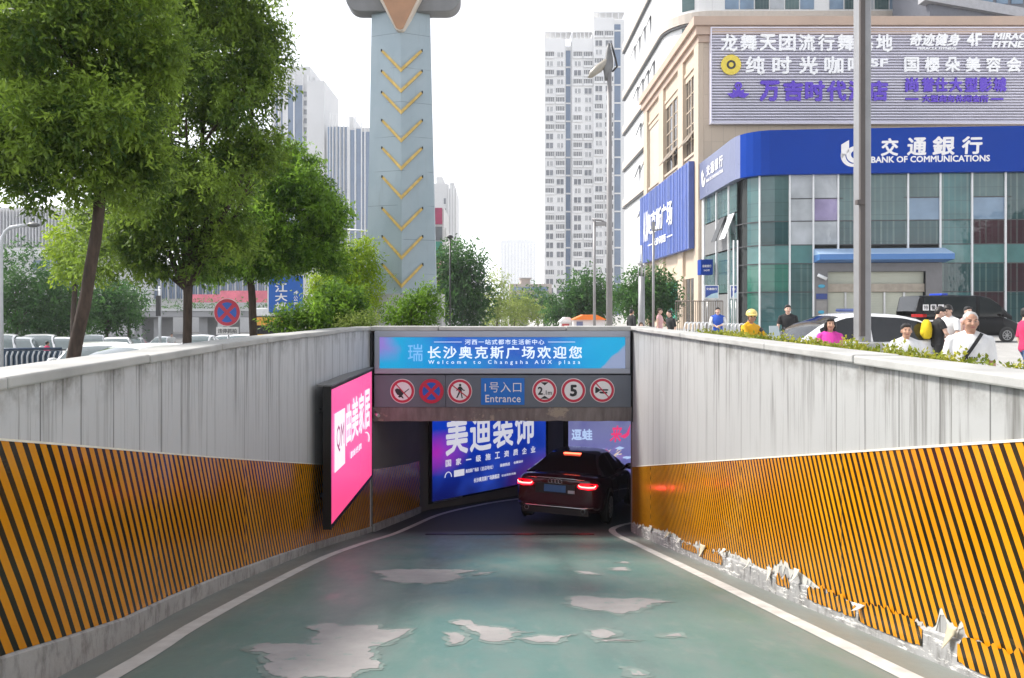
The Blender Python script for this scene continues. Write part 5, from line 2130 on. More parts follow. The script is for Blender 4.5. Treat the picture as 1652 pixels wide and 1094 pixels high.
pil = [(59.95, 61.3), (65.0, 66.8), (72.7, 74.7), (80.6, 82.4)]
for ya, yb_ in pil:
    MB().box(XS - 0.15, XS + 0.3, ya, yb_, 0, 23.2).build('pilaster', M_STONE, bg_, True, bevel=0.03)
bays = [(61.3, 65.0), (66.8, 72.7), (74.7, 80.6)]
M_BROWNGL = m_facade_glass('glass_bronze', (0.07, 0.055, 0.045), 0.06, 0.4)
M_BFRAME = mat('bronze_frame', (0.22, 0.17, 0.12), 0.5, var=0.1)
for bi, (ya, yb_) in enumerate(bays):
    za, zb_ = 14.8, 21.3 - 0.1 * bi
    b = MB()
    b.box(XS + 0.1, XS + 0.26, ya, yb_, 0, za)
    b.box(XS + 0.1, XS + 0.26, ya, yb_, zb_, 23.4)
    b.build('bay_wall', M_STONE, bg_, True)
    MB().box(XS + 0.0, XS + 0.1, ya, yb_, zb_ + 0.5, zb_ + 0.8).build('string_course', M_STONE, bg_, True)
    MB().box(XS - 0.02, XS + 0.24, ya + 0.02, yb_ - 0.02, za - 0.22, za).build('window_sill', M_STONE, bg_, True)
    if bi == 2:
        MB().box(XS + 0.18, XS + 0.24, ya, yb_, za, zb_).build('blind_panel', mat('pale_panel', (0.50, 0.45, 0.38), 0.5), bg_, True)
        continue
    for k in range(2):
        y0, y1 = ya + (yb_ - ya) * (0.03 + 0.5 * k), ya + (yb_ - ya) * (0.47 + 0.5 * k)
        wd = MB().box(XS + 0.2, XS + 0.235, y0, y1, za, zb_).build('window', M_BROWNGL, bg_, True)
        fb_ = MB()
        fb_.box(XS + 0.12, XS + 0.199, y0 - 0.08, y0, za, zb_)
        fb_.box(XS + 0.12, XS + 0.199, y1, y1 + 0.08, za, zb_)
        fb_.box(XS + 0.15, XS + 0.199, (y0 + y1) / 2 - 0.04, (y0 + y1) / 2 + 0.04, za, zb_)
        for q in range(1, 5):
            z = za + (zb_ - za) * q / 5
            fb_.box(XS + 0.16, XS + 0.198, y0, y1, z - 0.04, z + 0.04)
        fr_ = fb_.build('frame', M_STONE, wd)
        fr_.data.transform(Matrix.Translation(-bg_.location))
        sb = MB()
        sb.obox((XS + 0.14, y0 + 0.05, za + 1.9), Y_, Vector((-0.55, 0, -0.83)), Vector((-0.83, 0, 0.55)), (y1 - y0) - 0.1, 1.25, 0.05)
        s_ = sb.build('open_sash', M_BFRAME, wd)
        s_.data.transform(Matrix.Translation(-bg_.location))
# lower windows of the flank
for bi, (ya, yb_) in enumerate(bays[:2]):
    for k in range(2):
        y0, y1 = ya + (yb_ - ya) * (0.08 + 0.46 * k), ya + (yb_ - ya) * (0.44 + 0.46 * k)
        MB().box(XS + 0.04, XS + 0.09, y0, y1, 0.6, 4.3).build('window', M_BROWNGL, bg_, True)
    fb_ = MB()
    fb_.box(XS + 0.0, XS + 0.098, ya + 0.02, yb_ - 0.02, 4.3, 4.55)
    fb_.build('window_head', M_STONE, bg_, True)
# cornice, three steps
M_CORN = mat('cornice_stone', (0.50, 0.37, 0.29), 0.7, var=0.1, scale=0.4)
for k, (o_, z0, z1) in enumerate(((0.15, 23.2, 23.75), (0.40, 23.75, 24.4), (0.65, 24.4, 25.1))):
    b = MB()
    b.box(XS - o_, XS + 0.3, YB - o_, 82.5, z0, z1)
    b.box(XS + 0.3, 60, YB - o_, YB + 0.06, z0, z1)
    b.build('cornice', M_CORN, bg_, True)
MB().box(XS + 0.3, 60, YB + 0.06, 82.5, 24.55, 24.7).build('roof', M_DARKCON, bg_, True)
M_GREENV = mat('green_banner', (0.03, 0.30, 0.20), 0.5)
MB().box(XS - 0.1, XS + 0.09, 67.5, 72, 0.8, 4.2).build('green_poster', M_GREENV, bg_, True)

# --- louvred advertising wall on the beige front
lv = thing('louvred_signboard', 'wide silver louvred signboard with white and purple shop lettering above the bank', 'signboard', (fx(1148, 59.6), 59.6, 0))
LX0, LX1 = fx(1148, 59.6), 45.0
LZ0, LZ1 = EYE + (500 - 198) * 59.6 / F, EYE + (500 - 46) * 59.6 / F
MB().box(LX0, LX1, 59.72, 59.98, LZ0, LZ1).build('backing', mat('louvre_back', (0.10, 0.10, 0.13), 0.5), lv, True)
nl = 33
M_LOUV = mat('louvre_silver', (0.74, 0.72, 0.82), 0.4, metal=0.1, var=0.05, scale=0.5)
for k in range(nl):
    z = LZ0 + (LZ1 - LZ0) * (k + 0.5) / nl
    h = (LZ1 - LZ0) / nl
    b = MB()
    b.add([(LX0, 59.70, z - h * 0.45), (LX1, 59.70, z - h * 0.45), (LX1, 59.56, z - h * 0.2), (LX0, 59.56, z - h * 0.2), (LX1, 59.64, z + h * 0.32), (LX0, 59.64, z + h * 0.32)], [(0, 1, 2, 3), (3, 2, 4, 5)])
    b.build('louvre', M_LOUV, lv, True)
b = MB()
b.box(LX0 - 0.1, LX0, 59.5, 59.98, LZ0 - 0.1, LZ1 + 0.1)
b.box(LX0, LX1, 59.5, 59.98, LZ0 - 0.1, LZ0)
b.box(LX0, LX1, 59.5, 59.98, LZ1, LZ1 + 0.1)
b.build('frame', M_LOUV, lv, True)
M_LW = mat('channel_letter_white', (0.93, 0.93, 0.94), 0.35, var=0.03)
M_LP = mat('channel_letter_purple', (0.105, 0.035, 0.55), 0.35, var=0.08)
M_LY = mat('emblem_yellow', (0.80, 0.62, 0.06), 0.4, var=0.1)
YLt = 59.5


def letters(name, m, items, bold=0.032):
    b = MB()
    for it in items:
        body, x0, y0, x1, y1 = it[:5]
        p0, p1 = P(x0, y1, YLt), P(x1, y0, YLt)
        put_text(b, body, p0, X_, Z_, p1.x - p0.x, p1.z - p0.z, it[5] if len(it) > 5 else bold, slant=it[6] if len(it) > 6 else 0)
    o = b.build(name, m, lv, True)
    mm = o.modifiers.new('t', 'SOLIDIFY')
    mm.thickness = 0.10
    return o


row1 = [(ch, 1163 + 31.3 * i, 55, 1190 + 31.3 * i, 82) for i, ch in enumerate('龙舞天团流行舞基地')]
letters('lettering', M_LW, row1)
row2 = [(ch, x0, 91, x0 + 31, 119) for ch, x0 in zip('纯时光咖啡', (1203, 1246, 1289, 1330, 1368))]
letters('lettering', M_LW, row2 + [('5F', 1404, 95, 1433, 108)])
row3 = [(ch, x0, 130, x0 + 32, 163) for ch, x0 in zip('万吉时代酒店', (1226, 1264, 1299, 1334, 1369, 1401))]
letters('purple_lettering', M_LP, row3, 0.05)
letters('lettering', M_LW, [(ch, 1466 + 20.5 * i, 54, 1486 + 20.5 * i, 74, 0.04, 0.2) for i, ch in enumerate('奇迹健身')] + [('MIRACLE FITNESS', 1480, 76, 1543, 80, 0.03), ('4F', 1560, 53, 1584, 74), ('MIRACLE', 1603, 53, 1672, 64, 0.04, 0.25), ('FITNESS', 1600, 66, 1668, 77, 0.04, 0.25)])
letters('lettering', M_LW, [(ch, 1459 + 33 * i, 92, 1483 + 33 * i, 116) for i, ch in enumerate('国樱朵美容会')])
letters('purple_lettering', M_LP, [(ch, x0, 125, x0 + 21, 148) for ch, x0 in zip('尚誉仕大型影城', (1461, 1487, 1508, 1532, 1557, 1580, 1603))], 0.05)
letters('purple_lettering', M_LP, [('大型商务休闲会所', 1488, 153, 1595, 165, 0.04), ('—', 1461, 158, 1482, 161, 0.02), ('—', 1599, 158, 1619, 161, 0.02)])
b = MB()
c_ = P(1179, 105, YLt)
b.disc(c_, X_, Z_, 0.80, 0.1, 32)
b.build('round_emblem', M_LY, lv, True)
b = MB()
b.disc(c_ - Y_ * 0.102, X_, Z_, 0.36, 0.02, 24, inner=0.2)
b.build('emblem_ring', M_SBLK, lv, True)
b = MB()                                            # purple lotus emblem before the hotel name
c_ = P(1191, 151, YLt)
for k in range(5):
    th = R(90 + (k - 2) * 36)
    tip = Vector((math.cos(th), 0, math.sin(th)))
    sd_ = Vector((-math.sin(th), 0, math.cos(th)))
    L_ = 0.95 if k in (0, 4) else 0.8
    b.prism([c_ + tip * 0.05 - Z_ * 0.3, c_ + tip * L_ * 0.5 + sd_ * 0.22 - Z_ * 0.3, c_ + tip * L_ - Z_ * 0.3 + Z_ * (0.25 if k == 2 else 0), c_ + tip * L_ * 0.5 - sd_ * 0.22 - Z_ * 0.3], (0, -0.04 - 0.01 * k, 0))
b.disc(c_ + Z_ * 0.62, X_, Z_, 0.3, 0.05, 18, inner=0.14)
b.build('lotus_emblem', M_LP, lv, True, fix=True)

# --- blue advertising board on the beige flank
ab = thing('facade_board', 'blue ribbed advert board with white lettering on the flank of the beige building', 'signboard', (XS - 0.6, 61, 0))
b = MB()
z0, z1 = 6.7, 13.85
y0, y1 = 61.0, sideY(1041)
b.box(XS - 0.62, XS - 0.18, y0, y1, z0, z1)
b.build('board', mat('board_blue', (0.07, 0.11, 0.34), 0.5, spec=0.2, metal=0.0, var=0.15, scale=0.5), ab, True)
b = MB()
k = 0
y = y0
random.seed(11)
while y < y1:
    b.box(XS - 0.68, XS - 0.62, y, y + 0.12, z0, z1)
    y += random.choice((0.45, 0.9, 1.3))
b.build('rib', mat('board_rib', (0.22, 0.29, 0.58), 0.35, metal=0.1, var=0.1), ab, True)
b = MB()
dR = Vector((0, -1, 0))
xL = XS - 0.70
put_text(b, '奥克斯广场', (xL, sideY(1054), 9.3), dR, Z_, sideY(1054) - sideY(1097), 2.3, 0.03)
put_text(b, 'AUX', (xL, sideY(1048.5), 8.8), dR, Z_, sideY(1048.5) - sideY(1056), 3.2, 0.03)
put_text(b, '长沙河西', (xL, sideY(1064), 8.0), dR, Z_, sideY(1064) - sideY(1086), 0.75, 0.04)
put_text(b, '—', (xL, sideY(1056), 8.25), dR, Z_, 3.6, 0.12, 0.02)
put_text(b, '—', (xL, sideY(1088), 8.3), dR, Z_, 2.2, 0.12, 0.02)
o = b.build('lettering', M_LW, ab, True)

# --- white tower behind
tw = thing('office_tower', 'white panelled tower with tilted windows and a rounded corner behind the beige building', 'tower', (22, 84, 0))
TX, TY, TR_ = 19.6, 84.0, 4.6
pl = [(TX, 115), (TX, TY + TR_)] + [(TX + TR_ - TR_ * math.cos(R(9 * k)), TY + TR_ - TR_ * math.sin(R(9 * k))) for k in range(1, 11)] + [(58, TY)]


def m_white_panel():
    t = NT('white_tower_panel')
    x, y, z = t.xyz()
    u = t.math('DIVIDE', t.math('ADD', x, y), 2.2)
    j = t.math('MAXIMUM', t.math('LESS_THAN', t.math('FRACT', u), 0.018), t.math('LESS_THAN', t.math('FRACT', t.math('DIVIDE', z, 1.85)), 0.02))
    n = t.noise(0.2, 5)
    c = t.mix(t.ramp(n, 0.3, 0.7), (0.70, 0.70, 0.69), (0.78, 0.78, 0.77))
    c = t.mix(t.math('MULTIPLY', j, 0.5), c, (0.32, 0.32, 0.33))
    t.set(color=c, rough=0.4)
    return t.m


M_WP = m_white_panel()
b = MB()
b.loft([[(x, y, 0) for x, y in pl], [(x, y, 70) for x, y in pl]], closed=False, cap=False, sm=False)
b.build('wall', M_WP, tw, True, fix=False)
b = MB()
b.prism([(x + 0.4, y + 0.4, 0.1) for x, y in pl[1:]] + [(58, 115, 0.1), (TX + 0.4, 115, 0.1)], (0, 0, 69))
b.build('core', M_DARKCON, tw, True, fix=True)
M_TWC = mat('tower_band_stone', (0.56, 0.49, 0.42), 0.6, var=0.08)
zl = []
for z in (17.5, 23.2, 28.8, 34.2, 41.5):
    b = MB()
    o_ = 0.35
    ring = []
    for i, (x, y) in enumerate(pl):
        a, c = Vector(pl[max(0, i - 1)]), Vector(pl[min(len(pl) - 1, i + 1)])
        d = (c - a).normalized()
        nn = Vector((-d.y, d.x)) * -1
        nn = Vector((d.y, -d.x))
        ring.append([(x + nn.x * o_, y + nn.y * o_, z), (x + nn.x * o_, y + nn.y * o_, z + 1.1), (x - nn.x * 0.05, y - nn.y * 0.05, z + 1.1), (x - nn.x * 0.05, y - nn.y * 0.05, z)])
    b.loft(ring, sm=False)
    b.build('stone_band', M_TWC, tw, True, fix=True)
    b = MB()
    ring2 = [[(p[0][0] - 0.0, p[0][1], z - 0.30), (p[0][0], p[0][1], z - 0.18), p[3][:2] + (z - 0.18,), p[3][:2] + (z - 0.30,)] for p in ring]
    b.loft(ring2, sm=False)
    b.build('dark_strip', M_DKFRAME, tw, True, fix=True)  # dark strip running just below each stone band
# tilted windows on the flank, rows of small groups
random.seed(3)
for zi, z in enumerate((9.0, 14.0, 19.8, 25.4, 31.0, 37.5)):
    for k in range(3 if zi < 3 else 4):
        y = 90.5 + 3.6 * k + (zi % 3) * 2.2
        b = MB()
        b.obox((TX - 0.03, y, z + 1.8), Y_, Vector((-0.34, 0, -0.94)), Vector((-0.94, 0, 0.34)), 1.2, 1.8, 0.06)
        b.build('tilted_window', M_DKFRAME, tw, True)
# dark vertical window strip beside the corner and a glazed front above the beige roof
for (z0, z1) in ((24.8, 28.4), (30.3, 33.8), (35.7, 40.9)):
    b = MB()
    b.loft([[(TX + TR_ - (TR_ + 0.03) * math.cos(R(a)), TY + TR_ - (TR_ + 0.03) * math.sin(R(a)), z) for a in (48, 57, 66)] for z in (z0, z1)], closed=False, cap=False)
    o = b.build('strip_window', GL[2], tw, True)
x = 25.6
k = 0
while x < 57:
    for z0, z1 in ((30.4, 33.8), (35.6, 38.2), (38.3, 41.0)):
        b = MB()
        b.box(x + 0.05, x + 1.6, TY - 0.06, TY - 0.02, z0, z1)
        b.build('window', GL[(7, 1, 2, 7, 3)[(k * 3 + int(z0)) % 5]], tw, True)
    x += 1.7 + (1.6 if k % 6 == 5 else 0)
    k += 1
# --- angular dark block further right behind the cornice
tb = thing('office_block', 'slate office block with a sloping pale roof edge at the top corner of the frame', 'office block', (40, 74, 0))
b = MB()
b.prism([(fx(1500, 74), 74, 24.6), (fx(1700, 74), 74, 24.6), (fx(1700, 74), 74, 40), (fx(1500, 74), 74, 40)], (0, 7, 0))
b.build('wall', mat('slate_cladding', (0.13, 0.135, 0.16), 0.5, var=0.1), tb, True, fix=True)
b = MB()
pa, pb = P(1492, 0, 73.5), P(1652, 28, 73.5)
d_ = (pb - pa)
b.prism([pa, pb, pb + Vector((3, 0, -1.3)), pb + Vector((3, 0, -0.3)), pb + Vector((0, 0, 0.95)), pa + Vector((0, 0, 0.95))], (0, 1.2, 0))
b.build('roof_edge', mat('pale_roof_edge', (0.40, 0.40, 0.42), 0.5, var=0.1), tb, True, fix=True)
for k in range(9):
    px = 1520 + 17 * k
    p0 = P(px, 22 + 0.18 * (px - 1492) , 73.9)
    b = MB()
    b.box(p0.x, p0.x + 0.9, 73.9, 73.98, 24.7, p0.z - 0.2)
    b.build('window', GL[1 if k % 2 else 7], tb, True)
for k in range(4):
    p0, p1 = P(1560 + 24 * k, 6, 73.9), P(1578 + 24 * k, -10, 73.9)
    b = MB()
    b.box(p0.x, p1.x, 73.9, 73.98, p0.z, p1.z)
    b.build('window', GL[7], tb, True)

# --- the other side of the street, seen only mirrored in the bank glass
for nm, lab, cat_, x0, x1, yb_, h, c in (('apartment_block', 'dull green block across the street, only mirrored in the right bank glass', 'apartment block', 88, 150, -62, 21, (0.10, 0.13, 0.12)),
                                ('apartment_block', 'slim dark block across the street, only mirrored in the curved bank corner', 'apartment block', 38, 54, -70, 40, (0.10, 0.13, 0.13))):
    t = thing(nm, lab, cat_, (x0, yb_, 0))
    MB().box(0, x1 - x0, -18, 0, 0, h).build('wall', mat('mirrored_wall', c, 0.8, var=0.2, scale=0.2), t)
    z = 2.0
    while z < h - 2:
        MB().box(1, x1 - x0 - 1, 0.01, 0.08, z, z + 1.6).build('window_band', GL[1], t)
        z += 3.4
# ------------------------------------------------------------------ trees and planting


def m_leaf(name, dark, light, trans=0.35):
    t = NT(name)
    a = t.attr('tint')
    f = a['Fac']
    c = t.mix(f, dark, light)
    t.set(color=c, rough=0.5, spec=0.22)
    tr = t.n.new('ShaderNodeBsdfTranslucent')
    t.l.new(t.mix(0.35, c, tuple(min(1, v * 2.2) for v in light)), tr.inputs['Color'])
    ms = t.n.new('ShaderNodeMixShader')
    ms.inputs[0].default_value = trans
    t.l.new(t.b.outputs[0], ms.inputs[1])
    t.l.new(tr.outputs[0], ms.inputs[2])
    t.l.new(ms.outputs[0], t.out.inputs['Surface'])
    return t.m


def m_bark():
    t = NT('bark')
    n = t.noise(6, 7, 0.65, v=t.mapping((3, 3, 0.5)))
    t.set(color=t.mix(t.ramp(n, 0.3, 0.7), (0.026, 0.018, 0.013), (0.085, 0.058, 0.042)), rough=0.9)
    t.bump(n, 0.8, 0.03)
    return t.m


M_BARK = m_bark()
LEAF_A = m_leaf('leaf_camphor', (0.013, 0.048, 0.011), (0.31, 0.44, 0.06))
LEAF_B = m_leaf('leaf_fresh', (0.014, 0.060, 0.010), (0.27, 0.45, 0.05))
LEAF_C = m_leaf('leaf_bright', (0.10, 0.20, 0.015), (0.32, 0.42, 0.03), 0.45)
LEAF_D = m_leaf('leaf_deep', (0.012, 0.055, 0.018), (0.10, 0.22, 0.05))
LEAF_E = m_leaf('leaf_hedge', (0.10, 0.16, 0.02), (0.42, 0.40, 0.05), 0.3)
LEAF_F = m_leaf('leaf_pale', (0.12, 0.19, 0.04), (0.34, 0.40, 0.10), 0.4)


def leaves(rng, blobs, n_spray, per, size, spread, droop=0.35, young_highlight=0.25, shell=0.55, aspect=0.36):
    """Leaf quads: sprays of leaflets scattered through ellipsoids. Returns verts (n*4,3), tints (n)."""
    vol = np.array([b[1][0] * b[1][1] * b[1][2] for b in blobs]) ** 0.75
    pick = rng.choice(len(blobs), n_spray, p=vol / vol.sum())
    d = rng.normal(size=(n_spray, 3))
    d /= np.linalg.norm(d, axis=1)[:, None]
    rad = shell + (1 - shell) * rng.random(n_spray) ** 0.7
    inner = rng.random(n_spray) < 0.28
    rad[inner] *= rng.random(inner.sum()) * 0.9
    C = np.array([b[0] for b in blobs])[pick]
    S = np.array([b[1] for b in blobs])[pick]
    wob = 1 + 0.16 * rng.normal(size=n_spray)
    cen = C + d * S * (rad * wob)[:, None]
    tip = d * 0.75 + rng.normal(size=(n_spray, 3)) * 0.45
    tip[:, 2] -= droop
    tip /= np.linalg.norm(tip, axis=1)[:, None]
    tint = np.clip(rng.beta(1.3, 3.2, n_spray) + (rng.random(n_spray) < young_highlight) * rng.random(n_spray) * 0.65 * (d[:, 2] > -0.45) * (rad > 0.5), 0, 1)  # outer upper sprays tinted lighter: young growth plus painted-in highlights
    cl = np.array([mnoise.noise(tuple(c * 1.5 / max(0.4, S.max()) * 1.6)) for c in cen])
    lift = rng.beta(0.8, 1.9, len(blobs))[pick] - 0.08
    tint = np.clip(tint * 0.6 + np.clip(cl * 1.2, -0.35, 0.5) * (0.5 + 0.6 * young_highlight) + lift * (0.3 + 0.9 * young_highlight), 0, 1)  # clump tint paints highlights and dark hollows into the leaf colour
    N = n_spray * per
    rep = lambda a: np.repeat(a, per, axis=0)
    t = np.tile(np.linspace(0, 1, per), n_spray)
    T = rep(tip)
    side = np.cross(T, rng.normal(size=(N, 3)))
    side /= np.linalg.norm(side, axis=1)[:, None] + 1e-9
    sgn = np.where(np.arange(N) % 2 == 0, 1.0, -1.0)[:, None]
    root = rep(cen) + T * (t * spread)[:, None] + rng.normal(size=(N, 3)) * spread * 0.10
    ld = T * 0.55 + side * sgn * 0.85 + rng.normal(size=(N, 3)) * 0.28
    ld[:, 2] -= droop * 0.8
    ld /= np.linalg.norm(ld, axis=1)[:, None]
    wd = np.cross(ld, rng.normal(size=(N, 3)) * 0.6 + np.array([0, 0, 1.0]))
    wd /= np.linalg.norm(wd, axis=1)[:, None] + 1e-9
    ln = size * (0.7 + 0.6 * rng.random(N))[:, None]
    V = np.stack([root, root + ld * ln * 0.45 + wd * ln * aspect * 0.5, root + ld * ln, root + ld * ln * 0.45 - wd * ln * aspect * 0.5], axis=1)
    ti = np.clip(rep(tint) + rng.normal(size=N) * 0.07, 0, 1)
    return V.reshape(-1, 3), ti


def leaf_object(name, V, ti, m, parent=None, off=None):
    if off is not None:
        V = V - np.array(off)
    n = len(ti)
    me = bpy.data.meshes.new(name)
    me.vertices.add(n * 4)
    me.vertices.foreach_set('co', V.astype(np.float32).ravel())
    me.loops.add(n * 4)
    me.loops.foreach_set('vertex_index', np.arange(n * 4, dtype=np.int32))
    me.polygons.add(n)
    me.polygons.foreach_set('loop_start', np.arange(0, n * 4, 4, dtype=np.int32))
    me.update(calc_edges=True)
    at = me.attributes.new('tint', 'FLOAT', 'FACE')
    at.data.foreach_set('value', ti.astype(np.float32))
    me.materials.append(m)
    o = bpy.data.objects.new(name, me)
    COL.objects.link(o)
    if parent is not None:
        o.parent = parent
    return o


def tree(label, base, trunk, blobs, n_spray, per, size, spread, m, seed, group=None, young_highlight=0.25, name='street_tree', limbs=True, cat='tree', droop=0.35, shell=0.55, fork=None, clump=0):
    """trunk: [(x,y,z,r)] world; blobs: [((x,y,z),(rx,ry,rz))] world."""
    rng = np.random.default_rng(seed)
    t = thing(name, label, cat, base, group=group)
    b = MB()
    pts = [Vector(p[:3]) - Vector(base) for p in trunk]
    rs = [p[3] for p in trunk]
    fine, fr = [], []
    for i in range(len(pts) - 1):
        for k in range(4):
            f = k / 4
            q = pts[i].lerp(pts[i + 1], f)
            q.x += mnoise.noise((q.z * 1.7, seed, 0)) * rs[i] * 0.25
            fine.append(q)
            fr.append((rs[i] + (rs[i + 1] - rs[i]) * f) * (1 + 0.08 * mnoise.noise((q.z * 4, seed, 3))))
    fine.append(pts[-1])
    fr.append(rs[-1])
    b.tube(fine, fr, 12)
    b.build('trunk', M_BARK, t)
    if limbs:
        top = pts[-1]
        b = MB()
        for f in (fork or []):
            e_ = Vector(f) - Vector(base)
            b.tube([top - Z_ * 0.1, top.lerp(e_, 0.4) + Vector((e_.x - top.x, 0, 0)) * 0.12, e_], [rs[-1] * 0.72, rs[-1] * 0.62, rs[-1] * 0.5], 10)
        src = [top] + ([Vector(f) - Vector(base) for f in fork] if fork else [])
        for i, (c, r_) in enumerate(blobs):
            e = Vector(c) - Vector(base)
            s = src[i % len(src)]
            if i % 3 == 1:
                s = fine[int(len(fine) * 0.86)]
            mid = s.lerp(e, 0.5) + Vector((rng.normal() * 0.12, rng.normal() * 0.12, 0.08)) * (e - s).length * 0.5
            r0 = rs[-1] * (0.62 if i > 1 else 0.8)
            b.tube([s, s.lerp(mid, 0.5), mid, mid.lerp(e, 0.6), e], [r0, r0 * 0.8, r0 * 0.6, r0 * 0.42, r0 * 0.2], 7)
            for k in range(4):
                q = mid.lerp(e, rng.random())
                d = Vector(rng.normal(size=3))
                d.normalize()
                b.tube([q, q + Vector((d.x * r_[0], d.y * r_[1], abs(d.z) * r_[2] * 0.7)) * 0.75], [r0 * 0.32, r0 * 0.1], 5)
        b.build('limb', M_BARK, t)
    if clump:
        sub = []
        for c, r_ in blobs:
            for k in range(clump):
                d = rng.normal(size=3)
                d /= np.linalg.norm(d)
                f = 0.45 + 0.5 * rng.random()
                q = 0.30 + 0.22 * rng.random()
                sub.append((tuple(np.array(c) + d * np.array(r_) * f), (r_[0] * q, r_[1] * q, r_[2] * q * 0.85)))
        V, ti = leaves(rng, sub, n_spray, per, size, spread, droop, young_highlight, 0.3)
    else:
        V, ti = leaves(rng, blobs, n_spray, per, size, spread, droop, young_highlight, shell)
    leaf_object('crown', V, ti, m, t, base)
    return t


def B(px, py, Y, rx, rz, ry=None):
    """Crown blob around a photo point: radii in metres from pixel radii."""
    p = P(px, py, Y)
    k = Y / F
    return ((p.x, p.y, p.z), (rx * k, (ry or (rx + rz) / 2) * k, rz * k))


# leaning tree close by
Y = 9.0
tr1 = [(*P(105, 640, Y)[:], 0.086), (*P(118, 577, Y)[:], 0.080), (*P(141, 468, Y)[:], 0.070), (*P(153, 390, Y)[:], 0.068), (*P(160, 330, Y)[:], 0.066), (*P(168, 230, Y)[:], 0.055)]
bl = [B(90, 60, 8.6, 115, 105), B(180, 60, 9.2, 110, 110), B(60, 205, 8.4, 105, 85), B(165, 215, 8.8, 100, 80), B(40, 270, 8.6, 70, 55), B(125, 285, 8.8, 65, 42), B(20, 110, 9.4, 90, 110), B(215, 285, 9.2, 55, 60), B(250, 120, 9.6, 70, 90), B(-40, 220, 8.6, 70, 90), B(130, -60, 9, 170, 70), B(230, 205, 9.0, 60, 60), B(-30, -20, 9, 110, 90)]
tree('broad leafy tree with a leaning brown trunk, nearest to the ramp wall', P(112, 640, Y), tr1, bl, 9000, 13, 0.080, 0.25, LEAF_A, 11, 'street trees along the ramp', young_highlight=0.38, clump=10)
Y = 14.0
tr2 = [(*P(303, 640, Y)[:], 0.09), (*P(302, 555, Y)[:], 0.082), (*P(303, 490, Y)[:], 0.08), (*P(303, 462, Y)[:], 0.088)]
bl = [B(330, 60, 14, 105, 90), B(300, 190, 13.6, 110, 95), B(390, 170, 14, 70, 95), B(340, 290, 13.6, 115, 85), B(260, 340, 13.8, 80, 75), B(385, 310, 14.2, 65, 70), B(325, 385, 13.8, 90, 42), B(395, 60, 14.4, 50, 70), B(225, 412, 14, 55, 32), B(300, -30, 14, 130, 60), B(420, 95, 14.4, 30, 45), B(190, 350, 14.6, 75, 75), B(420, 240, 14.4, 32, 40), B(170, 395, 14.6, 60, 40)]
tree('tall dark tree with a forked trunk, in the middle of the three by the ramp', P(303, 640, Y), tr2, bl, 8200, 13, 0.100, 0.32, LEAF_A, 12, 'street trees along the ramp', young_highlight=0.2, clump=8, fork=[P(272, 405, Y), P(322, 395, Y)])
Y = 18.5
tr3 = [(*P(410, 620, Y)[:], 0.11), (*P(409, 540, Y)[:], 0.10), (*P(406, 470, Y)[:], 0.09), (*P(402, 420, Y)[:], 0.08)]
bl = [B(440, 300, 18.5, 80, 62), B(500, 330, 18.5, 55, 50), B(400, 370, 18, 85, 60), B(470, 385, 18.3, 80, 48), B(520, 375, 18.6, 38, 50), B(415, 420, 18.4, 75, 28), B(360, 420, 18.6, 50, 45), B(545, 345, 18.8, 16, 26), B(480, 255, 18.8, 30, 24), B(510, 418, 18.6, 42, 28), B(430, 262, 18.6, 50, 35)]
tree('fresh green round tree with a thin dark trunk, farthest of the three by the ramp', P(410, 620, Y), tr3, bl, 6200, 12, 0.112, 0.34, LEAF_B, 13, 'street trees along the ramp', young_highlight=0.5, clump=8)
# bright shrub-like tree beside the pylon, planting behind the left coping
Y = 21
tree('bright yellow-green small tree tucked against the left edge of the pylon', P(570, 600, Y), [(*P(570, 600, Y)[:], 0.07), (*P(572, 470, Y)[:], 0.05)], [B(570, 440, 21, 40, 48), B(550, 480, 21, 45, 45), B(585, 410, 21, 22, 26), B(530, 460, 21, 30, 30), B(588, 480, 20.6, 20, 42)], 1700, 10, 0.10, 0.32, LEAF_C, 14, young_highlight=0.5, name='small_tree')


def bush(label, px, py, Y, blobs, n, size, m, seed, name='bush', per=9, spread=0.22, gz=0.0, young_highlight=0.3):
    rng = np.random.default_rng(seed)
    p = P(px, py, Y)
    t = thing(name, label, 'bush', (p.x, Y, gz))
    b = MB()
    for c, r_ in blobs:
        for k in range(3):
            b.tube([(p.x + rng.normal() * 0.1 - p.x, 0, 0), (c[0] - p.x + rng.normal() * r_[0] * 0.4, c[1] - Y + rng.normal() * r_[1] * 0.4, c[2] - gz + r_[2] * 0.3)], [0.018, 0.006], 5)
    b.build('stem', M_BARK, t)
    V, ti = leaves(rng, blobs, n, per, size, spread, 0.1, young_highlight, 0.35)
    leaf_object('foliage', V, ti, m, t, (p.x, Y, gz))
    return t


bush('spreading green bush below the blue road sign, rising over the coping', 500, 530, 15.5, [B(480, 516, 15.5, 45, 15), B(530, 508, 15.5, 36, 30), B(565, 505, 15.8, 30, 30), B(452, 518, 15.2, 18, 12), B(548, 482, 16, 34, 26)], 1150, 0.10, LEAF_B, 21)
bush('leafy shrub growing in front of the pylon plinth', 668, 530, 15.6, [B(650, 505, 15.6, 26, 22), B(685, 500, 15.6, 26, 30), B(690, 480, 15.7, 18, 16), B(640, 512, 15.5, 18, 12), B(665, 492, 15.6, 22, 16)], 560, 0.085, LEAF_B, 22, young_highlight=0.35)
bush('low olive shrub at the end of the left coping', 578, 530, 14.9, [B(565, 521, 15.1, 26, 9), B(590, 521, 15.1, 18, 8)], 180, 0.06, LEAF_F, 23)

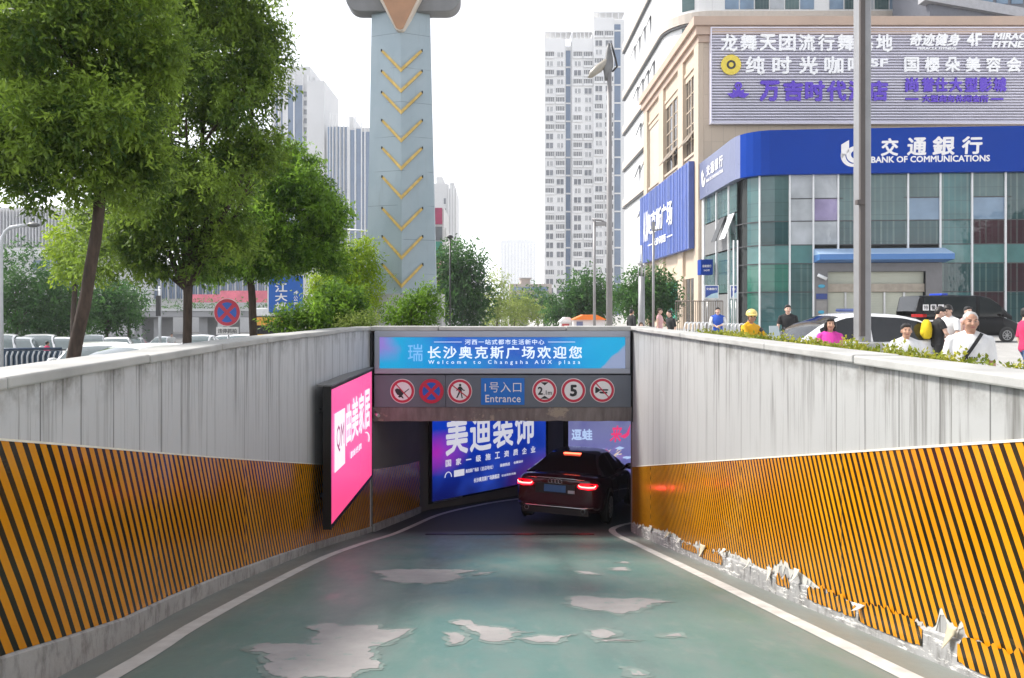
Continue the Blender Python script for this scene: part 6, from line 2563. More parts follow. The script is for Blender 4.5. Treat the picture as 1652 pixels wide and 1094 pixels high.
# hedge behind the right coping: ground cover in a planter strip
rng = np.random.default_rng(31)
hb = []
y = 3.2
while y < 11.6:
    x0 = wall_x(1, y) + 0.34
    for k in range(2):
        h = 0.04 + 0.035 * rng.random() + (0.05 if rng.random() < 0.2 else 0)
        hb.append(((x0 + 0.06 + 0.26 * rng.random(), y + rng.normal() * 0.05, 1.225), (0.13, 0.16, h)))
    y += 0.14
V, ti = leaves(rng, hb, 3800, 7, 0.040, 0.085, 0.05, 0.45, 0.4, aspect=0.5)
tag(leaf_object('ground_cover', V, ti, LEAF_E), kind='stuff')
b = MB()
b.box(2.90, 3.42, -3, 12.2, 0, 1.21)
tag(b.build('planter_bed', mat('soil', (0.09, 0.07, 0.05), 0.9, var=0.3, scale=8)), 'long planter bed carrying the low yellow-green hedge behind the right coping', 'planter')


def far_tree(label, px, ybot, Y, blobs, n, size, m, seed, gz, trunk_r=0.12, group=None, young_highlight=0.2, name='tree', shell=0.6, per=7):
    p = P(px, ybot, Y)
    zc = min(c[2] - r_[2] * 0.2 for c, r_ in blobs)
    base = (p.x, Y, gz)
    tr = [(p.x, Y, gz, trunk_r), (p.x, Y, (gz + zc) / 2, trunk_r * 0.85), (p.x + 0.1, Y, zc, trunk_r * 0.7)]
    return tree(label, base, tr, blobs, n, per, size, size * 2.6, m, seed, group, young_highlight, name, limbs=True, shell=shell)


G1 = 'trees in the car park on the left'
Yc = 42
far_tree('dark round tree by the arched white lamp at the left edge', 25, 560, Yc, [B(30, 445, Yc, 55, 50), B(10, 490, Yc, 50, 50), B(60, 490, Yc, 50, 48), B(40, 520, Yc, 50, 25)], 1150, 0.26, LEAF_D, 41, -1.3, group=G1)
far_tree('dark tree whose trunk stands between the parked windscreens', 94, 560, Yc + 2, [B(95, 480, Yc + 2, 45, 42), B(75, 505, Yc + 2, 38, 35), B(115, 510, Yc + 2, 36, 38), B(100, 450, Yc + 2, 25, 22)], 900, 0.26, LEAF_D, 42, -1.3, group=G1)
far_tree('green round tree just right of the leaning trunk, above the parked cars', 172, 560, 48, [B(170, 490, 48, 40, 34), B(150, 510, 48, 32, 30), B(195, 500, 48, 32, 34), B(165, 465, 48, 28, 20)], 800, 0.28, LEAF_D, 43, -1.5, group=G1, young_highlight=0.3)
far_tree('slim green tree behind the parked cars, left of the traffic mast', 208, 560, 52, [B(205, 490, 52, 22, 26), B(188, 480, 52, 20, 20), B(215, 475, 52, 14, 14)], 420, 0.28, LEAF_D, 44, -1.6, group=G1, young_highlight=0.3)
far_tree('small yellow-green tree half hidden behind the leaning trunk', 118, 480, 30, [B(120, 385, 30, 32, 42), B(112, 420, 30, 25, 30), B(138, 430, 30, 22, 25)], 620, 0.2, LEAF_C, 45, -0.9, young_highlight=0.3)
# middle distance
G2 = 'trees in the middle distance'
Yd = 58
far_tree('tall dark green tree immediately right of the pylon', 745, 525, Yd, [B(735, 420, Yd, 30, 32), B(750, 445, Yd, 32, 45), B(740, 480, Yd, 45, 45), B(765, 490, Yd, 22, 34), B(720, 460, Yd, 22, 50)], 1700, 0.36, LEAF_D, 51, 0, group=G2, shell=0.5)
far_tree('thin yellow-green tree standing alone against the sky', 802, 525, 75, [B(802, 450, 75, 15, 13), B(800, 475, 75, 16, 14), B(812, 500, 75, 28, 20), B(790, 500, 75, 16, 22)], 420, 0.34, LEAF_F, 52, -1, 0.09, G2, 0.5)
far_tree('pale wispy tree in front of the low beige block', 830, 525, 80, [B(830, 485, 80, 22, 18), B(850, 500, 80, 28, 16), B(826, 505, 80, 24, 18)], 420, 0.36, LEAF_F, 53, -1, 0.09, G2, 0.5)
far_tree('dull green tree at the foot of the apartment tower', 868, 525, 95, [B(860, 480, 95, 26, 16), B(880, 495, 95, 20, 16)], 320, 0.45, LEAF_D, 54, -2, 0.12, G2, 0.4)
far_tree('round dark tree left of the leaf-headed street lamp', 940, 525, 60, [B(945, 470, 60, 34, 28), B(925, 495, 60, 36, 24), B(965, 490, 60, 30, 28), B(905, 505, 60, 20, 18)], 1300, 0.34, LEAF_D, 55, 0, 0.14, G2, 0.3)
far_tree('round dense tree between the thick pale post and the beige flank', 1050, 525, 50, [B(1045, 460, 50, 30, 26), B(1065, 470, 50, 24, 30), B(1035, 480, 50, 30, 28), B(1072, 490, 50, 18, 20), B(1010, 475, 50, 18, 22)], 1500, 0.28, LEAF_D, 56, 0, 0.13, G2, 0.25)
# hedge on the overpass and far green masses
# ------------------------------------------------------------------ far buildings
M_FW = mat('pale_tower_wall', (0.60, 0.60, 0.60), 0.7, var=0.06, scale=0.05)
M_FG = mat('tower_glass_blue', (0.11, 0.17, 0.27), 0.12, var=0.25, scale=0.08)
M_FG2 = mat('tower_window_dark', (0.14, 0.15, 0.17), 0.2, var=0.35, scale=0.6)
M_FWB = mat('tower_wall_white', (0.72, 0.72, 0.72), 0.7, var=0.05, scale=0.05)

# --- apartment tower right of centre
YA = 250.0
KA = YA / F
ax = lambda px: (px - 803) * KA
az = lambda py: EYE + (500 - py) * KA
ap = thing('apartment_tower', 'tall pale apartment tower with rows of small balconies behind the street lamps', 'apartment tower', (ax(943), YA, -4))
sections = [(878, 912, 62, 0.0), (912, 923, 72, 1.6), (923, 957, 62, 0.0), (957, 990, 30, -0.8), (990, 1010, 30, 1.2)]
for x0, x1, yt, dy in sections:
    MB().box(ax(x0), ax(x1), YA + dy, YA + 16, -4, az(yt)).build('wall', M_FWB, ap, True)
fl = 3.05
random.seed(21)
wins = []
for x0, x1, yt, dy in sections:
    z = az(yt) - 6.5
    if x1 - x0 < 15 or x0 == 990:
        x0i, x1i = (x0 + 1.5, x1 - 2) if x0 != 990 else (992, 1002)
        b = MB()
        b.box(ax(x0i), ax(x1i), YA + dy - 0.1, YA + dy - 0.02, -3, z + 5)
        b.build('glass_strip', M_FG, ap, True)
        zz = -2.0
        while zz < z + 5:
            MB().box(ax(x0i), ax(x1i), YA + dy - 0.3, YA + dy - 0.11, zz, zz + 0.5).build('landing', M_FWB, ap, True)
            zz += fl * 2
        continue
    ncol = 2
    while z > 6:
        for c in range(ncol):
            w_ = (x1 - x0) / ncol
            a = ax(x0 + w_ * c + w_ * 0.10)
            e = ax(x0 + w_ * c + w_ * 0.92)
            kind = random.random()
            if kind < 0.45:
                wins.append((a, e, z, z + 2.0, dy, 'box'))
            elif kind < 0.75:
                m = (a + e) / 2
                wins.append((a + 0.6, m - 0.2, z + 0.2, z + 1.8, dy, 'win'))
                wins.append((m + 0.3, e - 0.5, z + 0.2, z + 1.8, dy, 'win'))
            else:
                wins.append((a + 0.3, e - 0.3, z, z + 1.9, dy, 'win'))
        z -= fl


def win_shape(b, wn_, y0):
    a, e, z0, z1, dy, kd = wn_
    y = YA + dy
    b.box(a, e, y - 0.06, y - 0.02, z0, z1)
    if kd == 'box':                      # glazed balcony box with bars
        n = 5
        for k in range(n + 1):
            x = a + (e - a) * k / n
            b.box(x - 0.07, x + 0.07, y - 0.5, y - 0.07, z0, z1, 1)
        b.box(a - 0.1, e + 0.1, y - 0.55, y - 0.07, z0 - 0.35, z0 + 0.35, 1)
        b.box(a - 0.1, e + 0.1, y - 0.55, y - 0.07, z1 - 0.1, z1 + 0.12, 1)
    else:
        m = (a + e) / 2
        b.box(m - 0.08, m + 0.08, y - 0.1, y - 0.065, z0, z1, 1)
        b.box(a - 0.1, e + 0.1, y - 0.3, y - 0.065, z0 - 0.15, z0, 1)


big = sorted(wins, key=lambda q: -(q[1] - q[0]))
for q in big[:100]:
    b = MB()
    win_shape(b, q, 0)
    b.build('window', [M_FG2, M_FWB], ap, True)
b = MB()
for q in big[100:]:
    win_shape(b, q, 0)
tag(b.build('small_windows', [M_FG2, M_FWB], ap, True), kind='stuff')
for x0, x1, yt in ((879, 922, 62), (924, 956, 62), (958, 1008, 30)):
    b = MB()
    n = 5
    for k in range(n + 1):
        x = ax(x0 + (x1 - x0) * k / n)
        b.box(x - 0.15, x + 0.15, YA + 0.2, YA + 0.6, az(yt), az(yt) + 2.0)
    b.box(ax(x0), ax(x1), YA + 0.1, YA + 0.7, az(yt) + 2.0, az(yt) + 2.35)
    b.box(ax(x0), ax(x1), YA + 0.7, YA + 6.4, az(yt) + 2.1, az(yt) + 2.3)
    b.build('roof_frame', M_FWB, ap, True)


def strip_tower(label, Y, x0, x1, ytop, parts, crown, gz=-4, depth=24, cat='tower', wall=M_FW, name='office_tower'):
    k = Y / F
    X = lambda px: (px - 803) * k
    Zf = lambda py: EYE + (500 - py) * k
    t = thing(name, label, cat, (X((x0 + x1) / 2), Y, gz))
    for a, e, yt, dy in crown:
        MB().box(X(a), X(e), Y + dy, Y + depth, gz, Zf(yt)).build('wall', wall, t, True)
    for a, e, ya, yb_, dy, kd in parts:
        b = MB()
        if kd == 'glass':
            b.box(X(a), X(e), Y + dy - 0.25, Y + dy - 0.05, Zf(yb_), Zf(ya))
            b.build('glass_strip', M_FG, t, True)
        elif kd == 'fin':
            b.box(X(a), X(e), Y + dy - 0.9, Y + dy - 0.03, Zf(yb_), Zf(ya))
            b.build('fin', M_FWB, t, True)
        elif kd == 'win':
            z = Zf(ya)
            while z > Zf(yb_):
                wb = MB().box(X(a), X(e), Y + dy - 0.2, Y + dy - 0.03, z - 2.0, z)
                wb.build('window', M_FG2, t, True)
                z -= 3.6
        elif kd == 'band':
            b.box(X(a), X(e), Y + dy - 0.5, Y + dy - 0.28, Zf(yb_), Zf(ya))
            b.build('band', M_FWB, t, True)
    return t


p_ = [(465, 474, 140, 480, 0, 'glass'), (476, 489, 138, 480, 0, 'glass'), (490, 496, 148, 300, 0, 'win')]
p_ += [(463.5, 465, 122, 480, 0, 'fin'), (474, 476, 122, 480, 0, 'fin'), (489, 490, 118, 480, 0, 'fin'), (496, 498, 122, 480, 0, 'fin')]
for i in range(7):
    p_.append((434 + 4.2 * i, 437 + 4.2 * i, 130 + 2 * i, 480, 6, 'glass') if i % 2 else (434 + 4.2 * i, 436 + 4.2 * i, 100, 480, 6, 'fin'))
strip_tower('pale high-rise with a blue glass slot above the fresh green tree, taller of the two', 300, 430, 526, 105, p_, [(430, 458, 122, 6), (456, 500, 107, 0), (498, 526, 134, -3), (470, 505, 120, 4)])
p_ = []
for i, x in enumerate((529, 533.5, 539, 545, 551, 557)):
    p_.append((x, x + 3.0, 205, 480, 0, 'glass'))
    p_.append((x + 3.4, x + 4.4, 185, 480, 0, 'fin'))
p_ += [(567, 574, 212, 480, -2, 'glass'), (576.5, 584, 210, 480, -2, 'glass'), (586, 590, 215, 480, -2, 'glass'), (592, 600, 215, 480, -2, 'glass')]
p_ += [(565, 566.5, 190, 480, -2, 'fin'), (574.3, 576, 190, 480, -2, 'fin'), (584.5, 586, 200, 480, -2, 'fin'), (590, 591.5, 200, 480, -2, 'fin')]
strip_tower('hazy high-rise of vertical blue and white strips left of the pylon, shorter of the two', 290, 527, 640, 185, p_, [(527, 564, 204, 0), (562, 640, 208, -2), (563, 570, 188, 0)])
# podium facades at the far left
p_ = []
for i in range(26):
    a = -15 + 5.2 * i
    p_.append((a, a + 3.0, 340 + 0.4 * i, 398, 0, 'glass' if i % 3 else 'win' if False else 'glass'))
    p_.append((a + 3.4, a + 4.6, 335, 398, 0, 'fin'))
for i in range(5):
    p_.append((55 + 14 * i, 66 + 14 * i, 420, 436, 0, 'glass'))
p_.append((-20, 135, 400, 416, 0, 'band'))
strip_tower('striped grey office slab over the car park trees at the left edge', 150, -40, 135, 335, p_, [(-60, 135, 335, 0)], gz=-4, depth=30, cat='office block', name='office_block')
p_ = []
for i in range(42):
    a = 190 + 6 * i
    p_.append((a, a + 4.4, 446, 482, 0, 'glass'))
    if i % 2:
        p_.append((a + 4.7, a + 5.6, 440, 484, 0, 'fin'))
strip_tower('low glazed mall behind the overpass and the tree trunks', 190, 180, 445, 436, p_, [(180, 445, 436, 0)], gz=-5, depth=30, cat='mall', name='shopping_mall')
# tower and advert strip right of the pylon
strip_tower('hazy cream tower peeping out right of the pylon', 260, 690, 735, 284, [(723, 725, 298, 480, 0, 'fin'), (716, 719, 320, 395, 0, 'win'), (727, 729, 300, 480, 0, 'fin'), (731, 733, 304, 480, 0, 'fin')], [(690, 722, 296, 0), (702, 713, 282, 4), (720, 735, 304, 2), (724, 731, 290, 6)], cat='tower')
Yk = 110
kx = lambda px: (px - 803) * Yk / F
kz = lambda py: EYE + (500 - py) * Yk / F
t = thing('advert_building', 'narrow building stacked with coloured adverts behind the right edge of the pylon', 'building', (kx(705), Yk, -4))
MB().box(kx(660), kx(716), Yk, Yk + 12, -4, kz(334)).build('wall', M_FW, t, True)
MB().box(kx(714), kx(719), Yk + 1, Yk + 12, -4, kz(367)).build('wall', M_FW, t, True)
for a, e, c in ((336, 362, (0.30, 0.02, 0.08)), (366, 388, (0.09, 0.10, 0.11)), (390, 414, (0.015, 0.22, 0.15)), (416, 438, (0.55, 0.22, 0.25)), (441, 464, (0.55, 0.03, 0.30))):
    b = MB().box(kx(690), kx(713.5), Yk - 0.3, Yk - 0.02, kz(e), kz(a))
    b.build('advert_panel', mat('advert_print', c, 0.5, var=0.3, scale=0.5), t, True)
# far hazy tower and the low beige block
strip_tower('faint tower almost lost in the white haze at the end of the street', 1150, 808, 864, 386, [(811 + 5.2 * i, 814 + 5.2 * i, 392, 470, 0, 'fin') for i in range(10)], [(808, 864, 388, 0), (818, 858, 385, 3)], gz=-4, depth=50)
t = strip_tower('low beige block with a small roof hut in front of the faint tower', 210, 823, 885, 450, [(826, 884, 463, 469, 0, 'glass'), (826, 884, 475, 481, 0, 'glass'), (826, 884, 487, 493, 0, 'glass')], [(823, 890, 458, 0), (841, 856, 449, 3)], gz=-4, depth=18, wall=mat('dull_beige_wall', (0.42, 0.36, 0.32), 0.8), cat='block', name='low_block')
MB().box((838 - 803) * 0.175, (859 - 803) * 0.175, 212, 222, EYE + 51.5 * 0.175, EYE + 53 * 0.175).build('hut_roof', M_FW, t, True)

# ------------------------------------------------------------------ overpasses
M_BRIDGE = mat('bridge_concrete', (0.34, 0.34, 0.35), 0.8, var=0.15, scale=0.2)


def overpass(label, Y, x0, x1, yt, yb_, piers, gz, hedge, seed):
    k = Y / F
    X = lambda px: (px - 803) * k
    Zf = lambda py: EYE + (500 - py) * k
    t = thing('overpass', label, 'overpass', (X((x0 + x1) / 2), Y, gz))
    MB().box(X(x0), X(x1), Y, Y + 9, Zf(yb_), Zf(yt)).build('deck', M_BRIDGE, t, True, bevel=0.15)
    MB().box(X(x0), X(x1), Y - 0.25, Y, Zf(yt) - 0.25, Zf(yt) + 0.1).build('edge_beam', M_FW, t, True)
    for a, e in piers:
        MB().box(X(a), X(e), Y + 2, Y + 6, gz, Zf(yb_)).build('pier', M_BRIDGE, t, True)
    rng = np.random.default_rng(seed)
    bl = []
    px = x0
    while px < x1:
        bl.append(((X(px), Y + 0.3, Zf(yt) + 0.5), (1.6, 0.5, (yt - hedge) * k * 0.75)))
        px += 1.2 / k
    V, ti = leaves(rng, bl, int(10 * len(bl)), 7, 0.42, 0.7, 0.25, 0.3, 0.3)
    o = leaf_object('parapet_planting', V, ti, LEAF_D)
    return t, o


t, o = overpass('grey flyover with planted edge crossing the left road', 108, 100, 480, 499, 512, [(206, 219), (238, 250), (312, 326), (352, 364), (428, 441)], -4, 486, 61)
tag(o, 'long strip of plants along the edge of the left flyover', 'planting')
b = MB()
k = 120 / F
b.box((355 - 803) * k, (432 - 803) * k, 120, 120.4, EYE + 12 * k, EYE + 31 * k)
b.box((305 - 803) * k, (355 - 803) * k, 120, 120.4, EYE + 12 * k, EYE + 25 * k)
tag(b.build('banner', mat('pink_banner', (0.70, 0.16, 0.22), 0.6, var=0.25, scale=0.6)), 'pink banner strip behind the left flyover planting', 'banner')
t, o = overpass('distant flyover at the end of the street between the trees', 125, 775, 905, 504, 511, [(800, 806), (843, 851), (880, 888)], -4, 494, 62)
tag(o, 'strip of plants along the edge of the distant middle flyover', 'planting')

# ------------------------------------------------------------------ street things on the left
cols_ = [('silver', (0.62, 0.63, 0.64)), ('white', (0.80, 0.80, 0.80)), ('pale', (0.50, 0.53, 0.55)), ('dark', (0.05, 0.055, 0.06)), ('red', (0.35, 0.03, 0.03))]
HATCH = dict(SEDAN)
HATCH = dict(L=4.3, hw=[(0, 0.72), (0.06, 0.79), (0.2, 0.84), (0.6, 0.87), (3.3, 0.875), (3.8, 0.84), (4.15, 0.72), (4.3, 0.52)],
             deck=[(0, 0.88), (0.05, 0.97), (0.3, 1.0), (1.0, 0.98), (2.9, 0.93), (3.3, 0.90), (3.9, 0.78), (4.2, 0.66), (4.3, 0.55)],
             bot=[(0, 0.36), (0.1, 0.26), (0.6, 0.2), (3.8, 0.2), (4.3, 0.28)],
             roof=[(0.12, 1.0), (0.3, 1.22), (0.6, 1.44), (1.0, 1.53), (1.7, 1.56), (2.2, 1.52), (2.7, 1.34), (3.3, 0.96)],
             top_hw=0.57, gh=0.52, side=[(0.6, 1.5), (1.6, 2.75)], rear_glass=(0.16, 0.62), front_glass=(2.25, 3.25),
             wheels=(0.78, 3.42), rw=0.31, mirror=2.62, handles=(1.2, 2.0), doors=(0.95, 1.55, 2.75))
proto = {}


def parked(label, spec, cname, loc, rz, group):
    key = (id(spec), cname)
    if key not in proto:
        c = dict(cols_)[cname]
        o = make_car('parked_car', label, 'car', spec, paint('paint_' + cname, c, 0.25), group, M_GLASS_PALE, detail=False)
        for s in (-1, 1):
            lb = MB()
            hx = 0.55
            lb.ball((s * hx, spec['L'] - 0.16, 0.66), (0.18, 0.14, 0.07), 10, 6)
            lb.build('headlight', M_LAMP_W, o)
            lb = MB()
            lb.ball((s * 0.62, 0.06, 0.86), (0.14, 0.06, 0.09), 10, 6)
            lb.build('taillight', M_LAMP_OFF, o)
        proto[key] = o
    else:
        o = dup(proto[key])
    o['label'] = label
    o.location = loc
    o.rotation_euler = (0, 0, rz)
    return o


G3 = 'cars parked on the left'


def gnd(px, Y):
    x = (px - 803) * Y / F
    return (x, Y, ground_z(x, Y))


parked('white car parked nose-on under the leaning tree, roof just above the coping', SEDAN, 'white', gnd(385, 17.2), R(150), G3)
parked('white taxi-like car with an orange band at the left beside the barrier', SEDAN, 'white', gnd(150, 13.9), R(25), G3)
parked('white car at the extreme left behind the coping', SEDAN, 'white', gnd(-60, 8.4), R(60), G3)
row = [('silver car first in the car park row behind the striped barrier', 'silver', 12), ('pale grey car second in the row behind the barrier', 'pale', 42), ('white car third in the row, between two thin trunks', 'white', 72),
       ('silver car fourth in the row, left of the leaning trunk', 'silver', 103), ('dark car fifth in the row, beside the leaning trunk', 'dark', 150), ('white car sixth in the row, right of the leaning trunk', 'white', 190)]
for i, (lab, cn, px) in enumerate(row):
    parked(lab, SEDAN if i % 2 else HATCH, cn, gnd(px, 33 + 0.9 * i), R(205), G3)
row2 = [('silver car in the back row of the car park, far left', 'silver', 30), ('white car in the back row of the car park, behind two trunks', 'white', 75), ('dark car in the back row beside the traffic mast', 'dark', 220), ('red car in the back row under the slim tree', 'red', 118)]
for i, (lab, cn, px) in enumerate(row2):
    parked(lab, SEDAN, cn, gnd(px, 46 + i), R(200), G3)
for lab, px, Y, cn in (('white car waiting left of the no stopping sign', 335, 40, 'white'), ('silver car passing behind the no stopping sign post', 375, 44, 'silver'), ('white car right of the no stopping sign plate', 402, 36, 'white'), ('pale car under the flyover near the middle trunk', 270, 70, 'pale')):
    parked(lab, HATCH, cn, gnd(px, Y), R(190), 'cars on the left road')
# green and yellow bus behind the third tree
g = gnd(440, 40)
bus = thing('bus', 'yellow and green bus with a white roof behind the farthest trunk', 'bus', g, R(0))
for nm, z0, z1, m in (('lower_body', 0.35, 1.25, mat('bus_green', (0.03, 0.22, 0.06), 0.3)), ('upper_body', 1.25, 1.55, mat('bus_yellow', (0.75, 0.42, 0.02), 0.3)), ('roof', 2.5, 2.95, mat('bus_white', (0.75, 0.75, 0.74), 0.3))):
    MB().box(-1.25, 1.25, 0, 9, z0, z1).build(nm, m, bus, bevel=0.06)
MB().box(-1.22, 1.22, 0.02, 8.98, 1.55, 2.5).build('window_band', M_GLASS_CAR, bus)
MB().box(-1.0, 1.0, -0.02, 0.02, 2.02, 2.45).build('route_board', mat('route_board', (0.75, 0.35, 0.05), 0.5), bus)
for y in (1.8, 6.8):
    for s in (-1, 1):
        MB().tube([(s * 1.0, y, 0.48), (s * 1.27, y, 0.48)], 0.48, 16, sm=False).build('wheel', M_TYRE, bus)
# striped railing on the far left
p = gnd(42, 21)
rl = thing('railing', 'dark blue railing with white curved bars in front of the parked cars', 'railing', (p[0] - 2.2, 21, p[2]), R(0))
b = MB()
b.tube([(-0.2, 0, 1.02), (3.2, 0, 1.06)], 0.035, 6)
b.tube([(-0.2, 0, 0.15), (3.2, 0, 0.15)], 0.03, 6)
b.build('rail', mat('rail_navy', (0.04, 0.07, 0.12), 0.4), rl)
MB().box(-0.2, 3.2, 0.03, 0.05, 0.15, 1.0).build('infill', mat('rail_navy_infill', (0.05, 0.09, 0.14), 0.5), rl)
for k in range(22):
    MB().tube([(0.0 + 0.15 * k, 0, 0.15), (0.0 + 0.15 * k, -0.02, 0.85), (0.05 + 0.15 * k, -0.02, 0.98)], 0.028, 6).build('bar', M_WPOLE, rl)

# ------------------------------------------------------------------ street things on the right and middle
# white patrol car
PATROL = dict(L=4.55, hw=[(0, 0.74), (0.06, 0.81), (0.2, 0.86), (0.6, 0.89), (3.4, 0.89), (3.95, 0.86), (4.35, 0.74), (4.55, 0.52)],
              deck=[(0, 0.93), (0.05, 1.0), (0.3, 1.02), (1.2, 0.99), (3.0, 0.93), (3.4, 0.90), (4.1, 0.80), (4.45, 0.66), (4.55, 0.52)],
              bot=[(0, 0.36), (0.1, 0.26), (0.6, 0.2), (4.0, 0.2), (4.55, 0.28)],
              roof=[(0.12, 1.02), (0.3, 1.25), (0.55, 1.44), (1.0, 1.54), (1.9, 1.585), (2.4, 1.54), (2.95, 1.33), (3.55, 0.96)],
              top_hw=0.60, gh=0.52, side=[(0.42, 1.0), (1.06, 1.85), (1.95, 3.0)], rear_glass=(0.16, 0.5), front_glass=(2.45, 3.5),
              wheels=(0.82, 3.6), rw=0.32, mirror=2.9, handles=(1.3, 2.3), doors=(1.05, 1.9, 3.0), mirror_mat=mat('mirror_grey', (0.25, 0.26, 0.27), 0.3))
pc = make_car('patrol_car', 'white patrol hatchback with a blue roof light bar behind the lamp post', 'car', PATROL, paint('paint_patrol_white', (0.80, 0.80, 0.80), 0.2), glass=M_GLASS_CAR)
pc.location = (P(1492, 0, 17.5).x, 17.5, 0)
pc.rotation_euler = (0, 0, R(97))
b = MB()
b.box(-0.5, 0.5, 1.75, 1.95, 1.60, 1.68)
lb_ = b.build('light_bar', mat('bar_navy', (0.02, 0.04, 0.14), 0.2), pc, bevel=0.03)
b = MB()
b.box(-0.2, 0.2, 0.10, 0.2, 1.20 + 0.28, 1.33 + 0.22)
b.box(0.60, 0.72, 0.85, 1.15, 1.475, 1.52)
b.build('marker_lamp', M_LAMP_OFF, pc)
for s in (-1, 1):
    b = MB()
    b.ball((s * 0.74, 0.10, 0.82), (0.10, 0.09, 0.17), 10, 8)
    b.build('taillight', M_LAMP_OFF, pc)
    b = MB()
    b.ball((s * 0.58, 4.38, 0.70), (0.2, 0.14, 0.08), 10, 8)
    b.build('headlight', M_LAMP_W, pc)
b = MB()
put_text(b, 'P', (-0.895, 1.05, 0.72), Vector((0, -1, 0)), Z_, 0.12, 0.16, 0.03)
b.build('lettering', mat('letter_teal', (0.03, 0.25, 0.28), 0.4), pc)

# black van
VAN = dict(L=5.9, hw=[(0, 0.88), (0.08, 0.95), (0.3, 0.98), (4.6, 0.98), (5.2, 0.94), (5.65, 0.82), (5.9, 0.6)],
           deck=[(0, 1.25), (0.05, 1.32), (0.3, 1.34), (4.2, 1.34), (4.75, 1.30), (5.3, 1.08), (5.7, 0.92), (5.9, 0.7)],
           bot=[(0, 0.45), (0.1, 0.38), (0.6, 0.32), (5.3, 0.32), (5.9, 0.38)],
           roof=[(0.02, 1.34), (0.06, 2.24), (0.2, 2.36), (2.0, 2.40), (3.5, 2.38), (3.95, 2.28), (4.35, 2.02), (5.0, 1.42), (5.12, 1.32)],
           top_hw=0.86, gh=0.9, side=[(0.5, 1.9), (2.0, 3.2), (3.35, 4.55)], rear_glass=(0.02, 0.12), front_glass=(3.85, 4.95),
           wheels=(1.15, 4.75), rw=0.36, mirror=4.5, handles=(2.2, 3.4), doors=(1.95, 3.28, 4.6), spokes=8)
vn = make_car('van', 'black police van with white character plates and blue roof lights by the bank', 'van', VAN, paint('paint_black', (0.005, 0.005, 0.006), 0.3, 0.1))
vn.location = (P(1461, 0, 38.5).x, 38.5, 0)
vn.rotation_euler = (0, 0, R(-86))
b = MB()
b.box(-0.5, 0.5, 1.6, 1.95, 2.37, 2.5)
b.build('light_bar', mat('bar_blue', (0.02, 0.06, 0.45), 0.25), vn, bevel=0.03)
b = MB()
for k in range(3):
    y = 0.28 + 0.40 * k
    b.box(0.985, 0.995, y, y + 0.3, 1.62, 1.92)
b.build('character_plate', M_SWHITE, vn)
b = MB()
for k, ch in enumerate('特警队'):
    put_text(b, ch, (0.996, 0.32 + 0.40 * k, 1.66), Y_, Z_, 0.22, 0.22, 0.02)
b.build('lettering', M_SBLK, vn)
MB().box(0.982, 0.99, 0.3, 1.9, 1.06, 1.14).build('pale_stripe', M_SWHITE, vn)
for s in (-1, 1):
    MB().ball((s * 0.66, 5.62, 0.88), (0.2, 0.16, 0.12), 10, 8).build('headlight', M_LAMP_W, vn)
b = MB()
b.tube([(-0.85, 5.75, 0.6), (0, 5.96, 0.6), (0.85, 5.75, 0.6)], 0.05, 8)
b.build('bumper_trim', M_CHROME, vn)

# white hooped barriers before the bank flank
hp = 'white hooped barriers by the bank'
for i, (px0, px1, Y, lab) in enumerate(((1104, 1143, 30, 'white hooped barrier left of the man in the blue vest'), (1166, 1204, 27, 'white hooped barrier right of the man in the blue vest'))):
    p0, p1 = (px0 - 803) * Y / F, (px1 - 803) * Y / F
    t = thing('barrier', lab, 'barrier', (p0, Y, 0), 0, hp)
    n = 7
    for k in range(n):
        x = (p1 - p0) * k / (n - 1)
        MB().tube([(x, 0, 0), (x, 0, 0.95), (x + 0.06, 0.04, 1.12), (x + 0.16, 0.1, 1.15), (x + 0.22, 0.14, 1.0), (x + 0.22, 0.14, 0)], 0.028, 8).build('hoop', M_MULL, t)
    b = MB()
    b.tube([(0, 0, 0.4), (p1 - p0 + 0.2, 0, 0.4)], 0.02, 6)
    b.build('rail', M_MULL, t)
# brown mesh fence behind them
t = thing('mesh_fence', 'brown upright-bar fence in front of the beige flank', 'fence', (P(1090, 0, 42).x, 42, 0))
W_f = P(1166, 0, 42).x - P(1090, 0, 42).x
M_BRN = mat('fence_brown', (0.16, 0.13, 0.11), 0.6, var=0.15)
b = MB()
b.tube([(0, 0, 2.15), (W_f, 0, 2.15)], 0.03, 6)
b.tube([(0, 0, 0.2), (W_f, 0, 0.2)], 0.03, 6)
b.build('rail', M_BRN, t)
for k in range(27):
    x = W_f * k / 26
    MB().box(x - 0.018, x + 0.018, -0.018, 0.018, 0, 2.15).build('bar', M_BRN, t)
# kiosks behind the coping of the portal
for lab, px0, px1, Y, ytop, c, cn in (('white kiosk with an orange awning roof beyond the portal', 925, 976, 45, 508, (0.85, 0.20, 0.02), 'orange'), ('small kiosk with red side boards left of the orange-roofed one', 905, 924, 46, 512, (0.72, 0.70, 0.69), 'white')):
    p0, p1 = P(px0, ytop, Y), P(px1, ytop, Y)
    t = thing('kiosk', lab, 'kiosk', (p0.x, Y, 0))
    w_ = p1.x - p0.x
    b = MB()
    b.prism([(-0.1, -0.3, p0.z - 0.3), (w_ + 0.1, -0.3, p0.z - 0.3), (w_ * 0.72, -0.3, p0.z), (w_ * 0.3, -0.3, p0.z)], (0, 1.5, 0))
    b.build('roof', mat('kiosk_roof_' + cn, c, 0.5, var=0.08), t, fix=True)
    MB().box(0, w_, 0, 1.2, 0, p0.z - 0.3).build('body', mat('kiosk_body', (0.72, 0.72, 0.72), 0.5, var=0.06), t)
    MB().box(w_ * 0.1, w_ * (0.3 if cn == 'orange' else 0.7), -0.03, 0, 0.4, p0.z - 0.4).build('side_board', mat('kiosk_red', (0.5, 0.08, 0.08), 0.5) if cn == 'white' else M_FASC_L, t)
# ------------------------------------------------------------------ people


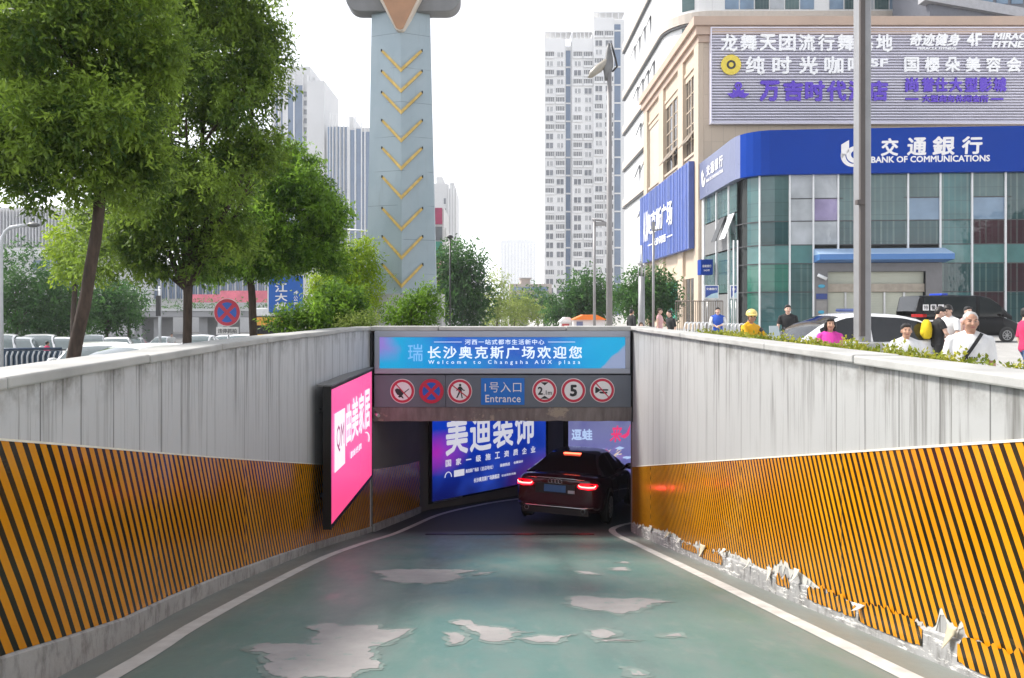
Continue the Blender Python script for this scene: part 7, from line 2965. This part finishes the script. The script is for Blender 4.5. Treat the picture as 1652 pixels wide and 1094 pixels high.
def remesh(mb, voxel, smooth=2):
    """Fuse overlapping closed shapes into one continuous surface."""
    me = mb.mesh('tmp', [])
    o = bpy.data.objects.new('tmp', me)
    COL.objects.link(o)
    m = o.modifiers.new('r', 'REMESH')
    m.mode = 'VOXEL'
    m.voxel_size = voxel
    dg = bpy.context.evaluated_depsgraph_get()
    out = bpy.data.meshes.new_from_object(o.evaluated_get(dg))
    bpy.data.objects.remove(o)
    bpy.data.meshes.remove(me)
    bm = bmesh.new()
    bm.from_mesh(out)
    for _ in range(smooth):
        bmesh.ops.smooth_vert(bm, verts=bm.verts, factor=0.5, use_axis_x=True, use_axis_y=True, use_axis_z=True)
    for f in bm.faces:
        f.smooth = True
    bm.to_mesh(out)
    bm.free()
    return out


def link(name, me, mats, parent):
    o = bpy.data.objects.new(name, me)
    me.materials.clear()
    for m in mats:
        me.materials.append(m)
    COL.objects.link(o)
    o.parent = parent
    return o


SKIN = {k: mat('skin_' + k, c, 0.5, var=0.10, scale=9, spec=0.35) for k, c in (('tan', (0.50, 0.29, 0.20)), ('fair', (0.62, 0.40, 0.31)), ('weathered', (0.42, 0.235, 0.165)))}
M_EYE = mat('eye_dark', (0.02, 0.014, 0.012), 0.3, var=0)
M_BROW = mat('eyebrow', (0.07, 0.045, 0.035), 0.7, var=0)
M_LIP = mat('lips', (0.36, 0.13, 0.11), 0.45, var=0.05)
CLOTH = {}


def cloth(name, c):
    if name not in CLOTH:
        t = NT('cloth_' + name)
        n = t.noise(5, 4)
        t.set(color=t.mix(t.ramp(n, 0.3, 0.7), tuple(v * 0.82 for v in c), c), rough=0.85)
        t.bump(t.noise(9, 3, v=t.mapping((1, 1, 0.5))), 0.35, 0.02)
        CLOTH[name] = t.m
    return CLOTH[name]


HAIR = {k: mat('hair_' + k, c, 0.45, var=0.3, scale=30) for k, c in (('black', (0.012, 0.010, 0.009)), ('grey', (0.42, 0.41, 0.40)), ('brown', (0.06, 0.035, 0.02)))}
M_SHOE = mat('shoe_leather', (0.05, 0.045, 0.045), 0.5, var=0.15)


def person(label, loc, yaw, H=1.7, skin='tan', top=None, sleeves=0.75, bottom=None, leg_to=0.98, hair='black', hair_long=False, pose=None, lean=(0, 0), head=(0, 0), voxel=0.012, female=False, skirt=False, shoes=M_SHOE, hat=None, top_hem=0.50, group=None, bald=False):
    t = thing('person', label, 'person', loc, yaw, group)
    sw = 0.100 if female else 0.114
    J = {'hip': (0.052, 0, 0.505), 'knee': (0.056, -0.012, 0.285), 'ank': (0.056, 0.012, 0.045), 'sh': (sw, 0, 0.797), 'el': (sw + 0.026, 0.012, 0.625), 'wr': (sw + 0.030, -0.028, 0.482), 'hand': (0.0, -0.22, -1.0)}
    P2 = {}
    for s, c in ((1, 'L'), (-1, 'R')):
        for k, v in J.items():
            P2[k + c] = Vector((v[0] * s, v[1], v[2]))
    for k, v in (pose or {}).items():
        P2[k] = Vector(v)
    lx, ly = lean

    def shift(v):                               # lean of the trunk above the hips
        f = max(0, (v.z - 0.5) / 0.35)
        return Vector((v.x + lx * f, v.y + ly * f, v.z))
    for k in P2:
        if k[:2] in ('sh', 'el', 'wr') and k not in (pose or {}):
            P2[k] = shift(P2[k])
    V = lambda v: Vector(v) * H
    neck = shift(Vector((0, 0.008, 0.845)))
    hc = shift(Vector((0, -0.012, 0.925)))
    hr = Matrix.Rotation(head[0], 3, 'Z') @ Matrix.Rotation(head[1], 3, 'X')
    HP = lambda x, y, z: V(hc + hr @ Vector((x, y, z)))
    HR = hr

    def torso(b, g, z0=0.49, z1=0.835):
        secs = [(0.47, 0.070, 0.055, 0.0), (0.505, 0.092, 0.066, 0.004), (0.55, 0.092 if female else 0.088, 0.064, 0.0), (0.61, 0.074 if female else 0.084, 0.056, -0.004), (0.67, 0.080 if female else 0.092, 0.060, -0.006),
                (0.73, 0.090 if female else 0.104, 0.068 if female else 0.066, -0.010 if female else -0.004), (0.78, 0.096 if female else 0.112, 0.058, 0.0), (0.815, 0.085 if female else 0.10, 0.046, 0.004), (0.838, 0.050, 0.036, 0.006)]
        rings = []
        for z, rx, ry, oy in secs:
            if z < z0 - 0.03 or z > z1 + 0.02:
                continue
            c = shift(Vector((0, oy, z)))
            rings.append([V((c.x + (rx + g) * math.cos(a) * (1 if abs(math.cos(a)) < 0.7 else 1), c.y + (ry + g) * math.sin(a), c.z)) for a in [2 * math.pi * k / 18 for k in range(18)]])
        b.loft(rings)
        for s in (-1, 1):                       # slope of the shoulders
            a_, c_ = shift(Vector((s * 0.012, 0.012, 0.846))), shift(Vector((s * (sw - 0.008), 0.004, 0.803)))
            b.capsule([V(a_), V(a_.lerp(c_, 0.5) + Vector((0, 0, -0.002))), V(c_)], [(0.022 + g * 0.5) * H, (0.022 + g * 0.6) * H, (0.021 + g * 0.6) * H])

    # body
    b = MB()
    torso(b, 0.0)
    b.capsule([V(neck + Vector((0, 0.004, -0.02))), V(neck.lerp(hc, 0.55) + Vector((0, 0.006, 0)))], [0.036 * H, 0.033 * H])
    for c in 'LR':
        k, a, h = P2['knee' + c], P2['ank' + c], P2['hip' + c]
        fwd = Vector((0, -1, 0))
        if 'toe' + c in P2:
            fwd = P2['toe' + c].normalized()
        b.capsule([V(h), V(h.lerp(k, 0.5)), V(k), V(k.lerp(a, 0.35)), V(a)], [0.052 * H, 0.046 * H, 0.034 * H, 0.033 * H, 0.020 * H])
        b.capsule([V(a + Vector((0, 0, -0.020)) - fwd * 0.01), V(a + Vector((0, 0, -0.026)) + fwd * 0.085)], [0.022 * H, 0.017 * H])
        s_, e, w_ = P2['sh' + c], P2['el' + c], P2['wr' + c]
        b.capsule([V(s_), V(s_.lerp(e, 0.5)), V(e), V(e.lerp(w_, 0.35)), V(w_)], [0.031 * H, 0.028 * H, 0.023 * H, 0.022 * H, 0.015 * H])
        # hand: palm, four fingers of unequal length, thumb from the side of the palm
        d = (w_ - e).normalized()
        sx = 1 if c == 'L' else -1
        across = Vector((0, -1, 0)) - d * Vector((0, -1, 0)).dot(d)
        across = across.normalized() if across.length > 0.1 else Vector((1, 0, 0))
        nrm = d.cross(across).normalized() * -sx
        b.capsule([V(w_), V(w_ + d * 0.048)], [0.015 * H, 0.019 * H])
        for q in range(4):
            o_ = w_ + d * 0.052 + across * (0.017 - 0.0115 * q)
            L_ = (0.040, 0.046, 0.043, 0.033)[q]
            b.capsule([V(o_), V(o_ + d * L_ * 0.5 + nrm * 0.004), V(o_ + d * L_ * 0.9 + nrm * 0.016)], [0.0056 * H, 0.0052 * H, 0.0042 * H], 8)
        o_ = w_ + d * 0.016 + across * 0.014
        b.capsule([V(o_), V(o_ + d * 0.020 + across * 0.015), V(o_ + d * 0.040 + across * 0.016 + nrm * 0.006)], [0.0066 * H, 0.0058 * H, 0.0046 * H], 8)
    # head
    sc = 0.96 if female else 1.0
    b.ball(HP(0, 0.012, 0.018), Vector((0.045, 0.056, 0.053)) * H * sc, 20, 14, rot=HR)
    b.ball(HP(0, -0.012, -0.012), Vector((0.039, 0.043, 0.055)) * H * sc, 18, 12, rot=HR)
    b.ball(HP(0, -0.024, -0.048), Vector((0.024, 0.024, 0.018)) * H * sc, 12, 8, rot=HR)
    b.capsule([HP(0, -0.050, 0.012), HP(0, -0.060, -0.014)], [0.005 * H, 0.0095 * H], 8)
    for s in (-1, 1):
        b.ball(HP(s * 0.046, 0.008, -0.008), Vector((0.007, 0.012, 0.018)) * H, 10, 7, rot=HR)
        b.ball(HP(s * 0.018, -0.047, 0.018), Vector((0.014, 0.006, 0.005)) * H, 10, 6, rot=HR)
        b.ball(HP(s * 0.022, -0.040, -0.016), Vector((0.016, 0.012, 0.014)) * H, 10, 6, rot=HR)
    b.ball(HP(0, -0.049, -0.034), Vector((0.015, 0.007, 0.006)) * H, 10, 6, rot=HR)
    me = remesh(b, voxel * 0.8, 1)
    inv = HR.transposed()
    mi = []
    for p in me.polygons:
        q = inv @ (p.center / H - hc)
        k = 0
        if q.y < -0.03:
            if abs(q.z - 0.006) < 0.0030 and 0.011 < abs(q.x) < 0.026:
                k = 1
            elif abs(q.z - 0.0195) < 0.0024 and 0.009 < abs(q.x) < 0.029:
                k = 3
            elif abs(q.z + 0.034) < 0.0046 and abs(q.x) < 0.015:
                k = 2
        mi.append(k)
    link('body', me, [SKIN[skin], M_EYE, M_LIP, M_BROW], t)
    me.polygons.foreach_set('material_index', mi)
    # clothes
    if top is not None:
        b = MB()
        torso(b, 0.011, top_hem - 0.015, 0.83)
        for c in 'LR':
            s_, e, w_ = P2['sh' + c], P2['el' + c], P2['wr' + c]
            if sleeves <= 1:
                pts, rs = [V(s_), V(s_.lerp(e, 0.5 * sleeves)), V(s_.lerp(e, sleeves))], [0.036 * H, 0.038 * H, 0.039 * H]
            else:
                pts, rs = [V(s_), V(s_.lerp(e, 0.5)), V(e), V(e.lerp(w_, sleeves - 1))], [0.036 * H, 0.036 * H, 0.032 * H, 0.027 * H]
            if sleeves > 0.1:
                b.tube(pts, rs, 12)
            b.ball(V(s_ + Vector((0, 0, -0.002))), 0.036 * H, 12, 8)
        link('shirt' if not skirt else 'dress', remesh(b, voxel), [top], t)
    if bottom is not None:
        b = MB()
        secs = [(0.565, 0.084, 0.062), (0.52, 0.100, 0.074), (0.48, 0.104, 0.074)]
        if skirt:
            secs += [(0.40, 0.112, 0.085), (leg_to, 0.118, 0.095)]
        rings = [[V((shift(Vector((0, 0, z))).x + rx * math.cos(a), shift(Vector((0, 0, z))).y + ry * math.sin(a), z)) for a in [2 * math.pi * k / 18 for k in range(18)]] for z, rx, ry in secs]
        b.loft(rings)
        if not skirt:
            for c in 'LR':
                h, k, a = P2['hip' + c], P2['knee' + c], P2['ank' + c]
                if leg_to <= 0.5:
                    b.tube([V(h + Vector((0, 0, 0.01))), V(h.lerp(k, leg_to * 2))], [0.060 * H, 0.054 * H], 14)
                else:
                    b.tube([V(h + Vector((0, 0, 0.01))), V(h.lerp(k, 0.5)), V(k), V(k.lerp(a, (leg_to - 0.5) * 2))], [0.060 * H, 0.053 * H, 0.042 * H, 0.033 * H], 14)
                b.ball(V(h), 0.058 * H, 12, 8)
        link('skirt' if skirt else ('shorts' if leg_to <= 0.5 else 'trousers'), remesh(b, voxel), [bottom], t)
    if shoes is not None:
        for c in 'LR':
            a = P2['ank' + c]
            fwd = P2['toe' + c].normalized() if 'toe' + c in P2 else Vector((0, -1, 0))
            b = MB()
            b.capsule([V(a + Vector((0, 0, -0.024)) - fwd * 0.012), V(a + Vector((0, 0, -0.028)) + fwd * 0.09)], [0.028 * H, 0.023 * H])
            b.build('shoe', shoes, t)
    if hat is not None:
        b = MB()
        b.ball(HP(0, 0.012, 0.030), Vector((0.066, 0.078, 0.064)) * H, 20, 12, rot=HR)
        b.ball(HP(0, -0.050, 0.020), Vector((0.050, 0.040, 0.010)) * H, 16, 8, rot=HR)
        me = remesh(b, voxel * 0.8)
        bm = bmesh.new()
        bm.from_mesh(me)
        bmesh.ops.bisect_plane(bm, geom=bm.verts[:] + bm.edges[:] + bm.faces[:], plane_co=HP(0, 0, 0.012), plane_no=HR @ Vector((0, -0.25, 1)), clear_inner=True)
        bm.to_mesh(me)
        bm.free()
        link('helmet', me, [hat], t)
        b = MB()
        for s in (-1, 1):
            b.tube([HP(s * 0.055, 0.005, 0.01), HP(s * 0.045, -0.012, -0.035), HP(0, -0.026, -0.064)], 0.004 * H, 6)
        b.build('chin_strap', M_BLACK, t)
    elif hair:
        b = MB()
        if bald:
            b.ball(HP(0, 0.016, 0.0235), Vector((0.0470, 0.0555, 0.0505)) * H, 20, 14, rot=HR)
            b.ball(HP(0, 0.028, 0.002), Vector((0.0470, 0.042, 0.040)) * H, 18, 12, rot=HR)
        else:
            b.ball(HP(0, 0.018, 0.030), Vector((0.0505, 0.056, 0.050)) * H * sc, 20, 14, rot=HR)
            b.ball(HP(0, 0.030, 0.0), Vector((0.0475, 0.044, 0.045)) * H * sc, 18, 12, rot=HR)
            for k in range(5):
                b.ball(HP(-0.028 + 0.014 * k, -0.022 - 0.006 * math.cos((k - 2) * 0.8), 0.050), Vector((0.013, 0.018, 0.014)) * H, 10, 6, rot=HR)
            if hair_long:
                for s in (-1, 1):
                    b.capsule([HP(s * 0.044, 0.0, 0.015), HP(s * 0.049, 0.002, -0.03), HP(s * 0.042, 0.010, -0.068)], [0.018 * H, 0.020 * H, 0.016 * H], 10)
                b.ball(HP(0, 0.040, -0.035), Vector((0.048, 0.028, 0.05)) * H, 16, 10, rot=HR)
        me = remesh(b, voxel * 0.8, 1)
        for v in me.vertices:
            v.co += v.normal * (0.0015 if bald else 0.003) * mnoise.noise(v.co * 55)
        link('hair', me, [HAIR[hair]], t)
    return t, P2, V, shift, HP


def at(px, Y):
    return ((px - 803) * Y / F, Y, 0.0)


C_WHITE = cloth('white', (0.78, 0.78, 0.78))
C_BLACK = cloth('black', (0.02, 0.02, 0.022))
C_NAVY = cloth('navy', (0.02, 0.03, 0.07))
C_YELLOW = cloth('yellow', (0.80, 0.42, 0.01))
C_PINK = cloth('magenta', (0.70, 0.05, 0.38))
C_BLUE = cloth('blue', (0.03, 0.10, 0.50))
C_JEANS = cloth('denim', (0.05, 0.10, 0.22))
C_GREY = cloth('grey', (0.30, 0.30, 0.31))
C_RED = cloth('red', (0.55, 0.03, 0.12))
C_ROSE = cloth('rose', (0.70, 0.42, 0.42))

# elderly man nearest to the hedge
t, J_, V, sh, HP = person('elderly man in a white printed T-shirt with a black strap across his chest', at(1562, 8.6), R(-24), 1.635, 'weathered', C_WHITE, 0.80, C_GREY, 0.98, 'grey', voxel=0.0075, head=(R(6), R(4)), lean=(0.01, -0.012), bald=True,
       pose={'kneeL': (0.06, -0.06, 0.285), 'ankL': (0.06, -0.07, 0.05), 'ankR': (-0.06, 0.09, 0.06)})
b = MB()
zt = 0.83
pts = []
for k in range(15):
    f = k / 14
    x = 0.062 - 0.158 * f
    z = 0.845 - 0.27 * f
    y = -math.sqrt(max(0, 1 - (x / 0.128) ** 2)) * (0.052 + 0.030 * math.sin(min(1, f * 1.6 + 0.08) * math.pi / 2))
    pts.append(V(sh(Vector((x, y - 0.008, z)))))
vs = []
for i, p in enumerate(pts):
    d = (pts[min(14, i + 1)] - pts[max(0, i - 1)]).normalized()
    wv = d.cross(Vector((0, -1, 0))).normalized() * 0.018
    vs += [p - wv, p + wv, p + wv + Vector((0, 0.008, 0)), p - wv + Vector((0, 0.008, 0))]
b.add(vs, [(4 * i + a_, 4 * i + (a_ + 1) % 4, 4 * i + 4 + (a_ + 1) % 4, 4 * i + 4 + a_) for i in range(14) for a_ in range(4)])
b.build('bag_strap', C_BLACK, t, fix=True)
b = MB()
for ch, x, z, w_ in (('1988', -0.045, 0.665, 0.062), ('NY', -0.035, 0.635, 0.035)):
    pass
for k in range(7):
    x = -0.055 + 0.014 * k
    b.prism([V(sh(Vector((x, -0.0805 - 0.004 * (1 - (x / 0.1) ** 2), 0.682)))), V(sh(Vector((x + 0.008, -0.0805 - 0.004 * (1 - (x / 0.1) ** 2), 0.682)))), V(sh(Vector((x + 0.009, -0.0795 - 0.004, 0.655 + 0.008 * (k % 3))))), V(sh(Vector((x + 0.001, -0.0795 - 0.004, 0.655 + 0.008 * (k % 2)))))], (0, -0.002, 0))
b.build('shirt_print', C_BLACK, t, fix=True)

t, J_, V, sh, HP = person('boy in a white T-shirt in front of the tail of the white patrol car', at(1462, 11), R(-14), 1.45, 'tan', C_WHITE, 0.7, C_NAVY, 0.98, 'black', voxel=0.0075, head=(R(-4), 0))
person('woman with bobbed black hair and a bright pink patterned top', at(1339, 12.5), R(-12), 1.52, 'tan', C_PINK, 0.25, C_BLACK, 0.98, 'black', hair_long=True, voxel=0.0075, female=True, head=(R(2), 0))

# delivery rider on a scooter
rl_loc = Vector(at(1207, 15.0))
rd_yaw = R(32)
t, J_, V, sh, HP = person('delivery rider in a yellow shirt and cream helmet on a scooter', (rl_loc.x, rl_loc.y, -0.04), rd_yaw, 1.68, 'weathered', C_YELLOW, 0.95, C_BLACK, 0.98, None, voxel=0.008, head=(R(-34), R(2)), lean=(0, -0.035),
       hat=mat('helmet_cream', (0.72, 0.56, 0.18), 0.3, var=0.08),
       pose={'kneeL': (0.09, -0.235, 0.475), 'kneeR': (-0.09, -0.235, 0.475), 'ankL': (0.08, -0.22, 0.235), 'ankR': (-0.08, -0.22, 0.235), 'elL': (0.175, -0.10, 0.68), 'elR': (-0.175, -0.10, 0.68), 'wrL': (0.155, -0.27, 0.645), 'wrR': (-0.155, -0.27, 0.645)})
b = MB()
for s in (-1, 1):
    b.ball(HP(s * 0.019, -0.052, 0.007), Vector((0.017, 0.006, 0.011)) * 1.68, 12, 8)
b.tube([HP(-0.04, -0.046, 0.01), HP(0.04, -0.046, 0.01)], 0.003, 6)
b.build('glasses', M_BLACK, t)
b = MB()
fwd = Vector((0, -1, 0))
b.prism([V(sh(Vector((0.02, -0.085, 0.70)))), V(sh(Vector((0.06, -0.08, 0.74)))), V(sh(Vector((-0.035, -0.078, 0.63)))), V(sh(Vector((-0.055, -0.08, 0.64))))], (0, -0.012, 0))
b.build('shirt_print', C_BLACK, t, fix=True)
sc_ = thing('scooter', 'delivery scooter under the rider in yellow, green top case in front', 'scooter', rl_loc, rd_yaw)
M_SCOOT = paint('paint_scooter', (0.05, 0.06, 0.06), 0.2)
for y, nm in ((-0.82, 'wheel'), (0.42, 'wheel')):
    MB().tube([(-0.06, y, 0.25), (0.06, y, 0.25)], 0.25, 20, sm=False).build(nm, M_TYRE, sc_)
b = MB()
b.loft([[(w_ * math.cos(a), y + 0.02 * math.sin(a), z + h * math.sin(a)) for a in [2 * math.pi * k / 12 for k in range(12)]] for y, z, w_, h in ((0.62, 0.62, 0.08, 0.06), (0.40, 0.58, 0.14, 0.14), (0.05, 0.55, 0.15, 0.16), (-0.12, 0.40, 0.14, 0.12))])
b.box(-0.15, 0.15, -0.55, 0.05, 0.28, 0.34)
b.build('body', M_SCOOT, sc_, fix=True)
MB().ball((0, 0.16, 0.74), (0.14, 0.36, 0.06), 14, 8).build('seat', M_TRIM, sc_)
b = MB()
b.prism([(-0.2, -0.58, 0.34), (0.2, -0.58, 0.34), (0.16, -0.68, 1.0), (-0.16, -0.68, 1.0)], (0, -0.05, 0))
b.build('front_shield', mat('scooter_green', (0.25, 0.42, 0.22), 0.3), sc_, fix=True)
b = MB()
b.tube([(-0.34, -0.50, 1.06), (-0.12, -0.62, 1.04), (0.12, -0.62, 1.04), (0.34, -0.50, 1.06)], 0.018, 8)
b.tube([(0, -0.62, 1.04), (0, -0.78, 0.3)], 0.03, 8)
b.build('handlebar', M_BLACK, sc_)
for s in (-1, 1):
    b = MB()
    b.tube([(s * 0.24, -0.56, 1.06), (s * 0.32, -0.58, 1.22)], 0.008, 6)
    b.ball((s * 0.33, -0.58, 1.27), (0.06, 0.015, 0.045), 10, 8)
    b.build('mirror', M_BLACK, sc_)
b = MB()
b.prism([(-0.18, -0.66, 1.0), (0.18, -0.66, 1.0), (0.13, -0.60, 1.34), (-0.13, -0.60, 1.34)], (0, -0.008, 0))
b.build('windshield', mat('scooter_windshield', (0.40, 0.48, 0.50), 0.1, var=0.05), sc_, fix=True)

person('man in a black T-shirt and black trousers walking before the bank glass', at(1272, 22), R(-12), 1.80, 'fair', C_BLACK, 0.75, C_BLACK, 0.98, 'black', voxel=0.013, head=(R(4), 0), lean=(-0.01, -0.01), pose={'ankL': (0.06, -0.12, 0.06), 'kneeL': (0.058, -0.07, 0.285), 'ankR': (-0.06, 0.13, 0.08), 'kneeR': (-0.056, 0.03, 0.285), 'wrR': (-0.185, -0.10, 0.50), 'elR': (-0.165, -0.02, 0.645)})
# pair looking down together, and one behind
t, J_, V, sh, HP = person('woman in a black top and shorts wearing a yellow backpack, head bowed', at(1512, 16.6), R(78), 1.72, 'fair', C_BLACK, 0.6, C_BLACK, 0.42, 'black', voxel=0.011, female=True, head=(R(0), R(32)), lean=(0, -0.02), pose={'elL': (0.135, -0.06, 0.66), 'wrL': (0.10, -0.16, 0.58), 'elR': (-0.135, -0.06, 0.66), 'wrR': (-0.08, -0.16, 0.56)})
w0 = Vector(at(1512, 16.6))
f_ = Vector((math.sin(R(78)), -math.cos(R(78)), 0))
bp = thing('backpack', 'bright yellow backpack on the back of the woman in black', 'backpack', w0 - f_ * 0.20 + Z_ * 1.0, R(78))
b = MB()
b.loft([[(w_ * math.cos(a), 0.02 + d * math.sin(a), z) for a in [2 * math.pi * k / 14 for k in range(14)]] for z, w_, d in ((0.0, 0.10, 0.06), (0.05, 0.145, 0.10), (0.22, 0.15, 0.115), (0.36, 0.13, 0.09), (0.43, 0.07, 0.045))])
b.build('bag', cloth('bag_yellow', (0.75, 0.55, 0.01)), bp, fix=True)
MB().ball((0, 0.10, 0.14), (0.10, 0.05, 0.09), 12, 8).build('pocket', cloth('bag_yellow', (0.75, 0.55, 0.01)), bp)
person('man in a white short-sleeved shirt and dark trousers bending towards the woman in black', at(1533, 17.0), R(-68), 1.76, 'fair', C_WHITE, 0.85, C_NAVY, 0.98, 'black', voxel=0.011, head=(R(0), R(24)), lean=(0, -0.03), pose={'elL': (0.145, -0.06, 0.645), 'wrL': (0.12, -0.16, 0.55), 'elR': (-0.15, -0.03, 0.64), 'wrR': (-0.14, -0.10, 0.52)})
person('person in a pale rose top half hidden behind the elderly man', at(1561, 18.5), R(20), 1.74, 'fair', C_ROSE, 0.2, C_GREY, 0.98, 'black', voxel=0.013, female=True, head=(R(-20), 0))
person('walker in a crimson top and blue jeans at the right edge of the view', at(1656, 15), R(82), 1.70, 'fair', C_RED, 0.9, C_JEANS, 0.98, 'black', voxel=0.013, pose={'kneeL': (0.056, -0.10, 0.29), 'ankL': (0.056, -0.12, 0.06), 'kneeR': (-0.056, 0.02, 0.29), 'ankR': (-0.056, 0.20, 0.09)})
t, J_, V, sh, HP = person('man in a blue vest and jeans, hands together, between the hooped barriers', at(1158, 27), R(-12), 1.74, 'fair', C_BLUE, 0.0, C_JEANS, 0.98, 'black', voxel=0.014, pose={'elL': (0.155, -0.02, 0.66), 'wrL': (0.03, -0.11, 0.62), 'elR': (-0.155, -0.02, 0.66), 'wrR': (-0.03, -0.11, 0.60)})
for c in 'LR':
    b = MB()
    b.tube([V(J_['sh' + c]), V(J_['el' + c]), V(J_['el' + c].lerp(J_['wr' + c], 0.6))], [0.036 * 1.74, 0.034 * 1.74, 0.028 * 1.74], 10)
    b.build('sleeve', C_WHITE, t)
person('woman in a rose top with a blue sash seen from behind the portal coping', at(1064, 30), R(60), 1.72, 'fair', C_ROSE, 0.3, C_BLUE, 0.98, 'brown', voxel=0.016, female=True, pose={'elL': (0.13, -0.05, 0.68), 'wrL': (0.07, -0.14, 0.64)})
person('person in black crouching beside the round dense tree', (P(1084, 0, 28).x, 28, -0.10), R(-70), 1.74, 'fair', C_BLACK, 0.9, C_BLACK, 0.98, 'black', voxel=0.016, lean=(0, -0.05))
person('person in dark clothes with a backpack near the thick pale post', at(1019, 32), R(120), 1.68, 'tan', C_BLACK, 1.5, C_BLACK, 0.98, 'black', voxel=0.016)
person('child in a pink top just beyond the coping by the thick pale post', at(1034, 22.5), R(10), 1.28, 'fair', C_ROSE, 0.6, C_RED, 0.45, 'brown', voxel=0.014, hair_long=True, female=True)
gz_ = ground_z((277 - 803) * 52 / F, 52)
person('pedestrian in red and white crossing the left road between trunks', ((277 - 803) * 52 / F, 52, gz_), R(40), 1.68, 'fair', C_WHITE, 0.9, C_RED, 0.5, 'black', voxel=0.02)
gz_ = ground_z((76 - 803) * 30 / F, 30)
person('child in a red shirt by the end of the striped railing', ((76 - 803) * 30 / F, 30, gz_), R(150), 1.2, 'tan', C_RED, 0.8, C_NAVY, 0.98, 'black', voxel=0.018)
# ------------------------------------------------------------------ haze
b = MB()
b.box(-1520, 1520, -320, 2520, -8, 124)
hz = b.build('haze', [])
hm = bpy.data.materials.new('haze_air')
hm.use_nodes = True
hn = hm.node_tree.nodes
hn.remove(hn['Principled BSDF'])
pv = hn.new('ShaderNodeVolumePrincipled')
pv.inputs['Color'].default_value = (0.92, 0.95, 1.0, 1)
pv.inputs['Density'].default_value = 0.0004
pv.inputs['Anisotropy'].default_value = 0.2
hm.node_tree.links.new(pv.outputs[0], hn['Material Output'].inputs['Volume'])
hz.data.materials.append(hm)
tag(hz, kind='stuff')
